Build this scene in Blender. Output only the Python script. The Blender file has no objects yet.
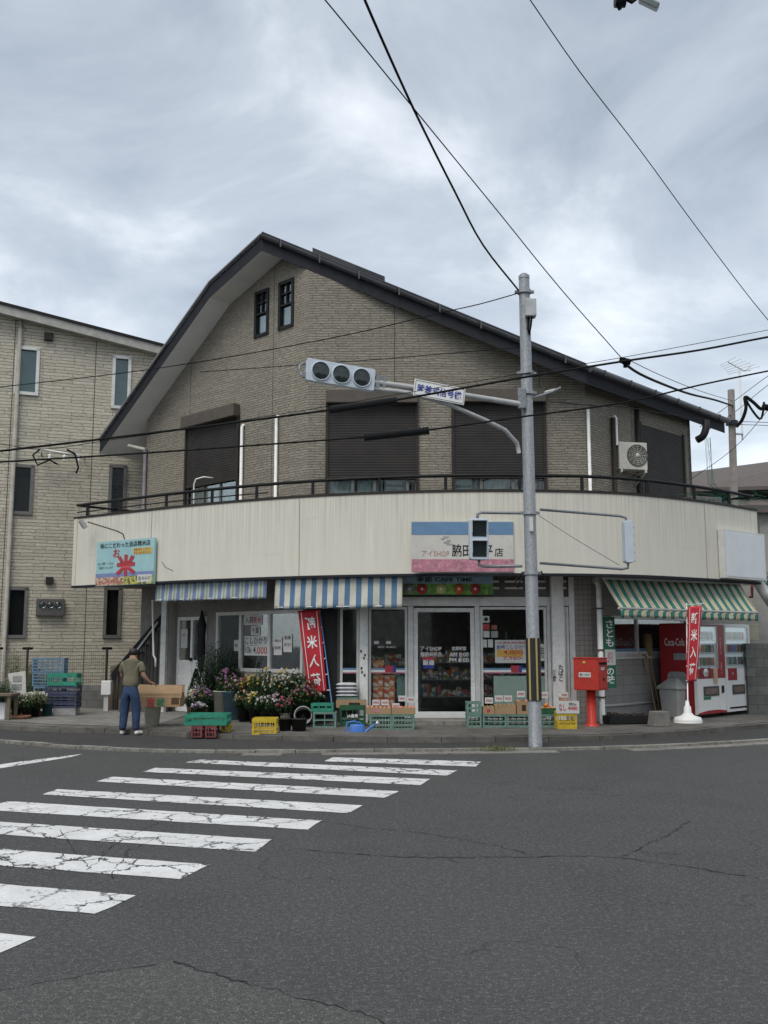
import bpy, math, random
from mathutils import Matrix, Vector
R = math.radians
random.seed(7)
scene = bpy.context.scene
COL = scene.collection
F = 980.0
CAMZ = 1.65
PITCH = math.atan(131 / F)
CAM = Vector((0, 0, CAMZ))

def ray(px, py):
    a = (px - 384) / F; b = (512 - py) / F
    return Vector((a, math.cos(PITCH) - b * math.sin(PITCH), math.sin(PITCH) + b * math.cos(PITCH)))
def at(px, py, Y):
    d = ray(px, py); return CAM + d * (Y / d.y)
def gr(px, py, z=0.0):
    d = ray(px, py); return CAM + d * ((z - CAMZ) / d.z)

# ------------------------------------------------------------------ materials
MATS = {}
def _new(name):
    m = bpy.data.materials.new(name); m.use_nodes = True
    nt = m.node_tree; b = nt.nodes['Principled BSDF']
    return m, nt, b
def rgb(c): return (c[0], c[1], c[2], 1)
def N(nt, t, **kw):
    n = nt.nodes.new(t)
    for k, v in kw.items():
        if k in n.inputs: n.inputs[k].default_value = v
        else: setattr(n, k, v)
    return n
def mixc(nt, fac, a, b, blend='MIX'):
    n = nt.nodes.new('ShaderNodeMix'); n.data_type = 'RGBA'; n.blend_type = blend
    for idx, v in ((0, fac), (6, a), (7, b)):
        if isinstance(v, bpy.types.NodeSocket): nt.links.new(v, n.inputs[idx])
        else: n.inputs[idx].default_value = v if idx == 0 else (rgb(v) if len(v) == 3 else v)
    return n.outputs[2]
def ramp(nt, src, a, b, ca=(0, 0, 0), cb=(1, 1, 1)):
    r = nt.nodes.new('ShaderNodeValToRGB'); nt.links.new(src, r.inputs[0])
    r.color_ramp.elements[0].position = a; r.color_ramp.elements[1].position = b
    r.color_ramp.elements[0].color = rgb(ca); r.color_ramp.elements[1].color = rgb(cb)
    return r.outputs[0]
def math_(nt, op, a, b=None):
    n = nt.nodes.new('ShaderNodeMath'); n.operation = op
    for i, v in enumerate((a, b)):
        if v is None: continue
        if isinstance(v, bpy.types.NodeSocket): nt.links.new(v, n.inputs[i])
        else: n.inputs[i].default_value = v
    return n.outputs[0]
def coords(nt, kind='Object', scale=(1, 1, 1)):
    tc = nt.nodes.new('ShaderNodeTexCoord'); mp = nt.nodes.new('ShaderNodeMapping')
    mp.inputs['Scale'].default_value = scale
    nt.links.new(tc.outputs[kind], mp.inputs[0]); return mp.outputs[0]
def noise(nt, vec, scale, detail=3, rough=.6):
    n = N(nt, 'ShaderNodeTexNoise', Scale=scale, Detail=detail, Roughness=rough)
    nt.links.new(vec, n.inputs['Vector']); return n.outputs['Fac']
def bump(nt, b, h, strength=.3, dist=.01):
    n = N(nt, 'ShaderNodeBump', Strength=strength, Distance=dist)
    nt.links.new(h, n.inputs['Height']); nt.links.new(n.outputs[0], b.inputs['Normal'])

def pm(name, c, rough=.6, metal=0.0, var=.25, scale=6.0, bmp=0.0, bscale=60.0, dirt=None, spec=.5):
    """plain material with uneven colour, faint grain and optional dirt"""
    if name in MATS: return MATS[name]
    m, nt, b = _new(name)
    v = coords(nt)
    f = noise(nt, v, scale, 4)
    lo = tuple(x * (1 - var) for x in c); hi = tuple(min(1, x * (1 + var * .5)) for x in c)
    col = mixc(nt, ramp(nt, f, .3, .72), lo, hi)
    if dirt:
        f2 = noise(nt, v, scale * 2.7 + 3, 6, .7)
        col = mixc(nt, math_(nt, 'MULTIPLY', ramp(nt, f2, .5, .72), dirt[1]), col, dirt[0])
    nt.links.new(col, b.inputs['Base Color'])
    b.inputs['Roughness'].default_value = rough; b.inputs['Metallic'].default_value = metal
    b.inputs['Specular IOR Level'].default_value = spec
    if bmp: bump(nt, b, noise(nt, v, bscale, 3), bmp)
    MATS[name] = m; return m

def siding(name, c1, c2, mortar, row=.075, width=.55, seam=3.03, seam0=0.0):
    m, nt, b = _new(name)
    uv = coords(nt, 'UV')
    # wobble the course lines a little
    nz = N(nt, 'ShaderNodeTexNoise', Scale=2.5, Detail=2); nt.links.new(uv, nz.inputs['Vector'])
    va = nt.nodes.new('ShaderNodeVectorMath'); va.operation = 'MULTIPLY_ADD'
    nt.links.new(nz.outputs['Color'], va.inputs[0]); va.inputs[1].default_value = (.12, .045, 0); nt.links.new(uv, va.inputs[2])
    br = N(nt, 'ShaderNodeTexBrick', Scale=1.0)
    br.offset = .37; br.offset_frequency = 2; br.squash = .7; br.squash_frequency = 3
    br.inputs['Brick Width'].default_value = width; br.inputs['Row Height'].default_value = row
    br.inputs['Mortar Size'].default_value = .007; br.inputs['Mortar Smooth'].default_value = .6
    br.inputs['Bias'].default_value = 0
    br.inputs['Color1'].default_value = rgb(c1); br.inputs['Color2'].default_value = rgb(c2); br.inputs['Mortar'].default_value = rgb(mortar)
    nt.links.new(va.outputs[0], br.inputs['Vector'])
    big = noise(nt, uv, .6, 4)
    fine = noise(nt, coords(nt, 'UV', (3, 14, 1)), 3.0, 5, .7)
    col = mixc(nt, ramp(nt, big, .3, .75), (.86, .86, .86), (1.05, 1.05, 1.05))
    col = mixc(nt, 1.0, br.outputs['Color'], col, 'MULTIPLY')
    col = mixc(nt, 1.0, col, ramp(nt, fine, .3, .7, (.60, .59, .56), (1.16, 1.16, 1.16)), 'MULTIPLY')
    # panel seams
    sp = nt.nodes.new('ShaderNodeSeparateXYZ'); nt.links.new(uv, sp.inputs[0])
    u = math_(nt, 'FRACT', math_(nt, 'DIVIDE', math_(nt, 'ADD', sp.outputs[0], 60 - seam0), seam))
    sm = math_(nt, 'LESS_THAN', u, .022 / seam)
    col = mixc(nt, sm, col, (.09, .085, .075))
    nt.links.new(col, b.inputs['Base Color']); b.inputs['Roughness'].default_value = .85
    h = math_(nt, 'ADD', math_(nt, 'MULTIPLY', br.outputs['Fac'], -1.0), math_(nt, 'MULTIPLY', fine, .8))
    bump(nt, b, h, .9, .02)
    return m

def stripes(name, ca, cb, period, frac=.5, axis=0, grime=.3, third=None):
    m, nt, b = _new(name)
    uv = coords(nt, 'UV'); sp = nt.nodes.new('ShaderNodeSeparateXYZ'); nt.links.new(uv, sp.inputs[0])
    fr = math_(nt, 'FRACT', math_(nt, 'DIVIDE', math_(nt, 'ADD', sp.outputs[axis], 50), period))
    col = mixc(nt, math_(nt, 'LESS_THAN', fr, frac), ca, cb)
    if third:
        k = math_(nt, 'LESS_THAN', math_(nt, 'ABSOLUTE', math_(nt, 'SUBTRACT', fr, frac + (1 - frac) * .5)), (1 - frac) * .17)
        col = mixc(nt, k, col, third)
    f = noise(nt, coords(nt, 'UV', (1.3, 1.3, 1)), 3, 6, .7)
    col = mixc(nt, math_(nt, 'MULTIPLY', ramp(nt, f, .42, .75), grime), col, (.23, .22, .18))
    nt.links.new(col, b.inputs['Base Color']); b.inputs['Roughness'].default_value = .8
    bump(nt, b, noise(nt, uv, 9, 3), .4, .02)
    return m

def m_asphalt(name, base, light, crackscale=0.0, patch=0.0):
    m, nt, b = _new(name)
    v = coords(nt)
    f1 = noise(nt, v, 1.1, 5, .6); f2 = noise(nt, v, 95, 2, .7); f3 = noise(nt, v, .25, 3)
    vo = N(nt, 'ShaderNodeTexVoronoi', Scale=95.0); nt.links.new(v, vo.inputs['Vector'])
    col = mixc(nt, ramp(nt, f1, .3, .7), tuple(x * .72 for x in base), tuple(x * 1.22 for x in base))
    col = mixc(nt, ramp(nt, f3, .4, .62), col, tuple(x * 1.18 for x in base))
    f4 = noise(nt, v, 26, 3, .8)
    col = mixc(nt, ramp(nt, f2, .35, .68), tuple(x * .45 for x in base), col)
    col = mixc(nt, math_(nt, 'MULTIPLY', ramp(nt, f4, .5, .72), .55), col, tuple(x * 2.0 for x in base))
    stone = math_(nt, 'MULTIPLY', math_(nt, 'LESS_THAN', vo.outputs['Distance'], .30), ramp(nt, noise(nt, v, 37, 2), .48, .60))
    col = mixc(nt, math_(nt, 'MULTIPLY', stone, .6), col, light)
    if crackscale:
        nz = N(nt, 'ShaderNodeTexNoise', Scale=1.6, Detail=5); nt.links.new(v, nz.inputs['Vector'])
        va = nt.nodes.new('ShaderNodeVectorMath'); va.operation = 'MULTIPLY_ADD'
        nt.links.new(nz.outputs['Color'], va.inputs[0]); va.inputs[1].default_value = (.9, .9, .9); nt.links.new(v, va.inputs[2])
        ve = N(nt, 'ShaderNodeTexVoronoi', Scale=crackscale); ve.feature = 'DISTANCE_TO_EDGE'; nt.links.new(va.outputs[0], ve.inputs['Vector'])
        ck = math_(nt, 'MULTIPLY', math_(nt, 'LESS_THAN', ve.outputs['Distance'], .0045), ramp(nt, noise(nt, v, .5, 2), .48, .56))
        col = mixc(nt, math_(nt, 'MULTIPLY', ck, .5), col, (.015, .015, .015))
    nt.links.new(col, b.inputs['Base Color']); b.inputs['Roughness'].default_value = .82
    b.inputs['Specular IOR Level'].default_value = .35
    bump(nt, b, math_(nt, 'ADD', f2, math_(nt, 'MULTIPLY', vo.outputs['Distance'], -.7)), .7, .006)
    return m

def m_paint_line():
    m, nt, b = _new('crossing_paint')
    v = coords(nt)
    nz = N(nt, 'ShaderNodeTexNoise', Scale=2.2, Detail=6, Roughness=.7); nt.links.new(v, nz.inputs['Vector'])
    va = nt.nodes.new('ShaderNodeVectorMath'); va.operation = 'MULTIPLY_ADD'
    nt.links.new(nz.outputs['Color'], va.inputs[0]); va.inputs[1].default_value = (.5, .5, .5); nt.links.new(v, va.inputs[2])
    ve = N(nt, 'ShaderNodeTexVoronoi', Scale=2.4); ve.feature = 'DISTANCE_TO_EDGE'; nt.links.new(va.outputs[0], ve.inputs['Vector'])
    mask = ramp(nt, noise(nt, v, .8, 2), .36, .46)
    ck = math_(nt, 'MULTIPLY', math_(nt, 'LESS_THAN', ve.outputs['Distance'], .026), mask)
    chips = math_(nt, 'GREATER_THAN', noise(nt, v, 9, 8, .75), .612)
    f = math_(nt, 'MAXIMUM', ck, chips)
    g = noise(nt, v, 3, 5, .7)
    white = mixc(nt, ramp(nt, g, .35, .7), (.56, .56, .55), (.74, .74, .73))
    white = mixc(nt, ramp(nt, noise(nt, v, 60, 2), .55, .7), white, (.48, .48, .47))
    col = mixc(nt, f, white, (.04, .04, .042))
    nt.links.new(col, b.inputs['Base Color']); b.inputs['Roughness'].default_value = .65
    bump(nt, b, f, -.4, .004)
    return m

def m_stucco():
    m, nt, b = _new('cream_render')
    uv = coords(nt, 'UV')
    st = noise(nt, coords(nt, 'UV', (4.5, .5, 1)), 1.0, 8, .7)
    big = noise(nt, uv, .9, 5, .6)
    fine = noise(nt, uv, 45, 3)
    col = mixc(nt, ramp(nt, st, .3, .75), (.60, .575, .495), (.73, .70, .61))
    col = mixc(nt, ramp(nt, big, .35, .7), col, (.67, .64, .555))
    # dark weather streaks running down from the cap
    sp = nt.nodes.new('ShaderNodeSeparateXYZ'); nt.links.new(uv, sp.inputs[0])
    top = ramp(nt, sp.outputs[1], 3.4, 4.5)
    mr = N(nt, 'ShaderNodeMapRange'); nt.links.new(sp.outputs[1], mr.inputs[0]); mr.inputs[1].default_value = 3.0; mr.inputs[2].default_value = 4.5
    st2 = noise(nt, coords(nt, 'UV', (16, .25, 1)), 1.0, 4, .7)
    k = math_(nt, 'MULTIPLY', math_(nt, 'MULTIPLY', mr.outputs[0], ramp(nt, st2, .44, .66)), .6)
    col = mixc(nt, k, col, (.36, .34, .28))
    hl = noise(nt, coords(nt, 'UV', (.5, 6, 1)), 1.0, 5, .7)
    col = mixc(nt, math_(nt, 'MULTIPLY', ramp(nt, hl, .6, .72), .25), col, (.38, .37, .31))
    nt.links.new(col, b.inputs['Base Color']); b.inputs['Roughness'].default_value = .85
    bump(nt, b, math_(nt, 'ADD', fine, math_(nt, 'MULTIPLY', st, .2)), .25, .006)
    return m

def m_glass(name='window_glass', tint=(.93, .95, .95), mixv=.0):
    if name in MATS: return MATS[name]
    m = bpy.data.materials.new(name); m.use_nodes = True; nt = m.node_tree
    nt.nodes.clear()
    o = nt.nodes.new('ShaderNodeOutputMaterial'); mx = nt.nodes.new('ShaderNodeMixShader')
    tr = nt.nodes.new('ShaderNodeBsdfTransparent'); tr.inputs[0].default_value = rgb(tint)
    gl = nt.nodes.new('ShaderNodeBsdfGlossy'); gl.inputs['Roughness'].default_value = .03; gl.inputs[0].default_value = (.9, .93, .95, 1)
    fr = nt.nodes.new('ShaderNodeFresnel'); fr.inputs[0].default_value = 1.5
    k = math_(nt, 'ADD', math_(nt, 'MULTIPLY', fr.outputs[0], .5), mixv - .01)
    nt.links.new(k, mx.inputs[0]); nt.links.new(tr.outputs[0], mx.inputs[1]); nt.links.new(gl.outputs[0], mx.inputs[2])
    nt.links.new(mx.outputs[0], o.inputs[0]); MATS[name] = m; return m

def m_blocks():
    m, nt, b = _new('concrete_block_wall')
    uv = coords(nt, 'UV'); br = N(nt, 'ShaderNodeTexBrick', Scale=1.0)
    br.inputs['Brick Width'].default_value = .4; br.inputs['Row Height'].default_value = .2; br.inputs['Mortar Size'].default_value = .006
    br.inputs['Color1'].default_value = (.13, .13, .125, 1); br.inputs['Color2'].default_value = (.19, .19, .18, 1); br.inputs['Mortar'].default_value = (.07, .07, .07, 1)
    nt.links.new(uv, br.inputs['Vector'])
    f = noise(nt, uv, 2.5, 6, .7)
    col = mixc(nt, ramp(nt, f, .4, .75), br.outputs['Color'], (.08, .08, .072))
    nt.links.new(col, b.inputs['Base Color']); b.inputs['Roughness'].default_value = .9
    bump(nt, b, noise(nt, uv, 40, 3), .4)
    return m
def m_tile(name, c, w, h, mort=(.1, .1, .1)):
    m, nt, b = _new(name)
    uv = coords(nt, 'UV'); br = N(nt, 'ShaderNodeTexBrick', Scale=1.0); br.offset = 0
    br.inputs['Brick Width'].default_value = w; br.inputs['Row Height'].default_value = h; br.inputs['Mortar Size'].default_value = .005
    br.inputs['Color1'].default_value = rgb(c); br.inputs['Color2'].default_value = rgb(tuple(x * .9 for x in c)); br.inputs['Mortar'].default_value = rgb(mort)
    nt.links.new(uv, br.inputs['Vector'])
    f = noise(nt, uv, 3, 5, .7)
    col = mixc(nt, math_(nt, 'MULTIPLY', ramp(nt, f, .45, .75), .4), br.outputs['Color'], (.15, .14, .12))
    nt.links.new(col, b.inputs['Base Color']); b.inputs['Roughness'].default_value = .6
    bump(nt, b, br.outputs['Fac'], -.3, .005)
    return m
def m_shutter():
    m, nt, b = _new('brown_roller_shutter')
    uv = coords(nt, 'UV'); sp = nt.nodes.new('ShaderNodeSeparateXYZ'); nt.links.new(uv, sp.inputs[0])
    fr = math_(nt, 'FRACT', math_(nt, 'MULTIPLY', math_(nt, 'ADD', sp.outputs[1], 10), 1 / .055))
    f = noise(nt, uv, 2, 4)
    col = mixc(nt, ramp(nt, f, .3, .7), (.030, .027, .026), (.044, .040, .037))
    col = mixc(nt, math_(nt, 'LESS_THAN', fr, .16), col, (.018, .016, .014))
    nt.links.new(col, b.inputs['Base Color']); b.inputs['Roughness'].default_value = .6; b.inputs['Specular IOR Level'].default_value = .2
    bump(nt, b, math_(nt, 'SINE', math_(nt, 'MULTIPLY', fr, 3.14159)), .35, .01)
    return m
def m_galv():
    m, nt, b = _new('galvanised_steel')
    v = coords(nt); f = noise(nt, v, 22, 5, .75); g = noise(nt, v, 2, 3)
    vo = N(nt, 'ShaderNodeTexVoronoi', Scale=40.0); nt.links.new(v, vo.inputs['Vector'])
    col = mixc(nt, ramp(nt, f, .3, .7), (.13, .145, .16), (.26, .275, .29))
    col = mixc(nt, math_(nt, 'MULTIPLY', ramp(nt, g, .4, .7), .5), col, (.20, .215, .23))
    col = mixc(nt, .2, col, ramp(nt, vo.outputs['Distance'], .1, .6), 'SOFT_LIGHT')
    nt.links.new(col, b.inputs['Base Color']); b.inputs['Roughness'].default_value = .5; b.inputs['Metallic'].default_value = .25
    return m
def m_print(name, palette, scale=14.0, kind='voronoi'):
    """patchy printed colours for cartons, packets and sign artwork"""
    m, nt, b = _new(name)
    v = coords(nt); vo = N(nt, 'ShaderNodeTexVoronoi', Scale=scale); nt.links.new(v, vo.inputs['Vector'])
    sp = nt.nodes.new('ShaderNodeSeparateColor'); nt.links.new(vo.outputs['Color'], sp.inputs[0])
    r = nt.nodes.new('ShaderNodeValToRGB'); nt.links.new(sp.outputs[0], r.inputs[0]); r.color_ramp.interpolation = 'CONSTANT'
    els = r.color_ramp.elements
    while len(els) < len(palette): els.new(.5)
    for i, c in enumerate(palette): els[i].position = i / len(palette); els[i].color = rgb(c)
    nt.links.new(r.outputs[0], b.inputs['Base Color']); b.inputs['Roughness'].default_value = .55
    return m

WHITE = pm('white_paint', (.80, .80, .77), .55, dirt=((.25, .23, .2), .4), var=.12)
M = dict(
    asphalt=m_asphalt('road_asphalt', (.074, .074, .072), (.34, .34, .33), .55),
    walk=m_asphalt('pavement_asphalt', (.056, .055, .053), (.16, .16, .16), .9),
    paint=m_paint_line(),
    concrete=pm('worn_concrete', (.22, .21, .19), .85, var=.35, scale=2.5, bmp=.4, dirt=((.07, .065, .06), .8)),
    apron=pm('dirty_apron_concrete', (.14, .13, .115), .85, var=.45, scale=1.3, bmp=.5, dirt=((.045, .042, .038), .85)),
    kerb=pm('kerb_concrete', (.25, .24, .21), .85, var=.45, scale=3, bmp=.5, dirt=((.06, .06, .045), .9)),
    crack=pm('crack_gap', (.012, .012, .012), .95),
    siding=siding('taupe_stone_siding', (.28, .255, .208), (.345, .315, .26), (.17, .15, .12), .055, .34, 3.03, 1.2),
    siding2=siding('beige_ledge_siding', (.54, .50, .41), (.66, .615, .51), (.27, .24, .19), .085, .75, 2.0, .7),
    stucco=m_stucco(),
    soffit=pm('soffit_board', (.78, .78, .76), .7, var=.1, scale=2),
    fascia=pm('slate_fascia', (.022, .024, .030), .7, var=.2, spec=.2),
    rooftile=m_tile('roof_slates', (.13, .13, .135), .3, .2, (.06, .06, .06)),
    black=pm('black_metal', (.014, .014, .014), .55, spec=.25),
    brown=pm('dark_brown_frame', (.036, .030, .026), .55, spec=.25),
    shutter=m_shutter(),
    galv=m_galv(),
    glass=m_glass(),
    glassdark=m_glass('upstairs_glass', (.75, .8, .8), .03),
    white=WHITE,
    cleanwhite=pm('clean_white', (.78, .78, .76), .45, var=.06),
    cream=pm('cream_plastic', (.60, .58, .50), .5, var=.15, dirt=((.3, .27, .2), .3)),
    alu=pm('aluminium_frame', (.66, .66, .63), .45, metal=.25, var=.15),
    greyframe=pm('grey_sash_frame', (.15, .145, .135), .5),
    tile=m_tile('small_grey_tiles', (.30, .28, .25), .1, .1, (.12, .11, .1)),
    panel=m_tile('grey_metal_siding', (.33, .32, .30), 1.1, .2, (.15, .15, .14)),
    greywall=pm('grey_board_wall', (.24, .23, .21), .8, var=.2, dirt=((.08, .08, .07), .6)),
    interior=pm('dim_interior', (.30, .28, .25), .9, var=.3),
    darkfloor=pm('shop_floor', (.35, .34, .31), .5),
    rubber=pm('black_rubber', (.014, .014, .014), .6, spec=.3),
    cable=pm('cable_sheath', (.010, .010, .010), .7, spec=.15),
    red=pm('postbox_red', (.52, .035, .02), .4, var=.2, scale=3, dirt=((.25, .03, .02), .5)),
    vred=pm('machine_red', (.33, .012, .018), .35, var=.15),
    bannerred=pm('banner_red', (.50, .022, .035), .75, var=.15, scale=3),
    greencrate=pm('green_crate_plastic', (.03, .26, .17), .5, var=.3, dirt=((.05, .1, .08), .5)),
    palegreen=pm('pale_green_crate', (.17, .29, .235), .55, var=.3, dirt=((.06, .09, .08), .6)),
    darkgreen=pm('dark_green_crate', (.02, .10, .045), .5, var=.3),
    yellow=pm('yellow_crate_plastic', (.62, .44, .03), .5, var=.25, dirt=((.3, .2, .05), .4)),
    redcrate=pm('faded_red_crate', (.22, .05, .05), .6, var=.4, dirt=((.1, .05, .05), .6)),
    bluecrate=pm('faded_blue_crate', (.14, .24, .33), .6, var=.3, dirt=((.2, .22, .24), .5)),
    purplecrate=pm('navy_crate', (.05, .06, .11), .55, var=.3, dirt=((.1, .1, .13), .5)),
    greycrate=pm('grey_tub', (.32, .32, .31), .6, var=.3, dirt=((.15, .14, .13), .5)),
    bluecan=pm('blue_can_plastic', (.06, .19, .58), .4, var=.15),
    card=pm('cardboard', (.36, .235, .13), .8, var=.15, scale=4, dirt=((.25, .16, .09), .3)),
    wood=pm('weathered_wood', (.17, .13, .09), .8, var=.4, scale=9),
    straw=pm('straw', (.34, .24, .12), .9, var=.4, scale=30),
    terracotta=pm('terracotta', (.30, .13, .08), .8, var=.3),
    block=m_blocks(),
    leaf=pm('leaf_green', (.045, .095, .03), .6, var=.6, scale=9),
    leafdark=pm('leaf_dark', (.02, .045, .018), .6, var=.6, scale=9),
    leafpale=pm('leaf_pale', (.14, .17, .05), .6, var=.5, scale=9),
    bark=pm('bark', (.10, .075, .055), .9, var=.4, scale=12),
    greennet=pm('green_net', (.01, .13, .08), .7),
    paper=pm('paper', (.60, .60, .57), .7, var=.08),
    ink=pm('black_ink', (.02, .02, .02), .6),
    redink=pm('red_ink', (.46, .045, .06), .6),
    blueink=pm('blue_ink', (.035, .05, .30), .6),
    greenink=pm('green_ink', (.02, .20, .10), .6),
    whiteink=pm('white_ink', (.78, .78, .76), .6, var=.05),
    orange=pm('orange_fruit', (.75, .24, .05), .5),
    peach=pm('peach_fruit', (.62, .25, .16), .6, var=.4, scale=20),
    skin=pm('skin', (.36, .20, .13), .6, var=.1),
    hair=pm('black_hair', (.015, .013, .012), .55, var=.3, scale=40),
    shirt=pm('olive_shirt', (.155, .145, .095), .9, var=.15, scale=8, bmp=.8, bscale=12),
    jeans=pm('blue_denim', (.028, .055, .125), .9, var=.45, scale=7, bmp=.8, bscale=14),
    shoe=pm('white_shoe', (.72, .71, .68), .6),
    lens=pm('signal_lens', (.020, .028, .028), .12, var=.2, spec=.6),
    sighousing=pm('signal_housing', (.52, .58, .64), .45, var=.06),
    curtain=pm('pale_curtain', (.62, .62, .59), .9, var=.2, scale=5),
    teal=pm('teal_blind', (.17, .27, .27), .35, var=.1),
    blind=pm('pale_blind', (.50, .60, .52), .9, var=.08),
    bagwhite=pm('rice_bag', (.55, .56, .58), .5, var=.2, scale=14),
    awnblue=stripes('blue_striped_canvas', (.56, .55, .48), (.075, .17, .29), .232, .47, grime=.35),
    awnfade=stripes('faded_blue_canvas', (.46, .50, .45), (.15, .21, .36), .225, .45, grime=.5, third=(.26, .33, .25)),
    awngreen=stripes('green_striped_canvas', (.58, .55, .42), (.03, .18, .15), .215, .5, grime=.45, third=(.56, .44, .22)),
    signblue=pm('faded_sign_blue', (.13, .25, .40), .6, var=.15, scale=3),
    signpink=pm('faded_sign_pink', (.50, .19, .26), .6, var=.35, scale=5, dirt=((.6, .5, .5), .8)),
    signwhite=pm('faded_sign_white', (.60, .58, .53), .6, var=.1, dirt=((.4, .39, .37), .6), scale=2),
    cyan=pm('sign_sky', (.34, .56, .58), .6, var=.1, scale=3),
    lav=pm('sign_hills', (.20, .25, .45), .6, var=.2, scale=9),
    flowerprint=m_print('printed_flower_field', [(.5, .2, .15), (.55, .4, .3), (.35, .12, .1), (.6, .5, .35), (.2, .2, .1)], 22),
    flowerprint2=m_print('printed_yellow_field', [(.45, .4, .08), (.2, .25, .05), (.55, .5, .15), (.12, .1, .05)], 22),
    cafegreen=m_print('printed_meadow', [(.10, .28, .04), (.15, .36, .05), (.22, .42, .08), (.08, .22, .05)], 18),
    goods=m_print('assorted_packets', [(.45, .08, .05), (.55, .38, .10), (.12, .2, .3), (.6, .58, .5), (.10, .2, .1), (.32, .15, .07), (.55, .5, .42)], 16),
    peachprint=m_print('printed_fruit', [(.65, .17, .06), (.7, .38, .18), (.7, .62, .52), (.5, .09, .05)], 16),
    drinks=m_print('drink_rows', [(.20, .28, .32), (.30, .33, .33), (.10, .25, .20), (.35, .22, .08), (.12, .16, .25)], 15),
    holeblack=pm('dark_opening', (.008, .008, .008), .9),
    polyellow=pm('guard_yellow', (.60, .48, .12), .5),
    roofbrown=pm('neighbour_roof', (.11, .09, .08), .7, var=.2),
    plaster=pm('neighbour_plaster', (.34, .33, .31), .9, var=.15),
)
PETALS = [pm('petal_' + n, tuple(q * .72 for q in c), .7, var=.3) for n, c in (('pink', (.32, .09, .19)), ('yellow', (.50, .36, .04)), ('white', (.52, .52, .47)),
          ('mauve', (.22, .11, .25)), ('crimson', (.34, .02, .06)), ('cream', (.46, .36, .24)), ('rust', (.30, .10, .04)))]

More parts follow.
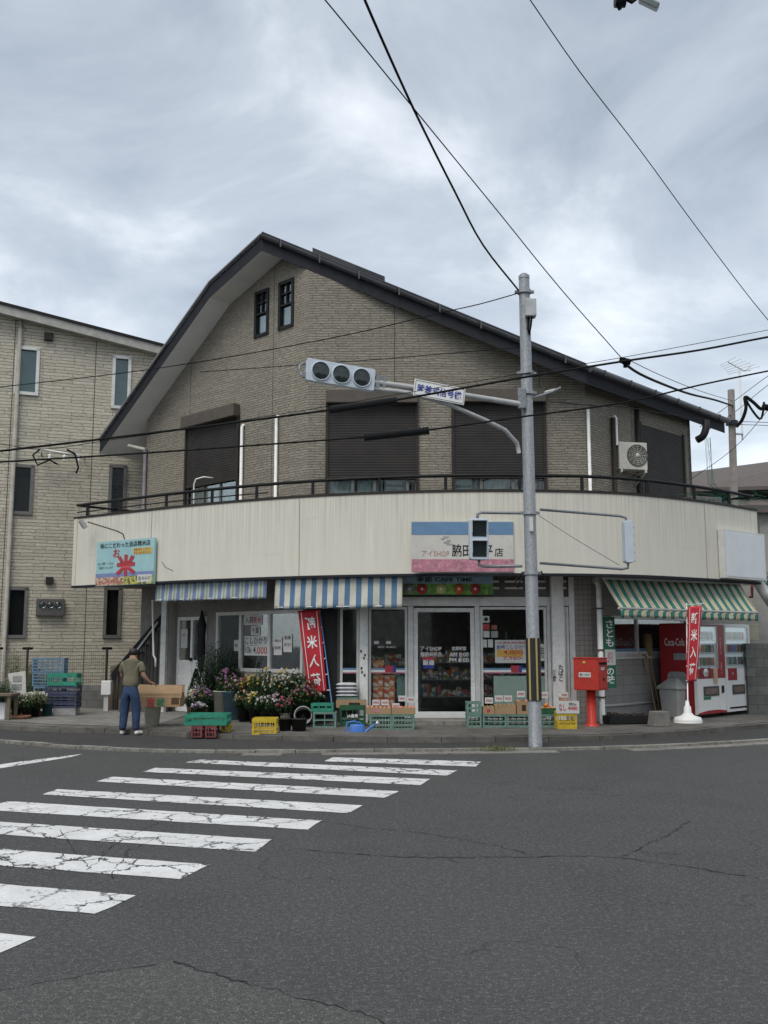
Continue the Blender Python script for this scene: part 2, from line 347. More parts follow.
# ------------------------------------------------------------------ mesh builder
class MB:
    def __init__(s): s.v = []; s.f = []; s.mi = []; s.uvs = {}; s.smooth = []
    def add(s, verts, faces, mi=0, T=None, smooth=False, uvs=None):
        b = len(s.v)
        s.v += [tuple((T @ Vector(p)) if T else p) for p in verts]
        for k, f in enumerate(faces):
            if uvs: s.uvs[len(s.f)] = [uvs[i] for i in f]
            s.f.append([b + i for i in f]); s.mi.append(mi); s.smooth.append(smooth)
        return s
    def box(s, x0, x1, y0, y1, z0, z1, mi=0, T=None):
        v = [(x, y, z) for z in (z0, z1) for y in (y0, y1) for x in (x0, x1)]
        return s.add(v, [(0, 2, 3, 1), (4, 5, 7, 6), (0, 1, 5, 4), (2, 6, 7, 3), (0, 4, 6, 2), (1, 3, 7, 5)], mi, T)
    def tube(s, pts, r, n=8, mi=0, cap=True, T=None):
        pts = [Vector(p) for p in pts]; rr = r if isinstance(r, (list, tuple)) else [r] * len(pts)
        vs = []; fs = []
        up = None
        for i, p in enumerate(pts):
            d = (pts[min(i + 1, len(pts) - 1)] - pts[max(i - 1, 0)])
            d = d.normalized() if d.length > 1e-9 else Vector((0, 0, 1))
            if up is None: up = Vector((0, 0, 1)) if abs(d.z) < .9 else Vector((1, 0, 0))
            a = d.cross(up).normalized(); b = a.cross(d).normalized(); up = b
            for k in range(n):
                t = 2 * math.pi * k / n; vs.append(p + a * (math.cos(t) * rr[i]) + b * (math.sin(t) * rr[i]))
        for i in range(len(pts) - 1):
            for k in range(n): fs.append((i * n + k, i * n + (k + 1) % n, (i + 1) * n + (k + 1) % n, (i + 1) * n + k))
        s.add(vs, fs, mi, T, smooth=n > 5)
        if cap:
            b = len(s.v) - len(vs)
            for base in (b, b + (len(pts) - 1) * n): s.f.append([base + k for k in range(n)]); s.mi.append(mi); s.smooth.append(False)
        return s
    def lathe(s, prof, c=(0, 0, 0), n=20, mi=0, T=None, sx=1, sy=1):
        vs = []; fs = []
        for r, z in prof:
            for k in range(n):
                t = 2 * math.pi * k / n; vs.append((c[0] + r * math.cos(t) * sx, c[1] + r * math.sin(t) * sy, c[2] + z))
        m = len(prof)
        for i in range(m - 1):
            for k in range(n): fs.append((i * n + k, i * n + (k + 1) % n, (i + 1) * n + (k + 1) % n, (i + 1) * n + k))
        s.add(vs, fs, mi, T, smooth=True)
        b = len(s.v) - len(vs)
        if prof[0][0] > 1e-4: s.f.append([b + k for k in range(n)]); s.mi.append(mi); s.smooth.append(False)
        if prof[-1][0] > 1e-4: s.f.append([b + (m - 1) * n + k for k in range(n)]); s.mi.append(mi); s.smooth.append(False)
        return s
    def prism(s, poly, y0, y1, mi=0, T=None):
        """polygon in x-z, extruded along y"""
        n = len(poly); v = [(x, y0, z) for x, z in poly] + [(x, y1, z) for x, z in poly]
        f = [tuple(range(n)), tuple(range(2 * n - 1, n - 1, -1))] + [(i, i + n, (i + 1) % n + n, (i + 1) % n) for i in range(n)]
        return s.add(v, f, mi, T)
    def slab(s, poly, th, mi=(0, 0, 0), T=None):
        """polygon of 3-D points (top), thickness straight down; materials top, bottom, side"""
        n = len(poly); v = [tuple(p) for p in poly] + [(p[0], p[1], p[2] - th) for p in poly]
        s.add(v, [tuple(range(n))], mi[0], T)
        s.add(v, [tuple(range(2 * n - 1, n - 1, -1))], mi[1], T)
        s.add(v, [(i, i + n, (i + 1) % n + n, (i + 1) % n) for i in range(n)], mi[2], T)
        return s
    def mesh(s, name, mats):
        me = bpy.data.meshes.new(name); me.from_pydata(s.v, [], s.f)
        for m in mats: me.materials.append(m)
        uv = me.uv_layers.new(name='UVMap')
        for p in me.polygons:
            p.material_index = min(s.mi[p.index], len(mats) - 1); p.use_smooth = s.smooth[p.index]
            nrm = p.normal; cu = s.uvs.get(p.index)
            for k, li in enumerate(p.loop_indices):
                if cu: uv.data[li].uv = cu[k]; continue
                c = me.vertices[me.loops[li].vertex_index].co
                if abs(nrm.z) > .75: q = (c.x, c.y)
                elif abs(nrm.y) >= abs(nrm.x): q = (c.x, c.z)
                else: q = (c.y, c.z)
                uv.data[li].uv = q
        me.update(); return me

WM = {}
def link(o, Mw, parent=None):
    COL.objects.link(o); WM[o] = Mw
    if parent is not None:
        o.parent = parent; o.matrix_local = WM[parent].inverted() @ Mw
    else: o.matrix_world = Mw
    return o
def TR(p=(0, 0, 0), rz=0.0): return Matrix.Translation(Vector(p)) @ Matrix.Rotation(rz, 4, 'Z')
def obj(name, mb, mats, parent=None, Mw=None, bevel=0.0, label=None):
    """mesh in the frame Mw (default: the parent's own frame)"""
    if not isinstance(mats, (list, tuple)): mats = [mats]
    o = bpy.data.objects.new(name, mb.mesh(name, mats))
    if Mw is None: Mw = WM[parent] if parent is not None else Matrix()
    link(o, Mw, parent)
    if bevel:
        b = o.modifiers.new('bevel', 'BEVEL'); b.width = bevel; b.segments = 2; b.limit_method = 'ANGLE'; b.angle_limit = R(40)
    if label: o['label'] = label
    return o
def tag(o, label=None, cat=None, group=None, kind=None):
    if label: o['label'] = label
    if cat: o['category'] = cat
    if group: o['group'] = group
    if kind: o['kind'] = kind
    return o
def thing(name, label, cat, p=(0, 0, 0), rz=0.0, group=None):
    o = bpy.data.objects.new(name, None); o.empty_display_size = .2
    link(o, TR(p, rz)); return tag(o, label, cat, group)
def single(name, mb, mats, label, cat, p=(0, 0, 0), rz=0.0, group=None, bevel=0.0, kind=None):
    return tag(obj(name, mb, mats, None, TR(p, rz), bevel), label, cat, group, kind)
def struct(name, mb, mats, Mw=None):
    o = obj(name, mb, mats, None, Mw); o['kind'] = 'structure'; return o
def copy_tree(o, Mw, parent=None):
    c = o.copy(); COL.objects.link(c); WM[c] = Mw
    if parent is not None:
        c.parent = parent; c.matrix_local = WM[parent].inverted() @ Mw
    else: c.matrix_world = Mw
    for ch in [q for q in list(WM) if q.parent == o]:
        copy_tree(ch, Mw @ (WM[o].inverted() @ WM[ch]), c)
    return c

def lettering(s, x, z, w, h, mat, parent, Mw=None, y=-.004, bold=.0, mirror=False, vertical=False, name='lettering', th=.0015, label=None):
    """real characters, scaled to fill w x h metres, centre x,z on the plane y of frame Mw, facing -y"""
    cu = bpy.data.curves.new('t', 'FONT')
    cu.body = '\n'.join(s) if vertical else s
    cu.align_x = 'CENTER'; cu.offset = bold; cu.resolution_u = 2; cu.extrude = 0
    if vertical: cu.space_line = .95
    o = bpy.data.objects.new('t', cu); COL.objects.link(o)
    dg = bpy.context.evaluated_depsgraph_get(); me = bpy.data.meshes.new_from_object(o.evaluated_get(dg))
    bpy.data.objects.remove(o); bpy.data.curves.remove(cu)
    if not me.vertices: return None
    xs = [v.co.x for v in me.vertices]; ys = [v.co.y for v in me.vertices]
    cx, cy = (min(xs) + max(xs)) / 2, (min(ys) + max(ys)) / 2
    kx = w / max(1e-6, max(xs) - min(xs)); kz = h / max(1e-6, max(ys) - min(ys))
    for v in me.vertices:
        a, b = (v.co.x - cx) * kx, (v.co.y - cy) * kz
        if mirror: a = -a
        v.co = (x + a, y, z + b)
    me.materials.clear(); me.materials.append(mat)
    o = bpy.data.objects.new(name, me)
    if Mw is None: Mw = WM[parent]
    link(o, Mw, parent)
    if label: o['label'] = label
    return o

class Frame:
    """vertical plane through plan points a->b; x along, y away, z up"""
    def __init__(s, a, b):
        s.a = Vector((a[0], a[1], 0)); s.b = Vector((b[0], b[1], 0)); d = (s.b - s.a); s.L = d.length
        s.ang = math.atan2(d.y, d.x); s.M = TR(s.a, s.ang); s.Mi = s.M.inverted()
    def loc(s, px, py, off=0.0):
        """u, z where the view ray through a photo point meets the plane pushed out by off"""
        d = s.Mi.to_3x3() @ ray(px, py); c = s.Mi @ CAM
        t = (-off - c.y) / d.y; p = c + d * t
        return p.x, p.z
# ------------------------------------------------------------------ setting
def poly_ground(name, pts, z, mat, depth=0.0):
    mb = MB()
    if depth: mb.slab([(p[0], p[1], z) for p in pts], depth)
    else: mb.add([(p[0], p[1], z) for p in pts], [tuple(range(len(pts)))])
    return struct(name, mb, mat)
mb = MB().add([(-400, -400, 0), (400, -400, 0), (400, 400, 0), (-400, 400, 0)], [(0, 1, 2, 3)])
struct('road', mb, M['asphalt'])

def dense(pts, k=6):
    """Catmull-Rom through plan points"""
    out = []
    P = [Vector((p[0], p[1], 0)) for p in pts]; P = [P[0] * 2 - P[1]] + P + [P[-1] * 2 - P[-2]]
    for i in range(1, len(P) - 2):
        for j in range(k):
            t = j / k; a, b, c, d = P[i - 1], P[i], P[i + 1], P[i + 2]
            out.append(.5 * ((2 * b) + (c - a) * t + (2 * a - 5 * b + 4 * c - d) * t * t + (3 * b - a - 3 * c + d) * t ** 3))
    out.append(P[-2]); return out
def offset(line, d):
    """shift a plan polyline sideways (positive = away from the camera side)"""
    out = []
    for i, p in enumerate(line):
        t = (line[min(i + 1, len(line) - 1)] - line[max(i - 1, 0)]).normalized()
        out.append(p + Vector((-t.y, t.x, 0)) * d)
    return out
kpx = [(-300, 715), (-160, 728), (-60, 738), (0, 743), (60, 748), (140, 752), (250, 753.5), (380, 752.5), (500, 751.5), (600, 750), (680, 747), (768, 742), (860, 734), (1000, 722)]
kerb = dense([gr(x, y, .0) for x, y in kpx])
apx = [(-300, 700), (-160, 710), (-60, 718), (0, 723.5), (60, 726.5), (104, 727.5), (150, 728.8), (200, 731.5), (300, 734.5), (400, 736), (500, 735.5), (600, 734), (660, 731), (720, 726), (768, 721.5), (860, 712), (1000, 702)]
apron = dense([gr(x, y, .12) for x, y in apx])
back = [Vector((60, 70, 0)), Vector((-60, 70, 0))]
poly_ground('pavement', offset(kerb, .1) + back, .025, M['walk'])
poly_ground('shop_apron', apron + back, .12, M['apron'], .12)
# kerb stones: separate blocks with joints, some sunk and broken on the left
mb = MB()
def strip(mb, line, w, z0, z1, seg, gap, jitter=0.0, skip=None):
    acc = 0; i = 0; L = [0]
    for k in range(1, len(line)): L.append(L[-1] + (line[k] - line[k - 1]).length)
    def pt(s):
        for k in range(1, len(L)):
            if s <= L[k]:
                t = (s - L[k - 1]) / max(1e-9, L[k] - L[k - 1]); return line[k - 1].lerp(line[k], t), (line[k] - line[k - 1]).normalized()
        return line[-1], (line[-1] - line[-2]).normalized()
    s = 0
    while s + seg < L[-1]:
        a, ta = pt(s + gap); b, tb = pt(s + seg)
        dz = random.uniform(-jitter, jitter); n = Vector((-ta.y, ta.x, 0))
        if not (skip and skip(a)):
            q = [a, b, b + n * w, a + n * w]
            mb.slab([(p.x, p.y, z1 + dz) for p in q], z1 - z0)
        s += seg
strip(mb, kerb, .15, -.01, .045, .6, .012, .006)
struct('kerb', mb, M['kerb'])
mb = MB(); strip(mb, offset(kerb, -.30), .295, -.01, .010, .6, .008, .003, skip=lambda a: a.x < -3.2 or (random.random() < .25))
struct('gutter_slabs', mb, M['concrete'])
mb = MB(); strip(mb, offset(apron, -.13), .125, .0, .108, .9, .012, .010)
struct('apron_edging', mb, M['apron'])
# beige concrete forecourt at the far left
pts = [gr(x, y, .12) for x, y in ((-200, 709), (0, 721.5), (60, 724.5), (104, 725.8), (150, 727), (196, 712), (120, 706), (-200, 706))]
mb = MB().add([(p.x, p.y, .126) for p in pts], [tuple(range(len(pts)))])
struct('concrete_forecourt', mb, M['concrete'])
# doorstep
mb = MB().box(.38, 2.0, 18.75, 19.4, .1, .20); struct('doorstep', mb, M['kerb'])

# crossing stripes
tl = [(200.5, 759.8), (156, 768), (112, 777), (57, 789.5), (8, 801.5)]
bl = [(185, 762.6), (142, 772), (97, 781.7), (42, 794.7)]
tr = [(456.8, 770.7), (430.5, 779.3), (399, 791.5), (363, 805.6), (322, 821), (272, 840), (210, 865), (136.5, 895.7), (37.5, 937.4)]
br = [(447, 775.8), (420, 785.4), (384, 798), (348, 813.4), (307, 830), (255, 852), (180, 879.6), (96, 914), (2, 953)]
G = lambda q: gr(q[0], q[1], 0)
TL = [G(q) for q in tl]; BL = [G(q) for q in bl]; TRr = [G(q) for q in tr]; BR = [G(q) for q in br]
dT = (TL[3] - TL[0]) / 3; dB = (BL[3] - BL[0]) / 3
while len(TL) < 9: TL.append(TL[-1] + dT)
while len(BL) < 9: BL.append(BL[-1] + dB)
quads = [(TL[i], TRr[i], BR[i], BL[i]) for i in range(9)]
quads.append((G((333, 757.5)), G((481, 761.8)), G((476, 766.8)), G((324, 761.5))))
dR = (TRr[8] - TRr[7])
quads.append((TL[8] + dT, TRr[8] + dR, BR[8] + dR, BL[8] + dB))
quads.append((G((-60, 772)), G((83, 754)), G((70, 757.5)), G((-60, 778))))
for q in quads:
    mb = MB(); pts = []
    for a, b in ((q[0], q[1]), (q[1], q[2]), (q[2], q[3]), (q[3], q[0])):
        n = max(2, int((b - a).length / .12))
        for k in range(n):
            p = a.lerp(b, k / n); pts.append((p.x + random.uniform(-.008, .008), p.y + random.uniform(-.008, .008), .004))
    mb.add(pts, [tuple(range(len(pts)))])
    struct('crossing_stripe', mb, M['paint'])
# cracks in the road: jagged thin gaps
def crack(path, w, name='road_crack'):
    P = [G(p) for p in path]; pts = []
    for a, b in zip(P, P[1:]):
        n = max(2, int((b - a).length / .05))
        for k in range(n):
            p = a.lerp(b, k / n); j = .025
            pts.append(Vector((p.x + random.uniform(-j, j), p.y + random.uniform(-j, j), .0045)))
    mb = MB(); v = []; f = []
    for i, p in enumerate(pts):
        t = (pts[min(i + 1, len(pts) - 1)] - pts[max(i - 1, 0)]).normalized(); n = Vector((-t.y, t.x, 0)); ww = w * random.uniform(.15, 1.2)
        v += [p + n * ww, p - n * ww]
        if i: f.append((2 * i - 2, 2 * i, 2 * i + 1, 2 * i - 1))
    mb.add(v, f); return struct(name, mb, M['crack'])
crack([(170, 962), (205, 972), (250, 985), (300, 998), (350, 1010), (400, 1026)], .006)
crack([(285, 818), (340, 824), (375, 829), (430, 834), (470, 841), (505, 848), (535, 856)], .006)
crack([(300, 850), (380, 856), (430, 858), (480, 858), (540, 857), (575, 856), (620, 858), (660, 863), (700, 869), (768, 880)], .0075)
crack([(620, 857), (635, 851), (650, 843), (668, 836), (690, 820)], .006)
crack([(0, 991), (60, 980), (110, 972), (170, 962)], .005)
crack([(60, 830), (90, 870), (112, 845), (160, 822)], .005)
crack([(110, 880), (130, 850), (165, 835)], .006)
pp = [G(q) for q in ((-80, 1003), (0, 991), (60, 980), (110, 972), (170, 962), (205, 972), (250, 985), (300, 998), (350, 1010), (400, 1026), (470, 1060))]
edge = []
for a, b in zip(pp, pp[1:]):
    for k in range(8):
        p = a.lerp(b, k / 8); edge.append((p.x + random.uniform(-.012, .012), p.y + random.uniform(-.012, .012), .0025))
mb = MB().add(edge + [(1.2, 1.0, .0025), (-6, 1.0, .0025), (-8, 4.2, .0025)], [tuple(range(len(edge) + 3))])
struct('road_patch', mb, m_asphalt('patched_asphalt', (.088, .088, .084), (.36, .36, .34), .8))
# fallen leaves and grit along the gutter
mb = MB()
for _ in range(900):
    k = random.randrange(10, len(kerb) - 10); p = kerb[k].lerp(kerb[k + 1], random.random())
    dd = random.gauss(-.12, .16); q = p + Vector((random.uniform(-.2, .2), dd, 0))
    if not (-3.5 < q.x < 1.2) and random.random() < .85: continue
    s = random.uniform(.006, .022); a = random.uniform(0, 6.28); z = .05 if dd > -.02 else .016
    mb.add([(q.x + s * math.cos(a), q.y + s * math.sin(a), z), (q.x - s * math.sin(a) * .6, q.y + s * math.cos(a) * .6, z + .006), (q.x - s * math.cos(a), q.y - s * math.sin(a), z + .002), (q.x + s * math.sin(a) * .6, q.y - s * math.cos(a) * .6, z + .008)], [(0, 1, 2, 3)], random.choice((0, 0, 1, 2)))
lf = obj('fallen_leaves', mb, [M['straw'], M['kerb'], M['bark']]); lf['kind'] = 'stuff'; lf['label'] = 'small dry leaves and grit scattered along the gutter'; lf['category'] = 'leaves'
# weeds at the foot of the pole
mb = MB(); c0 = gr(497, 750, .03)
for _ in range(160):
    a = random.uniform(0, 6.28); r = random.uniform(0, .18); x = c0.x + r * math.cos(a) * 2.2; y = c0.y + r * math.sin(a) * .5
    h = random.uniform(.02, .09); w = .006
    mb.add([(x - w, y, .03), (x + w, y, .03), (x + random.uniform(-.03, .03), y + random.uniform(-.03, .03), .03 + h)], [(0, 1, 2)])
w_ = obj('weeds', mb, M['leafpale']); w_['kind'] = 'stuff'; w_['label'] = 'low weeds growing in the kerb joint beside the pole'; w_['category'] = 'weeds'

# ------------------------------------------------------------------ corner shop
S = 1.025
K0, K1, K2, K3 = (-5.8, 23.5), (-1.55, 19.5), (4.1, 19.5), (7.2, 22.6)
U0, U1, U2, U3 = [(p[0] * S, p[1] * S) for p in (K0, K1, K2, K3)]
rv = Vector((.684, .729, 0)); lv = Vector((-.729, .684, 0))
shop = thing('corner_shop', 'two storey corner shop with taupe siding, dark gambrel roof and cream curved balcony', 'shop', (0, 21, .12))
# roof key points
def onverge(px, py):
    base = Vector((U1[0], U1[1], 0)) - rv * .58
    k = (px - 384) / F / math.cos(PITCH)  # approx, refined below
    t = 0.0
    for _ in range(40):
        q = base + lv * t
        d = ray(px, py); want = d.x / d.y
        err = q.x - want * q.y; t += err / (.729 + want * .684)
    q = base + lv * t; z = at(px, py, q.y).z
    return Vector((q.x, q.y, z))
A = onverge(100, 441); B = onverge(210, 284); C = onverge(262, 236)
RL = 6.5
D0 = at(586, 368, 18.9 * S)
E = Vector((D0.x, D0.y, D0.z)) + rv * RL
TH = .33
def mk_plane(p, q, d):
    n = (q - p).cross(d).normalized()
    return lambda x, y: p.z - (n.x * (x - p.x) + n.y * (y - p.y)) / n.z
pl_low = mk_plane(A, B, rv); pl_up = mk_plane(B, C, rv); pl_r = mk_plane(C, D0, rv)
def ztop(x, y):
    return min(pl_low(x, y), pl_up(x, y), pl_r(x, y)) - TH - .01
mats_roof = [M['rooftile'], M['soffit'], M['fascia']]
mb = MB()
mb.slab([A, B, B + rv * RL, A + rv * RL], TH, (0, 1, 2))
mb.slab([B, C, C + rv * RL, B + rv * RL], TH, (0, 1, 2))
mb.slab([C, D0, D0 + rv * RL, C + rv * RL], TH, (0, 2, 2))
roof = obj('roof', mb, mats_roof, shop, Matrix())
# verge trims and gutter with brackets
mb = MB()
for a, b in ((A, B), (B, C)):
    up = Vector((0, 0, .02)); mb.tube([a + up - rv * .03, b + up - rv * .03], .035, 6)
gz = Vector((0, -.05, -.02))
mb.tube([C + gz, D0 + gz], .06, 8); mb.tube([C + Vector((0, -.03, .06)), D0 + Vector((0, -.03, .06))], .03, 6)
mb.tube([D0 + Vector((.07, -.07, -.03)), E + Vector((.07, -.07, -.03))], .07, 8)
for k in range(8):
    p = C.lerp(D0, (k + .5) / 8) + Vector((0, -.09, -.02)); mb.box(p.x - .015, p.x + .015, p.y - .03, p.y + .05, p.z - .09, p.z + .075)
for k in range(6):
    p = D0.lerp(E, (k + .5) / 6) + Vector((.08, -.08, -.02)); mb.box(p.x - .015, p.x + .015, p.y - .07, p.y + .05, p.z - .08, p.z + .05)
obj('gutter', mb, pm('dark_gutter', (.075, .075, .08), .4), roof, Matrix())
# raised solar collector on the right slope
mb = MB(); dn = (D0 - C).normalized(); nrm = (D0 - C).cross(rv).normalized(); nrm = nrm if nrm.z > 0 else -nrm
p0 = C + dn * .95 + rv * .25 + nrm * .075; q = [p0, p0 + dn * 1.05, p0 + dn * 1.05 + rv * .9, p0 + rv * .9]
mb.slab([x + nrm * .10 for x in q], .20)
obj('solar_panel', mb, pm('dark_panel', (.03, .03, .033), .3), roof, Matrix())

def wall(name, a, b, z0, zt=None, mat=None, thick=.15, breaks=()):
    fr = Frame(a, b); us = sorted(set([0.0, fr.L] + list(breaks)))
    top = []
    for u in us:
        p = fr.M @ Vector((u, 0, 0)); top.append((u, zt if zt is not None else ztop(p.x, p.y)))
    poly = [(0, z0), (fr.L, z0)] + top[::-1]
    return fr, poly
def build_wall(fr, poly, mat, holes=(), thick=.15, name='wall'):
    """wall panel with rectangular openings: columns are cut between hole edges"""
    us = sorted(set([p[0] for p in poly] + [h[0] for h in holes] + [h[1] for h in holes]))
    bot = min(p[1] for p in poly); topv = sorted([p for p in poly if p[1] > bot + 1e-6])
    def tz(u):
        for (u0, z0_), (u1, z1_) in zip(topv, topv[1:]):
            if u0 <= u <= u1: return z0_ + (z1_ - z0_) * (u - u0) / max(1e-9, u1 - u0)
        return topv[0][1] if u < topv[0][0] else topv[-1][1]
    mb = MB()
    for a, b in zip(us, us[1:]):
        if b - a < 1e-6: continue
        m = (a + b) / 2; hs = sorted([(h[2], h[3]) for h in holes if h[0] <= m <= h[1]]); z = bot
        for h0, h1 in hs:
            if h0 > z + 1e-6: mb.prism([(a, z), (b, z), (b, h0), (a, h0)], 0, thick)
            z = h1
        mb.prism([(a, z), (b, z), (b, tz(b)), (a, tz(a))], 0, thick)
    return obj(name, mb, mat, shop, fr.M)

# --- upper storey
fL, polyL = wall('w', U0, U1, 3.1, breaks=())
# roof breaks on the left wall
def cross_u(fr, f1, f2):
    best = None
    for i in range(1, 4000):
        u = fr.L * i / 4000; p = fr.M @ Vector((u, 0, 0)); d = f1(p.x, p.y) - f2(p.x, p.y)
        if best is not None and best * d <= 0: return u
        best = d
    return None
brk = [u for u in (cross_u(fL, pl_low, pl_up), cross_u(fL, pl_up, pl_r)) if u]
fL, polyL = wall('w', U0, U1, 3.1, breaks=brk)
fC, polyC = wall('w', U1, U2, 3.1); fR, polyR = wall('w', U2, U3, 3.1)
def rect(fr, x0, y0, x1, y1, off=0.0):
    ya = (y0 + y1) / 2; u0, _ = fr.loc(x0, ya, off); u1, _ = fr.loc(x1, ya, off); xm = (x0 + x1) / 2
    _, zt = fr.loc(xm, y0, off); _, zb = fr.loc(xm, y1, off)
    return [u0, u1, zb, zt]
wL = rect(fL, 187, 424, 238, 505); wL[2] = 3.9
wC1 = rect(fC, 328, 405, 416, 500); wC1[2] = 3.9
wC2 = rect(fC, 454, 404, 544, 500); wC2[2] = 3.9
at1 = rect(fL, 256, 292, 268, 335); at2 = rect(fL, 280, 282, 293, 327)
wR = rect(fR, 641, 431, 683, 500); wR[2] = 3.3
build_wall(fL, polyL, M['siding'], [wL, at1, at2]); build_wall(fC, polyC, M['siding'], [wC1, wC2]); build_wall(fR, polyR, M['siding'], [wR])
# side walls going back
fSL = Frame((U0[0] + rv.x * 5.2, U0[1] + rv.y * 5.2), U0); _, pSL = wall('w', (fSL.a.x, fSL.a.y), U0, .1)
build_wall(fSL, pSL, M['siding'])
e3 = (U3[0] - 4 * .707, U3[1] + 4 * .707); fSR, pSR = wall('w', U3, e3, .1); build_wall(fSR, pSR, M['siding'])

def sliding_window(fr, r, shutter_to, box=True, divs=(.5,)):
    """opening r: frame, glass, curtain, roller shutter lowered to height shutter_to, shutter box above"""
    u0, u1, z0, z1 = r; t = .05
    mb = MB().box(u0 - t, u0 + .01, -.05, .12, z0, z1 + t).box(u1 - .01, u1 + t, -.05, .12, z0, z1 + t).box(u0 - t, u1 + t, -.052, .122, z0 - t, z0)
    w = obj('window', mb, M['brown'], shop, fr.M)
    mb = MB().box(u0, u1, .02, .06, z0, z0 + .06)
    for d in (0.0,) + tuple(divs) + (1.0,):
        c = u0 + (u1 - u0) * d; mb.box(c - .03, c + .03, .018, .062, z0, z1)
    obj('sash', mb, M['greyframe'], w, fr.M)
    obj('pane', MB().box(u0, u1, .036, .042, z0, z1), M['glassdark'], w, fr.M)
    mb = MB(); n = 40; vs = []; fs = []
    for i in range(n + 1):
        u = u0 + .05 + (u1 - u0 - .1) * i / n; y = .10 + .018 * math.sin(i * 1.9); vs += [(u, y, z0), (u, y, z1)]
        if i and i % 13: fs.append((2 * i - 2, 2 * i, 2 * i + 1, 2 * i - 1))
    obj('curtain', mb.add(vs, fs), M['curtain'], w, fr.M)
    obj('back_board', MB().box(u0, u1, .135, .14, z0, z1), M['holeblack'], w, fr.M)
    if shutter_to is not None:
        obj('roller_shutter', MB().box(u0 + .01, u1 - .01, -.02, .0, shutter_to, z1), M['shutter'], w, fr.M)
        obj('shutter_bar', MB().box(u0 + .01, u1 - .01, -.035, .005, shutter_to - .05, shutter_to), M['brown'], w, fr.M)
    if box:
        obj('shutter_box', MB().box(u0 - .04, u1 + .04, -.20, -.001, z1 + .002, z1 + .30), pm('shutter_box_brown', (.085, .070, .055), .5), w, fr.M, bevel=.02)
    return w
sliding_window(fL, wL, fL.loc(212, 482)[1], divs=(.33, .66))
sliding_window(fC, wC1, fC.loc(370, 477)[1], divs=(.28, .53, .9))
sliding_window(fC, wC2, fC.loc(500, 476)[1], divs=(.3, .65, .9))
sliding_window(fR, wR, wR[2] + .05, box=False)
for r in (at1, at2):
    u0, u1, z0, z1 = r; t = .035
    mb = MB().box(u0 - t, u0 + t, -.03, .1, z0 - t, z1 + t).box(u1 - t, u1 + t, -.03, .1, z0 - t, z1 + t).box(u0, u1, -.03, .1, z0 - t, z0 + t).box(u0, u1, -.03, .1, z1 - t, z1 + t).box(u0, u1, -.02, .08, (z0 + z1) / 2 - .02, (z0 + z1) / 2 + .02)
    mb.box((u0 + u1) / 2 - .015, (u0 + u1) / 2 + .015, -.01, .06, (z0 + z1) / 2, z1).box(u0, u1, -.01, .06, z0 * .25 + z1 * .75 - .012, z0 * .25 + z1 * .75 + .012)
    w = obj('attic_window', mb, M['black'], shop, fL.M)
    obj('pane', MB().box(u0, u1, .03, .036, z0, z1), M['glassdark'], w, fL.M)
    obj('blind', MB().box(u0, u1, .075, .08, z0, (z0 + z1) / 2), M['curtain'], w, fL.M)
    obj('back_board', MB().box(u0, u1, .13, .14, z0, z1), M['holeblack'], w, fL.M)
# white vent pipes running up the upper wall
def pipe(fr, px, ytop, ybot, r, mat, off=.06, name='vent_pipe', elbow=True, label=None):
    u, zt = fr.loc(px, ytop, off); _, zb = fr.loc(px, ybot, off)
    pts = [(u, -off, zb), (u, -off, zt)] + ([(u, -off + .03, zt + .04), (u, .02, zt + .05)] if elbow else [])
    return obj(name, MB().tube(pts, r, 10), mat, shop, fr.M, label=label)
pipe(fL, 242, 427, 505, .035, M['white']); pipe(fL, 276.5, 418, 505, .035, M['white'])
pipe(fC, 588, 411, 495, .035, M['white'])
pipe(fR, 613, 418, 500, .05, M['brown'], elbow=False, name='downpipe'); pipe(fR, 616, 418, 445, .03, M['white'])
pipe(fR, 637, 408, 495, .05, M['brown'], elbow=False, name='downpipe')
u, zt = fL.loc(143, 452, .05)
obj('downpipe', MB().tube([(.05, -.06, 3.1), (.05, -.06, zt + .05)], .045, 10), pm('lilac_pipe', (.17, .16, .18), .5), shop, fL.M)
mb = MB().tube([(.05, -.06, zt + .05), (-.35, -.3, zt + .17)], .04, 8); obj('gutter_outlet', mb, M['cream'], shop, fL.M)
# spot light brackets on right wall under the eave
mb = MB().tube([at(560, 388, 19.9), at(545, 392, 19.3)], .02, 6); obj('wall_bracket', mb, M['alu'], shop, Matrix())

# --- balcony
ctrl = [(-7.12, 22.35), (-4.12, 20.3), (-1.65, 19.0), (.54, 18.38), (2.57, 18.24), (4.58, 18.58), (6.5, 19.7), (8.06, 21.0)]
arc = dense(ctrl, 10)
HB, HT = 2.94, 4.47
def run(line):
    L = [0]
    for k in range(1, len(line)): L.append(L[-1] + (line[k] - line[k - 1]).length)
    return L
inner = offset(arc, .14); L = run(arc); n = len(arc)
vs = [];
for p in arc: vs += [(p.x, p.y, HB), (p.x, p.y, HT)]
for p in inner: vs += [(p.x, p.y, HB), (p.x, p.y, HT)]
uvs = []
for l in L: uvs += [(l, HB), (l, HT)]
uvs = uvs + uvs
fs = []
for i in range(1, n):
    a = 2 * i
    fs.append((a - 2, a, a + 1, a - 1)); b = 2 * n + a; fs.append((b - 2, b - 1, b + 1, b)); fs.append((a - 1, a + 1, b + 1, b - 1)); fs.append((a - 2, b - 2, b, a))
mb = MB(); mb.add(vs, fs, uvs=uvs)
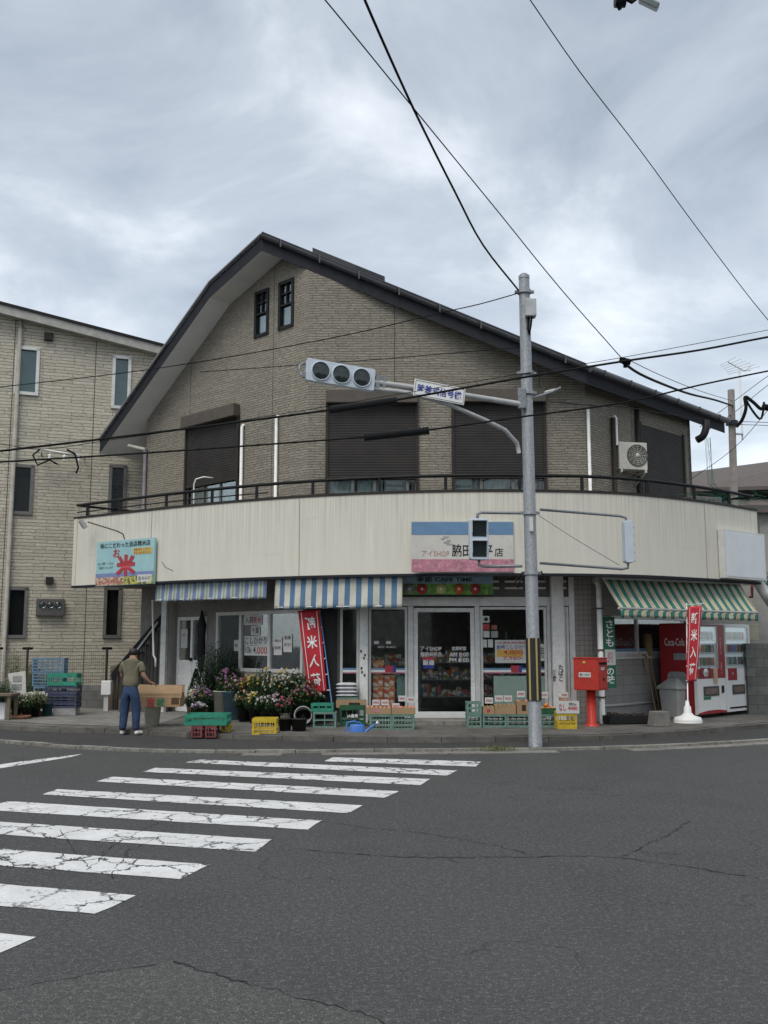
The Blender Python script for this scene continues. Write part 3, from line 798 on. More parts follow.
# returns at both ends
e0, e1 = arc[0], arc[-1]
r0 = e0 + rv * 2.6; r1 = e1 + Vector((-.66, .75, 0)) * 1.6
for p, q, sgn in ((e0, r0, 1), (e1, r1, -1)):
    d = (q - p).normalized(); m_ = Vector((d.y, -d.x, 0)) * .14 * sgn
    mb.slab([(x.x, x.y, HT) for x in (p, q, q + m_, p + m_)], HT - HB)
bal = obj('balcony', mb, M['stucco'], shop, Matrix())
# joints in the render
for px in (706, 300, 148):
    mb = MB(); i = min(range(n), key=lambda k: abs(384 + F * arc[k].x / arc[k].y - px)); p = arc[i]
    mb.box(p.x - .006, p.x + .006, p.y - .006, p.y + .01, HB, HT)
    obj('render_joint', mb, pm('joint_dark', (.28, .27, .22), .9), bal, Matrix())
# dark cap and drip edge
def ribbon(line, o0, o1, z0, z1, mat, name, parent):
    a = offset(line, o0); b = offset(line, o1); vs = []; fs = []
    for p, q in zip(a, b): vs += [(p.x, p.y, z0), (p.x, p.y, z1), (q.x, q.y, z1), (q.x, q.y, z0)]
    for i in range(1, len(a)):
        c = 4 * i
        for k in range(4): fs.append((c - 4 + k, c + k, c + (k + 1) % 4, c - 4 + (k + 1) % 4))
    fs += [(0, 1, 2, 3), (4 * len(a) - 1, 4 * len(a) - 2, 4 * len(a) - 3, 4 * len(a) - 4)]
    return obj(name, MB().add(vs, fs), mat, parent, Matrix())
ribbon(arc, -.015, .155, HT + .001, HT + .05, M['brown'], 'parapet_cap', bal)
ribbon(arc, -.012, .12, HB - .05, HB - .001, M['fascia'], 'drip_edge', bal)
# floor slab, seen from below
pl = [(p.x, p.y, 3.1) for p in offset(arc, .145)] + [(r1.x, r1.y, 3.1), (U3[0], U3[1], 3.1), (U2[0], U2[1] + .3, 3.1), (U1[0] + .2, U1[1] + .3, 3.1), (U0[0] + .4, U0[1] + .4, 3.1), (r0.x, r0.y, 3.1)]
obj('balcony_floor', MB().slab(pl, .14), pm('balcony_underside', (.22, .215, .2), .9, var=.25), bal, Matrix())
# railing
rail = offset(arc, .07); mb = MB(); ZR = HT + .33
def rpts(z): return [(p.x, p.y, z) for p in rail]
rl = obj('railing', mb, M['black'], bal, Matrix()) if False else None
mb.tube(rpts(ZR), .034, 6)
mb.tube(rpts(HT + .16)[:18], .014, 5)
end0 = [(rail[0].x, rail[0].y, ZR), (rail[0].x + rv.x * 2.4, rail[0].y + rv.y * 2.4, ZR)]
mb.tube(end0, .028, 6)
end1 = [(rail[-1].x, rail[-1].y, ZR), (r1.x, r1.y, ZR)]; mb.tube(end1, .028, 6)
Lr = run(rail); s = .02; k = 0
while s < Lr[-1]:
    i = next(j for j in range(len(Lr)) if Lr[j] >= s); p = rail[i]
    mb.box(p.x - .03, p.x + .03, p.y - .02, p.y + .02, HT + .05, ZR); s += 1.32
obj('railing', mb, M['black'], bal, Matrix())
# dangling green net at right end of the balcony
mb = MB()
for k in range(7):
    x = at(686 + k * .7, 0, 22.0).x; pts = [(x + random.uniform(-.02, .02), 22.0 + .05 * math.sin(k), 6.3), (x + random.uniform(-.1, .1), 21.7, 5.2), (x + .2 + random.uniform(-.1, .2), 21.6, 4.75)]
    mb.tube(pts, .004, 3)
for k in range(90):
    x0 = at(random.uniform(662, 752), 0, 21.3).x; z = random.uniform(4.5, 4.95); mb.tube([(x0, 21.2, z), (x0 + random.uniform(-.35, .35), 21.2, z + random.uniform(-.12, .12))], .005, 3)
single('bird_net', mb, M['greennet'], 'tangled green bird net draped over the right end of the balcony rail', 'net')
# curved pipe ends above parapet
mb = MB()
for px, yb, yt in ((216, 505, 487), (223, 505, 487)):
    pass
def hook(x0, x1, Y, name='conduit'):
    a = at(x0, 497, Y); b = at(x0, 482, Y); c = at((x0 * .5 + x1 * .5), 477, Y); d = at(x1, 478, Y)
    return obj(name, MB().tube([(a.x, Y, HT - .2), (b.x, Y, b.z - .05), (b.x + .04, Y, b.z + .06), tuple(c), tuple(d)], .016, 8), M['alu'], bal, Matrix())
hook(194, 213, 20.5)

# --- signs on the parapet
def framebox(a, b): return Frame((a.x, a.y), (b.x, b.y))
def bal_pt(px, off=0.0):
    i = min(range(len(arc) - 1), key=lambda k: abs(384 + F * (arc[k].x + arc[k + 1].x) / (arc[k].y + arc[k + 1].y) / 1.0 - px))
    # finer
    best = None
    for k in range(max(0, i - 1), min(len(arc) - 1, i + 2)):
        for j in range(20):
            p = arc[k].lerp(arc[k + 1], j / 20); e = abs(384 + F / math.cos(PITCH) * 1.0 * p.x / (p.y * math.cos(0)) * math.cos(PITCH) - px)
            if best is None or e < best[0]: best = (e, p)
    return best[1]
a, b = bal_pt(96), bal_pt(154)
fs_ = framebox(a, b); fs_.M = fs_.M @ Matrix.Translation((0, -.10, 0)); fs_.Mi = fs_.M.inverted()
u0, zt = fs_.loc(97, 543); u1, zb = fs_.loc(153.5, 582); zt = fs_.loc(125, 540)[1]; zb = fs_.loc(125, 585)[1]; W = u1 - u0; H = zt - zb
sg = obj('signboard', MB().box(u0, u1, 0, .05, zb, zt), M['cyan'], shop, fs_.M, label='pale blue rice signboard on the left of the balcony')
obj('hill_band', MB().box(u0, u1, -.004, -.001, zb + H * .14, zb + H * .28), M['lav'], sg, fs_.M)
obj('flower_field', MB().box(u0, u0 + W * .5, -.007, -.0045, zb + .01, zb + H * .19), M['flowerprint'], sg, fs_.M)
obj('yellow_field', MB().box(u0 + W * .5, u1, -.007, -.0045, zb + .01, zb + H * .19), M['flowerprint2'], sg, fs_.M)
obj('phone_panel', MB().box(u0 + W * .73, u1 - W * .03, -.010, -.0075, zb + H * .05, zb + H * .21), M['paper'], sg, fs_.M)
lettering('☎ 82-0127', u0 + W * .85, zb + H * .13, W * .2, H * .09, M['ink'], sg, fs_.M, y=-.013)
lettering('味にこだわった自店精米店', u0 + W * .5, zb + H * .90, W * .86, H * .12, M['ink'], sg, fs_.M, y=-.006, bold=.012)
lettering('お', u0 + W * .36, zb + H * .72, W * .12, H * .19, M['redink'], sg, fs_.M, y=-.006, bold=.02)
lettering('米', u0 + W * .53, zb + H * .44, W * .34, H * .46, M['redink'], sg, fs_.M, y=-.012, bold=.05)
obj('yellow_panel', MB().box(u0 + W * .65, u0 + W * .96, -.004, -.001, zb + H * .66, zb + H * .80), M['polyellow'], sg, fs_.M)
lettering('新鮮野菜 くだもの', u0 + W * .8, zb + H * .765, W * .28, H * .055, M['redink'], sg, fs_.M, y=-.006)
lettering('生花 お米 あります', u0 + W * .8, zb + H * .695, W * .28, H * .055, M['redink'], sg, fs_.M, y=-.006)
lettering('お米・野菜・くだもの', u0 + W * .17, zb + H * .50, W * .28, H * .06, M['ink'], sg, fs_.M, y=-.006)
lettering('お届けいたします', u0 + W * .18, zb + H * .41, W * .25, H * .06, M['ink'], sg, fs_.M, y=-.006)
# main painted sign in the middle
ys = min(p.y for p in arc if -.0 < p.x < 2.6) - .03
fm = Frame((.5, ys), (2.5, ys)); r = rect(fm, 411.5, 521, 513.5, 572); r[2] = max(r[2], HB + .005)
u0, u1, zb, zt = r; W = u1 - u0; H = zt - zb
sg = obj('shop_sign', MB().box(u0, u1, 0, .035, zb, zt), M['signwhite'], shop, fm.M, label='faded white shop sign with blue and pink bands over the entrance')
obj('blue_band', MB().box(u0, u1, -.004, -.001, zb + H * .73, zt - H * .02), M['signblue'], sg, fm.M)
obj('pink_band', MB().box(u0, u1, -.004, -.001, zb + .005, zb + H * .25), M['signpink'], sg, fm.M)
lettering('脇田米平', u0 + W * .595, zb + H * .42, W * .40, H * .24, M['ink'], sg, fm.M, bold=.018)
lettering('店', u0 + W * .855, zb + H * .385, W * .085, H * .17, M['ink'], sg, fm.M, bold=.012)
lettering('アイSHOP', u0 + W * .235, zb + H * .36, W * .27, H * .12, pm('faded_red_ink', (.42, .20, .17), .7), sg, fm.M)
for _ in range(5):
    x = u0 + W * random.uniform(.27, .36); z = zb + H * (.53 + .035 * _); obj('worn_mark', MB().box(x, x + random.uniform(.06, .14), -.006, -.001, z, z + H * .028), pm('grey_stain', (.36, .36, .35), .8), sg, fm.M)
# blank light box on the right
a, b = bal_pt(719), bal_pt(759.5); fb = framebox(a, b); fb.M = fb.M @ Matrix.Translation((0, -.16, 0)); fb.Mi = fb.M.inverted()
u0 = 0.0; u1 = fb.L; zb = HB + .02; zt = fb.loc(740, 531)[1]
lb = obj('light_box', MB().box(u0, u1, 0, .14, zb, zt), M['alu'], shop, fb.M, label='blank white sign box on the right end of the balcony')
obj('face_panel', MB().box(u0 + .05, u1 - .04, -.008, -.001, zb + .04, zt - .05), pm('pale_sign_face', (.72, .75, .76), .5, var=.08, scale=3), lb, fb.M)
# floodlight on an arm over the left sign
mb = MB().tube([at(124.5, 539, 21.0), at(123, 534, 20.9), at(117, 531, 20.9), at(88, 522, 21.8)], .015, 6)
fl = obj('sign_lamp', mb, M['bark'], shop, Matrix()); p = at(83, 524, 21.7)
obj('lamp_head', MB().tube([p + Vector((-.05, 0, .07)), p + Vector((.06, -.03, -.08))], .06, 10), M['white'], fl, Matrix())
# small hooks on parapet
mb = MB().tube([at(162, 562, 20.55), at(165, 567, 20.4), at(173, 571, 20.2)], .008, 5); obj('cable_hook', mb, M['bark'], bal, Matrix())

# --- ground storey
gL = Frame(K0, K1); gC = Frame(K1, K2); gR = Frame(K2, K3)
Z0, ZC = .12, 2.955
def gp(fr, holes, mat, name='ground_wall', thick=.15, u0=0, u1=None):
    u1 = fr.L if u1 is None else u1
    return build_wall(fr, [(u0, Z0), (u1, Z0), (u1, ZC), (u0, ZC)], mat, holes, thick, name)
# left wing: door + glazed shop front
dL = rect(gL, 177, 617, 206, 708); dL[2] = Z0 + .02
gL0 = rect(gL, 216, 611, 303, 672)
gp(gL, [dL, gL0], M['greywall'])
def glazing(fr, r, bars, name, mat_frame=None, fw=.04, horizontals=(), pane=True, depth=.05, parent=shop):
    u0, u1, z0, z1 = r; mf = mat_frame or M['alu']
    mb = MB().box(u0, u1, -.01, depth, z0, z0 + fw).box(u0, u1, -.01, depth, z1 - fw, z1)
    for b in [u0 + fw / 2, u1 - fw / 2] + list(bars): mb.box(b - fw / 2, b + fw / 2, -.012, depth + .002, z0, z1)
    for h in horizontals: mb.box(u0, u1, -.008, depth - .004, h - fw / 2, h + fw / 2)
    w = obj(name, mb, mf, parent, fr.M)
    if pane: obj('pane', MB().box(u0, u1, .018, .024, z0, z1), M['glass'], w, fr.M)
    return w
U = lambda fr, px, py=650: fr.loc(px, py)[0]
wl = glazing(gL, gL0, [U(gL, 240), U(gL, 269)], 'shop_window', fw=.07)
# notices on left window
def notice(fr, px0, py0, px1, py1, parent, texts=(), mat=None, off=-.014, label=None):
    u0, u1, z0, z1 = rect(fr, px0, py0, px1, py1, off)
    o = obj('notice', MB().box(u0, u1, -off - .002, -off, z0, z1), mat or M['paper'], parent, fr.M, label=label)
    for (s, cx, cz, w, h, m) in texts:
        lettering(s, u0 + (u1 - u0) * cx, z0 + (z1 - z0) * cz, (u1 - u0) * w, (z1 - z0) * h, m, o, fr.M, y=-off - .005, bold=.01, th=0)
    return o
notice(gL, 244, 615, 262, 625, wl, [('入荷', .3, .5, .45, .7, M['ink']), ('新米', .75, .5, .42, .7, M['redink'])])
notice(gL, 251, 626, 260, 635, wl, [('千葉', .5, .5, .8, .7, M['ink'])])
notice(gL, 244.5, 636, 268, 645, wl, [('こしひかり', .5, .5, .92, .75, M['ink'])])
notice(gL, 244.5, 645.5, 268, 655.5, wl, [('10k 4,', .28, .5, .5, .75, M['ink']), ('000', .76, .5, .42, .75, M['redink'])])
notice(gL, 234, 640, 239, 651, wl, [('営業中', .5, .5, .6, .3, M['ink'])])
notice(gL, 274, 637, 282, 655, wl, [('お知らせ', .5, .8, .8, .15, M['ink']), ('毎月の特売日', .5, .4, .8, .2, M['ink'])])
notice(gL, 283.5, 634, 292, 652, wl, [('配達', .5, .8, .7, .2, M['ink']), ('承ります', .5, .4, .8, .2, M['ink'])])
# door on the left
dr = glazing(gL, dL, [(dL[0] + dL[1]) / 2], 'door', M['white'], fw=.07, pane=False)
zm = gL.loc(190, 660)[1]
obj('door_panel', MB().box(dL[0], dL[1], .0, .03, dL[2], zm), M['white'], dr, gL.M)
mb = MB()
for i in range(2):
    a0 = dL[0] + (dL[1] - dL[0]) * (.07 + .48 * i); mb.box(a0, a0 + (dL[1] - dL[0]) * .4, -.006, -.001, dL[2] + .1, zm - .08)
obj('door_moulding', mb, M['white'], dr, gL.M, bevel=.005)
obj('pane', MB().box(dL[0], dL[1], .018, .024, zm, dL[3]), M['glass'], dr, gL.M)
obj('handle', MB().box((dL[0] + dL[1]) / 2 - .02, (dL[0] + dL[1]) / 2 + .05, -.05, -.013, zm - .02, zm + .05), M['black'], dr, gL.M)
notice(gL, 181, 629, 187.5, 648, dr, [('御用の方はこちら', .5, .5, .5, .5, M['ink'])])
# post at the left end under the balcony and drain
for px, y0_, y1_, w_ in ((163, 604, 700, .06), (166.5, 604, 700, .025)):
    p = at(px, 650, 22.2); obj('balcony_post', MB().box(p.x - w_, p.x + w_, 22.2, 22.2 + 2 * w_, Z0, ZC), M['alu'] if w_ > .03 else M['greywall'], shop, Matrix())
p = at(152.5, 600, 21.6); q = at(153.5, 655, 21.6); q2 = at(155.5, 667, 21.6)
obj('drain_pipe', MB().tube([p, q, at(155.5, 659, 21.6), q2], .022, 8), M['white'], shop, Matrix())

# centre bays
UC = lambda px: gC.loc(px, 660)[0]
ztr = gC.loc(440, 607)[1]      # transom underside
zsill = gC.loc(440, 700)[1]
cols = []
# transom band with louvres above
def zc(py, px=450): return gC.loc(px, py)[1]
mb = MB().box(UC(360), UC(575), -.02, .10, zc(606), zc(597))
obj('lintel', mb, M['alu'], shop, gC.M)
obj('lintel_board', MB().box(0, UC(578), .03, .12, zc(597) + .002, ZC), pm('dim_board', (.16, .155, .145), .8), shop, gC.M)
obj('lintel_board', MB().box(0, UC(360), .02, .10, zc(606), zc(597)), M['greywall'], shop, gC.M)
mb = MB()
for xa, xb in ((492, 500), (506, 524), (538, 547), (562, 568)):
    for yy in (581.5, 588): 
        mb.box(UC(xa), UC(xb), -.03, .028, zc(yy + 1.1), zc(yy - .9))
obj('vent_louvre', mb, M['cleanwhite'], shop, gC.M)
# white steel columns and frames
def column_(x0, x1, z1=None, mat=None, y0=-.12, name='column'):
    return obj(name, MB().box(UC(x0), UC(x1), y0, .03, Z0, z1 or zc(597)), mat or M['white'], shop, gC.M, bevel=.004)
column_(359.5, 368); column_(408, 413.5, zc(606) - .002, M['alu'], -.05, 'door_post'); column_(475, 480, zc(606) - .002, M['alu'], -.05, 'door_post')
column_(551.5, 563.5, ZC, None, -.16); column_(547.5, 551, zc(606) - .003, M['alu'], -.03, 'door_post'); column_(570, 575.5, ZC - .003, M['alu'], -.027)
column_(337, 339.5, zc(597), M['greyframe'], -.01); column_(331, 336.5, ZC - .003, M['greywall'], -.08)
# black signs / rust spots on the round white columns
mb = MB()
for x, y in ((361, 651), (364, 658), (361.5, 668), (365, 655), (364.5, 675), (362, 672)): 
    u_, z_ = gC.loc(x, y, .12); mb.box(u_ - .018, u_ + .018, -.124, -.121, z_ - .03, z_ + .02)
obj('rust_mark', mb, M['bark'], shop, gC.M)
lettering('たばこ', gC.loc(559, 673, .16)[0] + .04, gC.loc(559, 673, .16)[1], .10, .32, M['ink'], shop, gC.M, y=-.165, vertical=True, bold=.02, name='column_lettering')
lettering('酒類', gC.loc(556, 676, .16)[0] - .03, gC.loc(559, 676, .16)[1], .07, .22, M['ink'], shop, gC.M, y=-.165, vertical=True, bold=.02, name='column_lettering')
# glazing bays
def bay(x0, x1, name='shop_window', low=None):
    r = [UC(x0), UC(x1), Z0 + .02 if low is None else low, zc(607)]
    return glazing(gC, r, [], name, M['alu'], fw=.05)
b0 = bay(340, 359); b1 = bay(368.5, 407.5); b2 = bay(480.5, 547); b3 = bay(564, 569.5)
r = [UC(413.8), UC(474.8), Z0 + .08, zc(608)]
ed = glazing(gC, r, [], 'entrance_door', M['white'], fw=.08)
obj('threshold_rail', MB().box(r[0], r[1], -.02, .05, Z0 + .081, Z0 + .20), M['cleanwhite'], ed, gC.M)
def onglass(s, px, py, wpx, hpx, par, mat=M['whiteink'], bold=.01, off=.0):
    u_, z_ = gC.loc(px, py, off); k = 19.5 / F
    return lettering(s, u_, z_, wpx * k, hpx * k, mat, par, gC.M, y=-off + .012, bold=bold, name='door_lettering')
onglass('アイSHOP', 431, 648.5, 21, 4.5, ed); onglass('脇田米平店', 431, 654.3, 21, 4.5, ed)
onglass('営業時間', 459, 648.5, 14, 4.0, ed); onglass('AM 8:00', 459, 654.5, 19, 4.2, ed); onglass('PM 8:00', 459, 660, 19, 4.2, ed)
def sticker(px0, py0, px1, py1, mat, par, off=.004, label=None, texts=()):
    u0, u1, z0, z1 = rect(gC, px0, py0, px1, py1)
    o = obj('sticker', MB().box(u0, u1, .008 - off, .010 - off, z0, z1), mat, par, gC.M, label=label)
    for (s, cx, cz, w, h, m) in texts:
        lettering(s, u0 + (u1 - u0) * cx, z0 + (z1 - z0) * cz, (u1 - u0) * w, (z1 - z0) * h, m, o, gC.M, y=.005 - off, bold=.01)
    return o
sticker(423, 657, 434, 668.5, M['paper'], ed, texts=[('T', .5, .5, .4, .4, M['blueink'])]); sticker(423, 657, 434, 660, M['redink'], ed, .006); sticker(423, 665, 434, 668.5, M['blueink'], ed, .006)
# red-white-blue band across the glass
for x0, x1, par in ((369, 407, b1), (481, 547, b2), (340, 359, b0), (564, 569, b3)):
    for (ya, yb, m) in ((668, 670, M['signblue']), (670, 672, M['whiteink']), (672, 673.3, M['signpink'])):
        sticker(x0 + .5, ya, x1, yb, m, par)
sticker(385, 665.5, 393, 672.5, M['redink'], b1, .006); sticker(393, 665.5, 396, 672.5, M['blueink'], b1, .006)
sticker(511, 665.5, 519, 672.5, M['redink'], b2, .006); sticker(519, 665.5, 522, 672.5, M['blueink'], b2, .006)
lettering('お酒 たばこ', UC(387), zc(647), .36, .04, M['whiteink'], b1, gC.M, y=.012, bold=.02)
for q in ((374, 641, 379, 644), (386, 641, 391, 644)): sticker(*q, M['paper'], b1)
# right window notices
sticker(482.5, 616, 489.5, 622.5, M['paper'], b2, texts=[('●', .5, .5, .6, .6, M['ink'])]); sticker(483, 624, 489.5, 630, M['redink'], b2); sticker(491.5, 625, 497, 629.5, M['terracotta'], b2)
sticker(483.5, 631, 489.5, 637.5, M['paper'], b2); sticker(491, 631, 498, 637.5, M['greycrate'], b2); sticker(481.5, 639.5, 487, 647.5, M['paper'], b2); sticker(488, 639.5, 493, 647.5, M['paper'], b2)
sticker(495, 640, 528, 663, M['paper'], b2, texts=[('10k 新潟 特別栽培', .5, .88, .85, .1, M['redink']), ('金崎こしひかり', .5, .70, .92, .17, M['blueink']), ('4,000-', .58, .45, .66, .2, M['redink']), ('7,960-', .55, .2, .62, .17, M['redink'])], label='white rice price poster with red figures on the window')
sticker(497, 649.5, 523, 657, pm('poster_orange', (.72, .40, .08), .6), b2, .0062)
sticker(540, 644, 544.5, 661, M['paper'], b2, texts=[('特売', .5, .5, .7, .7, M['ink'])])
u0, u1, z0, z1 = rect(gC, 494, 676, 546, 712); obj('blind', MB().box(u0, u1, .034, .038, z0, z1), M['blind'], b2, gC.M)
# cafe banner over the door
r = rect(gC, 403, 575, 493, 594.5, .40); u0, u1, z0, z1 = r; W = u1 - u0; H = z1 - z0
cb = obj('cafe_banner', MB().box(u0, u1, -.42, -.39, z0, z1), M['cafegreen'], shop, gC.M, label='long painted banner with fruit and cups above the door')
obj('sky_strip', MB().box(u0, u1, -.425, -.4205, z0 + H * .55, z1), pm('banner_sky', (.30, .46, .58), .6, var=.3, scale=5), cb, gC.M)
lettering('季節 CAFE TIME', u0 + W * .46, z0 + H * .76, W * .62, H * .30, M['ink'], cb, gC.M, y=-.43, bold=.02)
for cx, m in ((.07, M['greycrate']), (.21, M['redink']), (.42, pm('lemon', (.65, .62, .25), .6)), (.62, pm('tomato', (.55, .13, .04), .6)), (.80, M['redink'])):
    c = (u0 + W * cx, -.435, z0 + H * .28); d = MB().lathe([(0, 0), (H * .27, 0), (H * .27, .008), (0, .008)], n=16, T=Matrix.Translation(c) @ Matrix.Rotation(R(90), 4, 'X'))
    f_ = obj('fruit_print', d, m, cb, gC.M)
    obj('fruit_centre', MB().lathe([(0, 0), (H * .07, 0), (H * .07, .004), (0, .004)], n=10, T=Matrix.Translation((c[0], c[1] - .006, c[2])) @ Matrix.Rotation(R(90), 4, 'X')), M['whiteink'], f_, gC.M)
# right wing
tilew = obj('tiled_wall', MB().box(UC(575.5), gC.L, 0, .14, Z0, ZC), M['tile'], shop, gC.M)
rw = rect(gR, 612, 617, 690, 656); rw[1] = gR.L - .5
gp(gR, [rw], M['panel'])
w2 = glazing(gR, rw, [U(gR, 638)], 'shop_window', fw=.06)
obj('sill', MB().box(rw[0] - .05, rw[1] + .05, -.06, .0, rw[2] - .05, rw[2] - .002), M['alu'], w2, gR.M)
obj('band_sticker', MB().box(rw[0] + .08, rw[1] - .1, .010, .013, rw[2] + .10, rw[2] + .16), M['signblue'], w2, gR.M)
obj('band_sticker', MB().box(rw[0] + .08, rw[1] - .1, .010, .013, rw[2] + .062, rw[2] + .098), M['whiteink'], w2, gR.M)
obj('pipe_rail', MB().tube([(.2, -.05, .42), (2.6, -.05, .42)], .025, 8), M['white'], shop, gR.M)
u_ = gC.L; pdn = at(600.5, 650, 19.2)
dp = obj('downpipe', MB().tube([(pdn.x + .0, 19.2, Z0), (pdn.x, 19.2, 2.75), (pdn.x - .05, 19.3, 2.9)], .055, 12), M['white'], shop, Matrix())
mb = MB()
for z in (.55, 1.25, 1.9, 2.45): mb.tube([(pdn.x - .09, 19.2, z), (pdn.x + .07, 19.2, z)], .062, 10)
for zc_ in (.6, 1.5, 2.3): obj('pipe_clip', MB().box(pdn.x - .14, pdn.x + .065, 19.14, 19.27, zc_, zc_ + .03), M['bark'], dp, Matrix())
obj('pipe_cap', MB().lathe([(.07, 0), (.07, .10), (0, .13)], (pdn.x - .01, 19.2, 2.82), 12), M['cleanwhite'], dp, Matrix())
# vertical green sign
fg = Frame((at(605, 650, 19.15).x, 19.2), (at(616, 650, 19.3).x, 19.35)); z1 = at(610, 617, 19.3).z; z0 = at(610, 688, 19.3).z
vs_ = obj('vertical_sign', MB().box(0, fg.L, 0, .03, z0, z1), pm('sign_green', (.02, .14, .08), .5), shop, fg.M, label='tall narrow green sign beside the white downpipe')
obj('picture_panel', MB().box(.005, fg.L - .005, -.004, -.001, z0 + (z1 - z0) * .32, z0 + (z1 - z0) * .54), M['paper'], vs_, fg.M)
lettering('さとも', fg.L / 2, z0 + (z1 - z0) * .77, fg.L * .7, (z1 - z0) * .38, M['whiteink'], vs_, fg.M, vertical=True, bold=.02)
lettering('お茶', fg.L / 2, z0 + (z1 - z0) * .43, fg.L * .6, (z1 - z0) * .16, M['signpink'], vs_, fg.M, vertical=True, bold=.02, y=-.006)
lettering('の味', fg.L / 2, z0 + (z1 - z0) * .17, fg.L * .7, (z1 - z0) * .22, M['whiteink'], vs_, fg.M, vertical=True, bold=.02)

# interior of the shop
obj('corner_panel', MB().box(.0, UC(331) - .002, .0, .12, Z0, zc(606) - .002), M['greywall'], shop, gC.M)
mb = MB(); mb.box(-5.3, 7.0, 24.3, 24.4, Z0, 3.06); mb.box(6.95, 7.05, 22.75, 24.29, Z0, 3.06)
mb.slab([(-5.2, 23.4, 3.05), (-1.4, 19.75, 3.05), (4.0, 19.75, 3.05), (6.9, 22.6, 3.05), (5, 24.6, 3.05), (-4, 24.6, 3.05)], .06)
obj('inner_wall', mb, M['interior'], shop, Matrix())
obj('inner_floor', MB().slab([(-5.2, 23.3, .135), (-1.4, 19.68, .135), (4.0, 19.68, .135), (6.9, 22.5, .135), (5, 24.6, .135), (-4, 24.6, .135)], .02), M['darkfloor'], shop, Matrix())
def shelf(x0, x1, y, levels, ztop_, label):
    t = thing('shop_shelf', label, 'shelf', ((x0 + x1) / 2, y, .135))
    mb = MB()
    for x in (x0, x1): mb.box(x - .02, x + .02, y, y + .4, .135, ztop_)
    for z in levels: mb.box(x0, x1, y - .0, y + .4, z - .02, z)
    obj('rack', mb, pm('rack_grey', (.22, .22, .21), .6), t, Matrix())
    for z in levels:
        x = x0 + .04; i = 0
        mbp = MB()
        while x < x1 - .15:
            w = random.uniform(.07, .18); h = random.uniform(.12, .26); mbp.box(x, x + w, y + .03, y + .25, z, z + h); x += w + .01
        obj('goods', mbp, M['goods'], t, Matrix())
    return t
shelf(.75, 2.9, 20.7, (.55, .9, 1.25), 1.6, 'low shop shelf of packets seen straight through the entrance glass')
shelf(-.3, .55, 20.6, (.5, .85, 1.2), 1.3, 'narrow shop shelf of packets inside the window left of the entrance')
shelf(2.6, 4.4, 21.0, (.7, 1.1, 1.5), 1.9, 'inner shop shelf of packets behind the window right of the entrance')

# awnings
def awning(x0, x1, mat, zt, zb, name, out=.12, inset=.10, pleat=.02, gaps=(), label=None):
    idx = [p for p in dense(ctrl, 40) if x0 <= 384 + F * p.x / p.y <= x1]
    a = offset(idx, inset); b = offset(idx, inset - out); LL = run(idx)
    vs = []; uv = []; fs = []; rows = 8
    for i in range(len(a)):
        for k in range(rows + 1):
            t = k / rows; p = a[i].lerp(b[i], t); pl_ = pleat * math.sin(LL[i] * 9 + k * .5) * t + .012 * math.sin(LL[i] * 31) * t
            vs.append((p.x, p.y - pl_, zt + (zb - zt) * t + (.012 * math.sin(LL[i] * 27) if k == rows else 0))); uv.append((LL[i], t * .5))
    for i in range(1, len(a)):
        for k in range(rows): c = i * (rows + 1) + k; fs.append((c - rows - 1, c - rows, c + 1, c))
    aw = obj(name, MB().add(vs, fs, uvs=uv, smooth=True), mat, shop, Matrix(), label=label)
    sd = aw.modifiers.new('solid', 'SOLIDIFY'); sd.thickness = .006
    mbx = MB().tube([(p.x, p.y, zt + .02) for p in a[::6]], .03, 8); mbx.tube([(p.x, p.y, zb + .03) for p in offset(b[::6], .02)], .012, 6)
    obj('roller_bar', mbx, M['alu'], aw, Matrix())
    return aw
awning(150, 265, M['awnfade'], 2.90, 2.52, 'awning', .03, label='short faded blue striped awning on the left')
awning(270.5, 403, M['awnblue'], 2.90, 2.31, 'awning', .05, label='longer blue and cream striped awning beside the entrance')
# green sloping awning
ta, tb = Vector((4.22, 18.9, 2.90)), Vector((7.5, 20.72, 2.90)); o_ = Vector((.55, -.83, 0)).normalized() * .42
ba, bb = ta + o_ + Vector((.0, .0, -.60)), tb + o_ + Vector((0, 0, -.63))
vs = []; uv = []; fs = []; NX, NZ = 60, 10; LA = (tb - ta).length
for i in range(NX + 1):
    for k in range(NZ + 1):
        s_ = i / NX; t = k / NZ; p = ta.lerp(tb, s_).lerp(ba.lerp(bb, s_), t); p.z -= .03 * math.sin(t * math.pi) * (1 + .4 * math.sin(s_ * 23))
        vs.append(tuple(p)); uv.append((s_ * LA, t))
for i in range(NX):
    for k in range(NZ): c = i * (NZ + 1) + k; fs.append((c, c + 1, c + NZ + 2, c + NZ + 1))
b0_ = len(vs)
for i in range(NX + 1):
    s_ = i / NX; p = ba.lerp(bb, s_)
    for k in range(4):
        vs.append((p.x + .006 * math.sin(s_ * 70 + k) * k, p.y - .01 - .015 * math.sin(s_ * 50) * k / 3, p.z - .055 * k - (.012 * math.sin(s_ * 90) if k == 3 else 0))); uv.append((s_ * LA + .1 * (k > 0), 1 + k * .1))
for i in range(NX):
    for k in range(3): c = b0_ + i * 4 + k; fs.append((c, c + 1, c + 5, c + 4))
ga = obj('awning', MB().add(vs, fs, uvs=uv, smooth=True), M['awngreen'], shop, Matrix(), label='sloping green and cream striped awning on the right')
sd = ga.modifiers.new('solid', 'SOLIDIFY'); sd.thickness = .006
mb = MB().tube([ta, tb], .04, 8).tube([ba - (bb - ba) * .012, bb], .022, 8).tube([ta, ba], .012, 6).tube([tb, bb], .012, 6)
obj('awning_bar', mb, M['alu'], ga, Matrix())
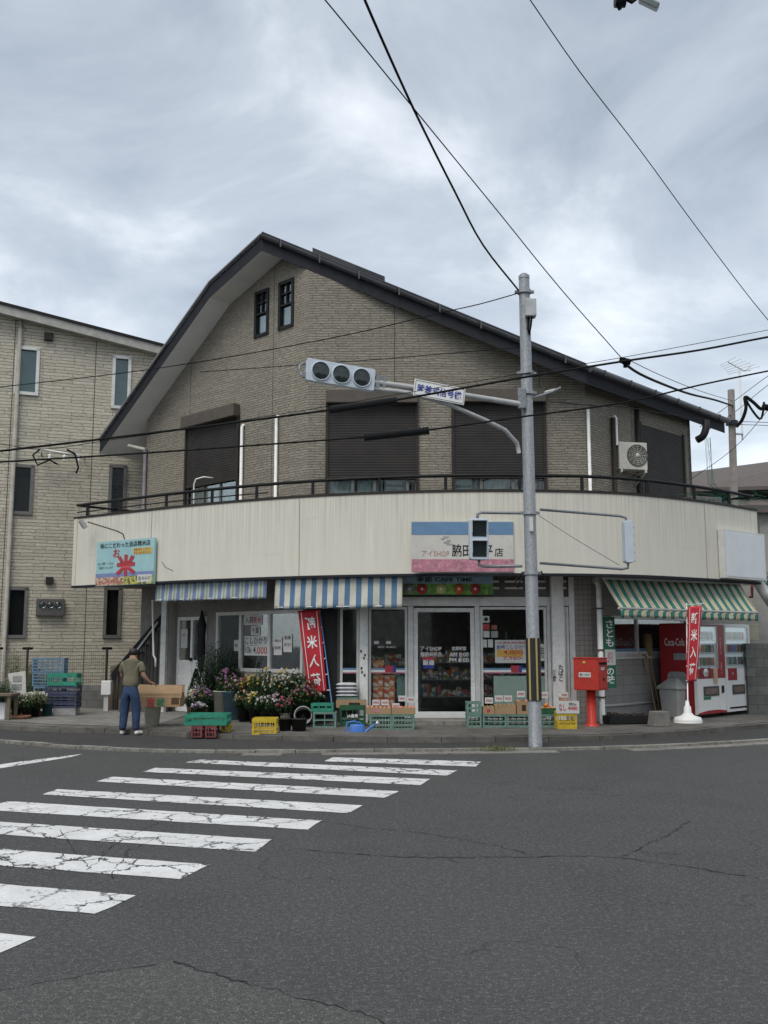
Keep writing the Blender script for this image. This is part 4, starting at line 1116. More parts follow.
# ------------------------------------------------------------------ left neighbour building
lb_ang = math.atan2(.342, .94); p80 = at(80, 640, 24.9); dirL = Vector((.94, .342, 0))
a_ = p80 - dirL * 4.6; a_.z = 0; a_end = None
t = 0
for _ in range(30):
    q = p80 + dirL * t; e_ = (-.222) * q.y - q.x; t += e_ / 1.02
b_ = p80 + dirL * t
house = thing('apartment_house', 'tall beige ledge-stone clad building on the left with narrow windows', 'building', (p80.x, p80.y + .1, .1))
fA = Frame((a_.x, a_.y), (b_.x, b_.y))
_, zl = fA.loc(0, 316); ul0 = fA.loc(0, 316)[0]; ur, zr = fA.loc(160, 357)
slope = (zr - zl) / (ur - ul0); zat = lambda u: zl + slope * (u - ul0)
hw = []
for q in ((16, 348, 38, 394), (113, 357, 129.5, 408), (12, 465.5, 32, 513.5), (109.5, 466, 125, 515), (7, 588, 26, 637), (104.5, 588, 120, 637)):
    hw.append(rect(fA, *q))
def bw(fr, poly, mat, holes, name, parent):
    o = build_wall(fr, poly, mat, holes, .2, name); o.parent = parent; o.matrix_local = WM[parent].inverted() @ fr.M; return o
bw(fA, [(0, .1), (fA.L, .1), (fA.L, zat(fA.L)), (0, zat(0))], M['siding2'], hw, 'wall', house)
obj('side_wall', MB().box(fA.L - .2, fA.L, .201, 5, .1, zat(fA.L) - .3), M['siding2'], house, fA.M)
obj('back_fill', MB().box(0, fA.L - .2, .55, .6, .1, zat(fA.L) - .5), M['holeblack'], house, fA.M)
for i, r in enumerate(hw):
    u0, u1, z0, z1 = r; fw = .05
    mb = MB().box(u0 - .03, u1 + .03, -.04, .1, z1 - fw, z1 + .03).box(u0 - .03, u1 + .03, -.05, .1, z0 - .03, z0 + fw).box(u0 - .03, u0 + fw, -.04, .1, z0, z1).box(u1 - fw, u1 + .03, -.04, .1, z0, z1)
    w = obj('window', mb, M['alu'] if i < 2 else M['greyframe'], house, fA.M)
    obj('pane', MB().box(u0, u1, .04, .046, z0, z1), M['glassdark'] if i < 2 else M['glass'], w, fA.M)
    obj('blind', MB().box(u0, u1, .09, .1, z0, z1), M['teal'] if i < 2 else M['holeblack'], w, fA.M)  # lower windows: black sheet painted as the dark room behind, no blind
# roof edge
mb = MB().prism([(-.2, zat(-.2)), (fA.L + .25, zat(fA.L + .25)), (fA.L + .25, zat(fA.L + .25) + .22), (-.2, zat(-.2) + .22)], -.28, 5)
rf = obj('roof', mb, pm('eave_board', (.40, .39, .35), .6), house, fA.M)
mb = MB().prism([(-.2, zat(-.2) + .222), (fA.L + .3, zat(fA.L + .3) + .222), (fA.L + .3, zat(fA.L + .3) + .29), (-.2, zat(-.2) + .29)], -.32, 5)
obj('roof_flashing', mb, M['black'], rf, fA.M)
u_ = fA.loc(14, 450, .08)[0]
obj('downpipe', MB().tube([(u_, -.08, .2), (u_, -.08, zat(u_) - .02)], .055, 10), pm('pipe_beige', (.30, .285, .25), .6), house, fA.M)
ub, zb_ = fA.loc(48.5, 337, .1); mb = MB().box(ub - .1, ub + .12, -.12, -.001, zb_ - .08, zb_ + .12); obj('vent_cover', mb, M['brown'], house, fA.M, bevel=.01)
ub, zb_ = fA.loc(49.5, 580, .1); mb = MB().box(ub - .09, ub + .09, -.10, -.001, zb_ - .1, zb_ + .08); obj('vent_cover', mb, M['brown'], house, fA.M, bevel=.01)
r = rect(fA, 36, 599, 64, 616); mt = obj('meter_box', MB().box(r[0], r[1], -.16, -.001, r[2], r[3]), pm('meter_grey', (.10, .095, .09), .5), house, fA.M, bevel=.01)
for k in range(3):
    c_ = r[0] + (r[1] - r[0]) * (.22 + .28 * k)
    obj('meter_dial', MB().lathe([(0, 0), (.085, 0), (.085, .03), (0, .03)], n=16, T=Matrix.Translation((c_, -.161, r[3] - .16)) @ Matrix.Rotation(R(90), 4, 'X')), M['glassdark'], mt, fA.M)
obj('foundation', MB().box(0, fA.L, -.015, -.001, .1, .42), M['apron'], house, fA.M)
# service bracket on the wall where the overhead wires land
ub, zb_ = fA.loc(54, 453, .3); sb = obj('service_bracket', MB().tube([(ub - .3, -.02, zb_), (ub - .3, -.35, zb_ + .06), (ub + .75, -.35, zb_ - .05), (ub + .75, -.02, zb_ - .05)], .03, 8), M['alu'], house, fA.M)
for du in (-.1, .25, .6): obj('insulator', MB().lathe([(.02, 0), (.05, .04), (.03, .07), (.05, .1), (.02, .14)], (ub + du, -.35, zb_ - .18), 10), M['cleanwhite'], sb, fA.M)
obj('connector_loop', MB().tube([(ub - .35, -.36, zb_ + .05), (ub - .5, -.38, zb_ - .1), (ub - .38, -.38, zb_ - .35), (ub - .1, -.38, zb_ - .2), (ub + .1, -.38, zb_ - .3)], .025, 6).tube([(ub + .3, -.36, zb_ + .1), (ub + .5, -.38, zb_), (ub + .6, -.38, zb_ - .35), (ub + .55, -.38, zb_ - .5)], .025, 6), M['cable'], sb, fA.M)

# mesh fence, low wall, timber boards
def fence_pts(px0, px1, py): return gr(px0, py, .12), gr(px1, py, .12)
fa, fb_ = gr(-20, 708, .12), gr(107, 708, .12)
fF = Frame((fa.x, fa.y), (fb_.x, fb_.y)); fen = thing('mesh_fence', 'thin wire mesh fence with dark posts along the foot of the beige building', 'fence', (fa.x, fa.y, .12), fF.ang)
zf = fF.loc(25, 648)[1]
mb = MB(); u = 0
while u < fF.L: mb.tube([(u, 0, 0), (u, 0, zf - .2)], .004, 3, cap=False); u += .05
z = .03
while z < zf - .2: mb.tube([(0, 0, z), (fF.L, 0, z)], .004, 3, cap=False); z += .10
obj('mesh_panel', mb, pm('mesh_wire', (.16, .15, .13), .6), fen)
for px in (-5, 25, 105):
    u = fF.loc(px, 700)[0]; obj('post', MB().tube([(u, .02, 0), (u, .02, zf - .12)], .03, 8).tube([(u - .12, .02, zf - .13), (u + .12, .02, zf - .13)], .03, 8), M['black'], fen)
lw = gr(76, 708.5, .12); lw2 = gr(110, 709.5, .12)
single('low_block_wall', MB().box(0, (lw2 - lw).length, .12, .24, 0, .54), M['block'], 'low dark concrete wall below the mesh fence, left of the timber boards', 'wall', lw, math.atan2(lw2.y - lw.y, lw2.x - lw.x))
mb = MB(); g0 = gr(109, 710, .12)
for k in range(4): mb.box(k * .145, k * .145 + .135, 0, .03, 0, 1.0 + .04 * math.sin(k * 2)); 
tb_ = thing('board_gate', 'short weathered grey board gate at the foot of the steel stair', 'gate', g0)
obj('boards', mb, M['wood'], tb_); obj('rail', MB().box(0, .57, .031, .07, .15, .22).box(0, .57, .031, .07, .75, .82), M['wood'], tb_)
# white meter box on a post
q = gr(106, 711, .12); t_ = thing('meter_post', 'white electric box on a grey stub post by the low wall', 'electric box', q)
obj('post', MB().box(-.05, .05, -.04, .04, 0, .5), M['alu'], t_); obj('box', MB().box(-.11, .11, -.09, .07, .36, .68), M['cleanwhite'], t_, bevel=.015)

# external stair with white handrail
st = thing('steel_stair', 'dark steel outside stair climbing to the right behind the man, with a white handrail', 'stairs', (-5.9, 22.9, .12))
s0 = at(112, 672, 22.9); s1 = at(168, 606, 22.9)
mb = MB()
def beam(mb, a, b, w, h):
    a = Vector(a); b = Vector(b); d = (b - a).normalized(); up = Vector((0, 0, 1)); mb.add([tuple(p) for p in (a - up * h, b - up * h, b, a)] + [tuple(p + Vector((0, w, 0))) for p in (a - up * h, b - up * h, b, a)], [(0, 1, 2, 3), (7, 6, 5, 4), (0, 4, 5, 1), (1, 5, 6, 2), (2, 6, 7, 3), (3, 7, 4, 0)])
beam(mb, s0, s1, .05, .24); obj('stringer', mb, M['black'], st, Matrix())
mb = MB(); beam(mb, s0 + Vector((0, .8, 0)), s1 + Vector((0, .8, 0)), .05, .24); obj('stringer', mb, M['black'], st, Matrix())
for k in range(9):
    p = s0.lerp(s1, (k + .5) / 9); obj('tread', MB().box(p.x - .12, p.x + .12, p.y + .05, p.y + .8, p.z - .16, p.z - .13), M['brown'], st, Matrix())
obj('handrail', MB().tube([at(128, 662, 22.85), at(158, 622, 22.85)], .022, 8), M['white'], st, Matrix())
mb = MB()
for k in range(14): p = s0.lerp(s1, (k + .5) / 14); mb.tube([(p.x, p.y + .02, .14), (p.x, p.y + .02, p.z - .2)], .02, 5)
obj('side_slats', mb, pm('stair_slat', (.07, .065, .06), .7), st, Matrix())
q = gr(118, 712, .12); single('stone_plinth', MB().box(0, 1.1, 0, .5, 0, .28).box(.3, 1.1, .1, .5, .28, .5), M['apron'], 'dark stepped concrete plinth under the steel stair', 'plinth', (q.x, q.y, .12), 0, bevel=.02)

# ------------------------------------------------------------------ traffic pole
pb = gr(535.5, 746.5, .03); PY = pb.y; px0 = pb.x
pole = thing('traffic_signal_pole', 'galvanised roadside pole with yellow and black guard, traffic signal arm and pedestrian signals', 'signal pole', (px0, PY, .03))
ztop_p = at(524, 279, PY).z; xt = at(524, 279, PY).x
obj('pole', MB().tube([(px0, PY, .03), (xt, PY, ztop_p)], [.108, .090], 24), M['galv'], pole, Matrix())
obj('pole_cap', MB().lathe([(.094, 0), (.094, .05), (.05, .09), (0, .1)], (xt, PY, ztop_p), 20), M['galv'], pole, Matrix())
PX = lambda z: px0 + (xt - px0) * (z - .03) / (ztop_p - .03)
zg0, zg1 = at(534, 700, PY).z, at(533, 638, PY).z
gm, gnt, gb = _new('guard_sheet')
uvc = coords(gnt, 'UV'); gs = gnt.nodes.new('ShaderNodeSeparateXYZ'); gnt.links.new(uvc, gs.inputs[0])
gcol = mixc(gnt, math_(gnt, 'LESS_THAN', math_(gnt, 'FRACT', math_(gnt, 'ADD', math_(gnt, 'MULTIPLY', gs.outputs[0], 6), .32)), .26), (.016, .015, .014), (.42, .33, .12)); gnt.links.new(gcol, gb.inputs['Base Color']); gb.inputs['Roughness'].default_value = .6
mb = MB(); vs = []; uv = []; fs = []; nn = 48
for k in range(nn + 1):
    a = 2 * math.pi * k / nn
    for z in (zg0, zg1): vs.append((PX(z) + .118 * math.cos(a), PY + .118 * math.sin(a), z)); uv.append((k / nn, z))
    if k: c = 2 * k; fs.append((c - 2, c, c + 1, c - 1))
obj('guard_sleeve', mb.add(vs, fs, uvs=uv, smooth=True), gm, pole, Matrix())
# clamps
for py in (373, 393, 513, 573, 292):
    z = at(528, py, PY).z; mb = MB().tube([(PX(z), PY, z - .03), (PX(z), PY, z + .03)], .115, 16).box(PX(z) - .16, PX(z) + .16, PY - .03, PY + .03, z - .02, z + .02)
    obj('clamp', mb, M['galv'], pole, Matrix())
# junction box near the top
q = at(530.5, 308, PY - .12); bx = obj('junction_box', MB().box(q.x - .09, q.x + .09, q.y - .06, q.y + .12, q.z - .15, q.z + .15), pm('box_grey', (.42, .44, .45), .5), pole, Matrix(), bevel=.012)
obj('cable_tail', MB().tube([(q.x - .03, q.y, q.z - .15), (q.x - .05, q.y, q.z - .35), (q.x - .03, q.y, q.z - .46), (q.x - .0, q.y, q.z - .3), (q.x + .02, q.y, q.z - .15)], .018, 6), M['cable'], bx, Matrix())
# signal arm: swings out towards the camera side so the lights face the crossing
AY = PY - .9
a0 = at(520, 404, PY - .1); a1 = at(374, 382, AY)
obj('signal_arm', MB().tube([a0, at(450, 393, PY - .5), a1], .045, 10), pm('arm_paint', (.36, .37, .37), .5), pole, Matrix())
obj('signal_arm', MB().tube([at(519, 453, PY - .1), at(517, 443, PY - .15), at(505, 430, PY - .25), at(485, 420, PY - .38), at(450, 405, PY - .55), at(410, 393, PY - .75), at(374, 388.5, AY)], .035, 10), pm('arm_paint', (.36, .37, .37), .5), pole, Matrix())
# traffic light head
h0, h1 = at(306, 369.5, AY - .35), at(374, 381, AY)
ax = (h1 - h0); Lh = ax.length; axn = ax.normalized(); yv = Vector((-axn.y, axn.x, 0)).normalized(); zv = axn.cross(yv); 
Mh = Matrix(((axn.x, yv.x, zv.x, h0.x), (axn.y, yv.y, zv.y, h0.y), (axn.z, yv.z, zv.z, h0.z), (0, 0, 0, 1)))
# tilt the head's face slightly down
def rrect(x0, x1, z0, z1, r, n=5):
    out = []
    for cx_, cz_, a0_ in ((x1 - r, z1 - r, 0), (x0 + r, z1 - r, 90), (x0 + r, z0 + r, 180), (x1 - r, z0 + r, 270)):
        for k in range(n + 1): a = R(a0_ + 90 * k / n); out.append((cx_ + r * math.cos(a), cz_ + r * math.sin(a)))
    return out
hh = .175
tlh = obj('traffic_light', MB().prism(rrect(0, Lh, -hh, hh, .03), -.05, .05), M['sighousing'], pole, Mh, bevel=.006)
for k in range(3):
    cx_ = Lh * (.20 + .30 * k)
    T_ = Matrix.Translation((cx_, -.051, 0)) @ Matrix.Rotation(R(90), 4, 'X')
    rg = obj('lens_rim', MB().lathe([(.150, 0), (.150, .025), (.138, .025), (.138, 0)], n=28, T=T_), M['sighousing'], tlh, Mh)
    obj('lens', MB().lathe([(.138, .004), (.10, .018), (0, .026)], n=28, T=T_), M['lens'], rg, Mh)
mb = MB().box(-.05, 0, -.03, .03, -.13, -.05).tube([(-.05, 0, -.1), (-.11, 0, -.05), (-.1, 0, .05), (-.03, 0, .1)], .02, 6); obj('end_bracket', mb, M['galv'], tlh, Mh)
for f_ in (1.02, 1.12): mb = MB().box(Lh * f_, Lh * f_ + .06, -.04, .04, -.1, .1); obj('arm_clamp', mb, M['galv'], tlh, Mh)
# name plate on the arm
n0, n1 = at(414, 387, PY - .78), at(464.5, 397, PY - .55)
ax = n1 - n0; Ln = ax.length; axn = ax.normalized(); yv = Vector((-axn.y, axn.x, 0)).normalized(); zv = axn.cross(yv)
Mn = Matrix(((axn.x, yv.x, zv.x, n0.x), (axn.y, yv.y, zv.y, n0.y), (axn.z, yv.z, zv.z, n0.z), (0, 0, 0, 1)))
hn = .135
sp_ = obj('sign_plate', MB().box(0, Ln, -.01, .01, -hn, hn), M['cleanwhite'], pole, Mn)
mb = MB(); e_ = .015
mb.box(e_, Ln - e_, -.0135, -.011, hn - e_ - .008, hn - e_).box(e_, Ln - e_, -.0135, -.011, -hn + e_, -hn + e_ + .008).box(e_, e_ + .008, -.0132, -.011, -hn + e_ + .009, hn - e_ - .009).box(Ln - e_ - .008, Ln - e_, -.0132, -.011, -hn + e_ + .009, hn - e_ - .009)
obj('plate_border', mb, M['greyframe'], sp_, Mn)
lettering('時差式信号機', Ln / 2, 0, Ln * .87, .135, M['blueink'], sp_, Mn, y=-.0145, bold=.02)
# pedestrian signals
def ped(cx, y0, y1, wpx, Y, rz, label, lens=True):
    q0, q1 = at(cx, y0, Y), at(cx, y1, Y); h = (q0.z - q1.z) / 2; w = wpx / F * Y / 2; c = at(cx, (y0 + y1) / 2, Y)
    Mp = TR(c, rz); o = obj('pedestrian_signal', MB().prism(rrect(-w, w, -h, h, .04), -.09, .09), M['sighousing'], pole, Mp, bevel=.01, label=label)
    if lens:
        for s in (1, -1):
            obj('lens', MB().box(-w * .74, w * .74, -.10, -.091, s * h * .49 - h * .37, s * h * .49 + h * .37), M['lens'], o, Mp, bevel=.01)
            mb = MB().box(-w * .8, w * .8, -.16, -.091, s * h * .49 + h * .39, s * h * .49 + h * .42).box(-w * .82, -w * .78, -.15, -.091, s * h * .49 - h * .2, s * h * .49 + h * .41).box(w * .78, w * .82, -.15, -.091, s * h * .49 - h * .2, s * h * .49 + h * .41)
            obj('visor', mb, M['sighousing'], o, Mp)
    else:
        mb = MB()
        for k in range(5): mb.box(w - .001, w + .02, -.05, .05, -h + h * .4 * k + .02, -h + h * .4 * k + .04)
        obj('hinge', mb, M['galv'], o, Mp)
    return o
YP = PY - .15
pedA = ped(478.5, 519, 560, 19, YP, R(4), 'pedestrian signal on the left of the pole, its two dark lamps facing the road')
mb = MB().tube([at(522, 513, PY), at(482, 512.5, YP), at(477.5, 514, YP), at(477.5, 520, YP)], .025, 8)
obj('signal_bracket', mb, M['galv'], pole, Matrix()); mb = MB()
mb.tube([at(522, 566, PY), at(485, 566.5, YP), at(479, 565, YP), at(479, 560, YP)], .025, 8); obj('signal_bracket', mb, M['galv'], pole, Matrix())
YQ = PY + .1
pedB = ped(628, 521, 563, 9, YQ, R(3), 'pedestrian signal on the right of the pole seen from its narrow side', False)
mb = MB().tube([at(540, 509.5, PY), at(620, 516, YQ), at(626, 518, YQ), at(626.5, 523, YQ)], .022, 8)
obj('signal_bracket', mb, M['galv'], pole, Matrix()); mb = MB()
mb.tube([at(540, 563, PY), at(622, 569, YQ), at(628, 568, YQ), at(628, 562, YQ)], .022, 8); obj('signal_bracket', mb, M['galv'], pole, Matrix())
obj('stay_wire', MB().tube([at(538, 515, PY), at(575, 539, PY), at(619, 565, YQ)], .006, 5), M['galv'], pole, Matrix())
obj('cable_loop', MB().tube([at(524, 572, PY - .12), at(517, 578, PY - .15), at(514, 585, PY - .15), at(518, 588, PY - .15), at(521, 578, PY - .12)], .012, 6).tube([at(541, 571, PY - .1), at(545, 578, PY - .12), at(543, 587, PY - .12), at(540, 580, PY - .12)], .012, 6), M['cable'], pole, Matrix())
obj('number_plate', MB().box(PX(3.1) - .03, PX(3.1) + .03, PY - .125, PY - .12, at(530, 532, PY).z, at(530, 518, PY).z), M['paper'], pole, Matrix())
obj('side_bracket', MB().tube([at(533, 398, PY), at(552, 392, PY), at(561, 387.5, PY)], .022, 8), M['galv'], pole, Matrix())
obj('terminal_box', MB().box(PX(6) - .16, PX(6) - .03, PY - .14, PY - .06, at(520, 410, PY).z, at(520, 390, PY).z), M['galv'], pole, Matrix(), bevel=.01)

# ------------------------------------------------------------------ overhead cables
def sag(a, b, s, n=14):
    return [Vector(a).lerp(Vector(b), k / n) - Vector((0, 0, s * 4 * (k / n) * (1 - k / n))) for k in range(n + 1)]
def cable(pts, r, label, wob=0.0, group=None):
    return single('overhead_cable', MB().tube(pts, r, 6), M['cable'], label, 'cable', (0, 0, 0), 0, group)
def path(pp, k=4):
    """smooth cable through (px, py, depth) readings"""
    P = [at(*p) for p in pp]; P = [P[0] * 2 - P[1]] + P + [P[-1] * 2 - P[-2]]; out = []
    for i in range(1, len(P) - 2):
        for j in range(k):
            t = j / k; a, b, c, d = P[i - 1], P[i], P[i + 1], P[i + 2]
            out.append(.5 * ((2 * b) + (c - a) * t + (2 * a - 5 * b + 4 * c - d) * t * t + (3 * b - a - 3 * c + d) * t ** 3))
    out.append(P[-2]); return out
cable(path([(519, 291, PY), (483, 245, PY - 1.6), (455, 192, PY - 3), (415, 112, PY - 4.8), (380, 35, PY - 6), (352, -30, PY - 6.8)]), .016, 'thick black cable dropping from the top edge to the head of the signal pole')
cable(path([(625, 362, 15.5), (560, 288, 14), (500, 214, 12.8), (415, 110, 11), (345, 24, 9.8), (300, -30, 9)]), .008, 'thin wire crossing the thick one high above the gable and ending at the cable junction')
cable(path([(830, 386, 17), (768, 320, 15.5), (700, 232, 14), (640, 150, 12.5), (580, 72, 11), (520, -15, 9.8)]), .007, 'thin wire slanting across the right side of the sky')
cable(path([(519, 293, PY), (480, 304, PY + .3), (440, 313, PY + .6), (327, 339, PY + 1.3), (160, 368, PY + 2.4), (0, 387, PY + 3.4), (-60, 393, PY + 4)]), .009, 'thin wire from the head of the signal pole to the left past the gable')
cable(path([(-60, 457, 14), (0, 451, 14), (160, 432, 14), (330, 410, 14), (396, 400, 14), (520, 378, 14), (625, 361, 14.2), (700, 350, 14.5), (768, 337, 14.8), (840, 325, 15)]), .017, 'heavier black cable just above the shutters, upper one of the pair')
cable(path([(-60, 466, 13.8), (0, 462, 13.8), (160, 452, 13.8), (365, 437, 13.8), (428, 430, 13.8), (520, 417, 13.8), (621, 403, 14), (700, 385, 14.5), (768, 371, 15), (840, 357, 15.3)]), .014, 'black cable across the shutters, lower one of the pair')
cable(path([(-60, 436, 14.4), (0, 444, 14.4), (45, 449, 14.4), (110, 440, 14.4), (200, 427, 14.2), (330, 406, 14.2), (400, 394, 14.2), (520, 374, 14.2), (625, 357, 14.3), (768, 330, 15)]), .005, 'fine messenger wire running just above the upper cable')
cable(path([(622, 362, 14.3), (640, 374, 15.5), (665, 385, 17), (690, 394, 19), (715, 400, 22), (733, 406, 25.8)]), .022, 'thick bundled cable from the junction down to the wooden utility pole')
cable(path([(625, 358, 14.3), (660, 375, 17), (700, 391, 20), (733, 401, 25.8)]), .006, 'fine messenger wire above the bundled cable')
cable(path([(200, 372, 17.5), (370, 360, 16.5), (430, 355, 15.8), (524, 347, PY)]), .007, 'short thin wire level with the left lamp, tied to the pole')
cable(path([(552, 402, 14), (600, 406, 16), (624, 407, 17.5), (680, 416, 20.5), (733, 424, 25.8)]), .009, 'wire running under the right eave to the wooden utility pole')
cable(path([(700, 427, 24), (733, 402, 25.8), (768, 376, 23), (830, 335, 20)]), .008, 'wire rising to the right edge from the utility pole, upper of two')
cable(path([(708, 430, 24), (735, 412, 25.8), (768, 385, 23), (830, 340, 20)]), .008, 'wire rising to the right edge from the utility pole, lower of two')
cable(path([(690, 480, 26), (733, 449, 24), (768, 410, 22), (800, 370, 20)]), .007, 'thin drop wire climbing to the right edge beyond the utility pole')
for k, yy in enumerate((421.5, 424.5)):
    cable(path([(738, yy, 25.8), (768, yy + 1, 25.8), (840, yy + 4, 25.8)]), .008, ('upper' if k == 0 else 'lower') + ' of two level wires leaving the utility pole to the right')
for sx0, sy0, sx1, sy1, Y_, w in ((330, 410, 397, 400.5, 14, 'upper'), (364, 437.5, 429, 430.5, 13.8, 'lower')):
    a = at(sx0, sy0, Y_ - .0); b = at(sx1, sy1, Y_ - .0); mb = MB().tube([a.lerp(b, -.0), b], .055, 10)
    for k in range(18): p = a.lerp(b, (k + .5) / 18); mb.tube([p, p + (b - a).normalized() * .012], .060, 10)
    single('cable_sleeve', mb, M['rubber'], 'black ribbed cable guard sleeve on the %s cable' % w, 'cable sleeve', group='cable guard sleeves')
a = at(625, 361, 14.3); single('cable_clamp', MB().tube([a + Vector((-.08, 0, .02)), a + Vector((.08, 0, -.02))], .05, 8).tube([a, a + Vector((0, 0, -.1))], .03, 6), M['cable'], 'small black cable junction in front of the right roof slope', 'cable joint')
# lamp head hanging into the top of the picture
lt = thing('street_lamp', 'grey lamp head on an arm cut by the top edge of the picture', 'street lamp', at(640, -60, 9))
q = at(641, 4, 8.6)
mb = MB().box(-.10, .10, -.12, .12, -.03, .03, T=Matrix.Translation(at(649, 3, 8.6)) @ Matrix.Rotation(R(28), 4, 'Y') @ Matrix.Rotation(R(30), 4, 'X'))
hd = obj('lamp_head', mb, pm('lamp_grey', (.32, .36, .36), .5), lt, Matrix(), bevel=.012)
c = at(618, 1, 8.6); hg = obj('hinge', MB().tube([c + Vector((-.03, 0, 0)), c + Vector((.07, 0, 0))], .06, 12).tube([c + Vector((.0, 0, -.05)), c + Vector((.02, 0, -.085))], .02, 6), M['black'], lt, Matrix())
obj('arm', MB().tube([at(617, -6, 8.6), at(632, 2, 8.6), at(645, -8, 8.6), at(650, -90, 8.6)], .02, 8), M['black'], lt, Matrix())

# ------------------------------------------------------------------ far right: utility pole, aerial, house, block wall
up_ = thing('utility_pole', 'weathered grey utility pole rising behind the right end of the balcony', 'utility pole', (at(735, 600, 25.8).x, 25.8, .1))
obj('pole', MB().tube([(at(737, 640, 25.8).x, 25.8, .1), at(731, 390, 25.8)], [.125, .09], 14), pm('old_pole', (.20, .185, .17), .85, var=.3, dirt=((.07, .06, .05), .5)), up_, Matrix())
obj('pole_band', MB().tube([at(731.6, 421, 25.8), at(731.8, 425, 25.8)], .16, 12), M['galv'], up_, Matrix())
obj('cable_loop', MB().tube(path([(736, 427, 25.6), (742, 420, 25.5), (746, 408, 25.4), (745, 397, 25.4), (753, 402, 25.4), (761, 409, 25.4), (764, 405, 25.4)]), .045, 6), M['cable'], up_, Matrix())
obj('cable_loop', MB().tube(path([(745, 398, 25.4), (752, 410, 25.4), (760, 419, 25.4), (763, 412, 25.4), (764, 402, 25.4)]), .03, 6), M['cable'], up_, Matrix())
obj('joint_box', MB().tube([at(764, 407, 25.3), at(775, 409, 25.3)], .09, 8), M['cable'], up_, Matrix())
an = thing('tv_aerial', 'thin television aerial on a mast beside the utility pole', 'aerial', (at(742, 600, 26.4).x, 26.4, .1))
obj('mast', MB().tube([(at(742, 430, 26.4).x, 26.4, at(742, 440, 26.4).z), at(739.3, 370, 26.4)], .025, 6).tube([at(736, 434, 26), at(742.5, 434, 26.4)], .03, 6), M['alu'], an, Matrix())
mb = MB().tube([at(728, 362, 26.4), at(744, 371, 26.4)], .018, 5)
for k in range(6):
    t = k / 5; p = at(728 + 16 * t, 362 + 9 * t, 26.4); mb.tube([p + Vector((-.12 - .22 * t, .3, -.01)), p + Vector((.12 + .22 * t, -.3, .05))], .006, 4)
obj('elements', mb, M['alu'], an, Matrix())
mb = MB().tube([at(744, 371, 26.4), at(751, 366, 26.4)], .012, 4).tube([at(744, 371, 26.4), at(751, 370, 26.4)], .012, 4); obj('reflector', mb, M['alu'], an, Matrix())
hb = at(740, 560, 33); nh = thing('neighbour_house', 'house with a low dark brown roof beyond the right end of the shop', 'house', (hb.x, 33, .1))
xa = at(690, 500, 33).x; xb = xa + 9; za = at(700, 470, 36.9).z - .2; zb_ = at(768, 461, 36.9).z - .2; zc_ = at(700, 505, 33).z
sl = (zb_ - za) / (at(768, 404, 36.9).x - at(700, 413, 36.9).x)
zr_ = lambda x: za + sl * (x - at(700, 413, 36.9).x)
obj('wall', MB().box(xa + .6, xb - .5, 34.2, 36.8, .1, at(730, 484, 34.2).z), M['plaster'], nh, Matrix())
mb = MB().slab([(xa, 32.9, at(730, 488, 32.9).z), (xb, 32.9, at(768, 481, 32.9).z), (xb, 37, zr_(xb) + .2), (xa, 37, zr_(xa) + .2)], .12); obj('roof', mb, M['roofbrown'], nh, Matrix())
mb = MB().slab([(xa + 1.2, 31.6, at(720, 505, 31.6).z), (xb, 31.6, at(768, 503, 31.6).z), (xb, 34.1, at(768, 495, 34.1).z), (xa + 1.2, 34.1, at(720, 497, 34.1).z)], .25); obj('lower_roof', mb, M['roofbrown'], nh, Matrix())
obj('porch_wall', MB().box(xa + 1.9, xb - .4, 31.9, 34.15, .1, at(768, 513, 31.9).z), M['plaster'], nh, Matrix())
r_ = (at(748, 520, 31.9).x, at(768, 520, 31.9).x); w = obj('window', MB().box(r_[0] + .2, r_[1] + .3, 31.85, 31.9, 2.6, 3.8), M['greyframe'], nh, Matrix()); obj('pane', MB().box(r_[0] + .25, r_[1] + .25, 31.84, 31.848, 2.65, 3.75), M['teal'], w, Matrix())
# lean-to wall beside shop (beige), wall lamp box
c0 = at(742, 640, 22.9); ln = thing('side_annex', 'pale rendered annex behind the vending machines', 'annex', (7.9, 23.4, .1))
obj('wall', MB().box(7.45, 9.6, 23.2, 23.4, .1, 3.0), M['plaster'], ln, Matrix())
obj('red_bracket', MB().tube([at(744, 597, 22.8), at(752, 597, 22.8), at(752, 588, 22.8), at(752, 583, 22.8)], .035, 6), pm('rust_red', (.15, .03, .025), .7), ln, Matrix())
obj('duct', MB().tube([at(757, 581, 22.4), at(764, 592, 22.4), at(772, 604, 22.4)], .12, 10), M['alu'], ln, Matrix())
q = at(748, 632, 22.6); obj('wall_box', MB().box(q.x - .18, q.x + .2, 22.5, 22.7, q.z - .2, q.z + .18), pm('beige_box', (.42, .39, .29), .6), ln, Matrix(), bevel=.01)
w0 = at(749, 710, 21.7); single('block_wall', MB().box(0, 7, 0, .15, 0, 1.52), M['block'], 'grey concrete block wall running off to the right of the vending machines', 'wall', (w0.x, 21.7, .12), R(8))

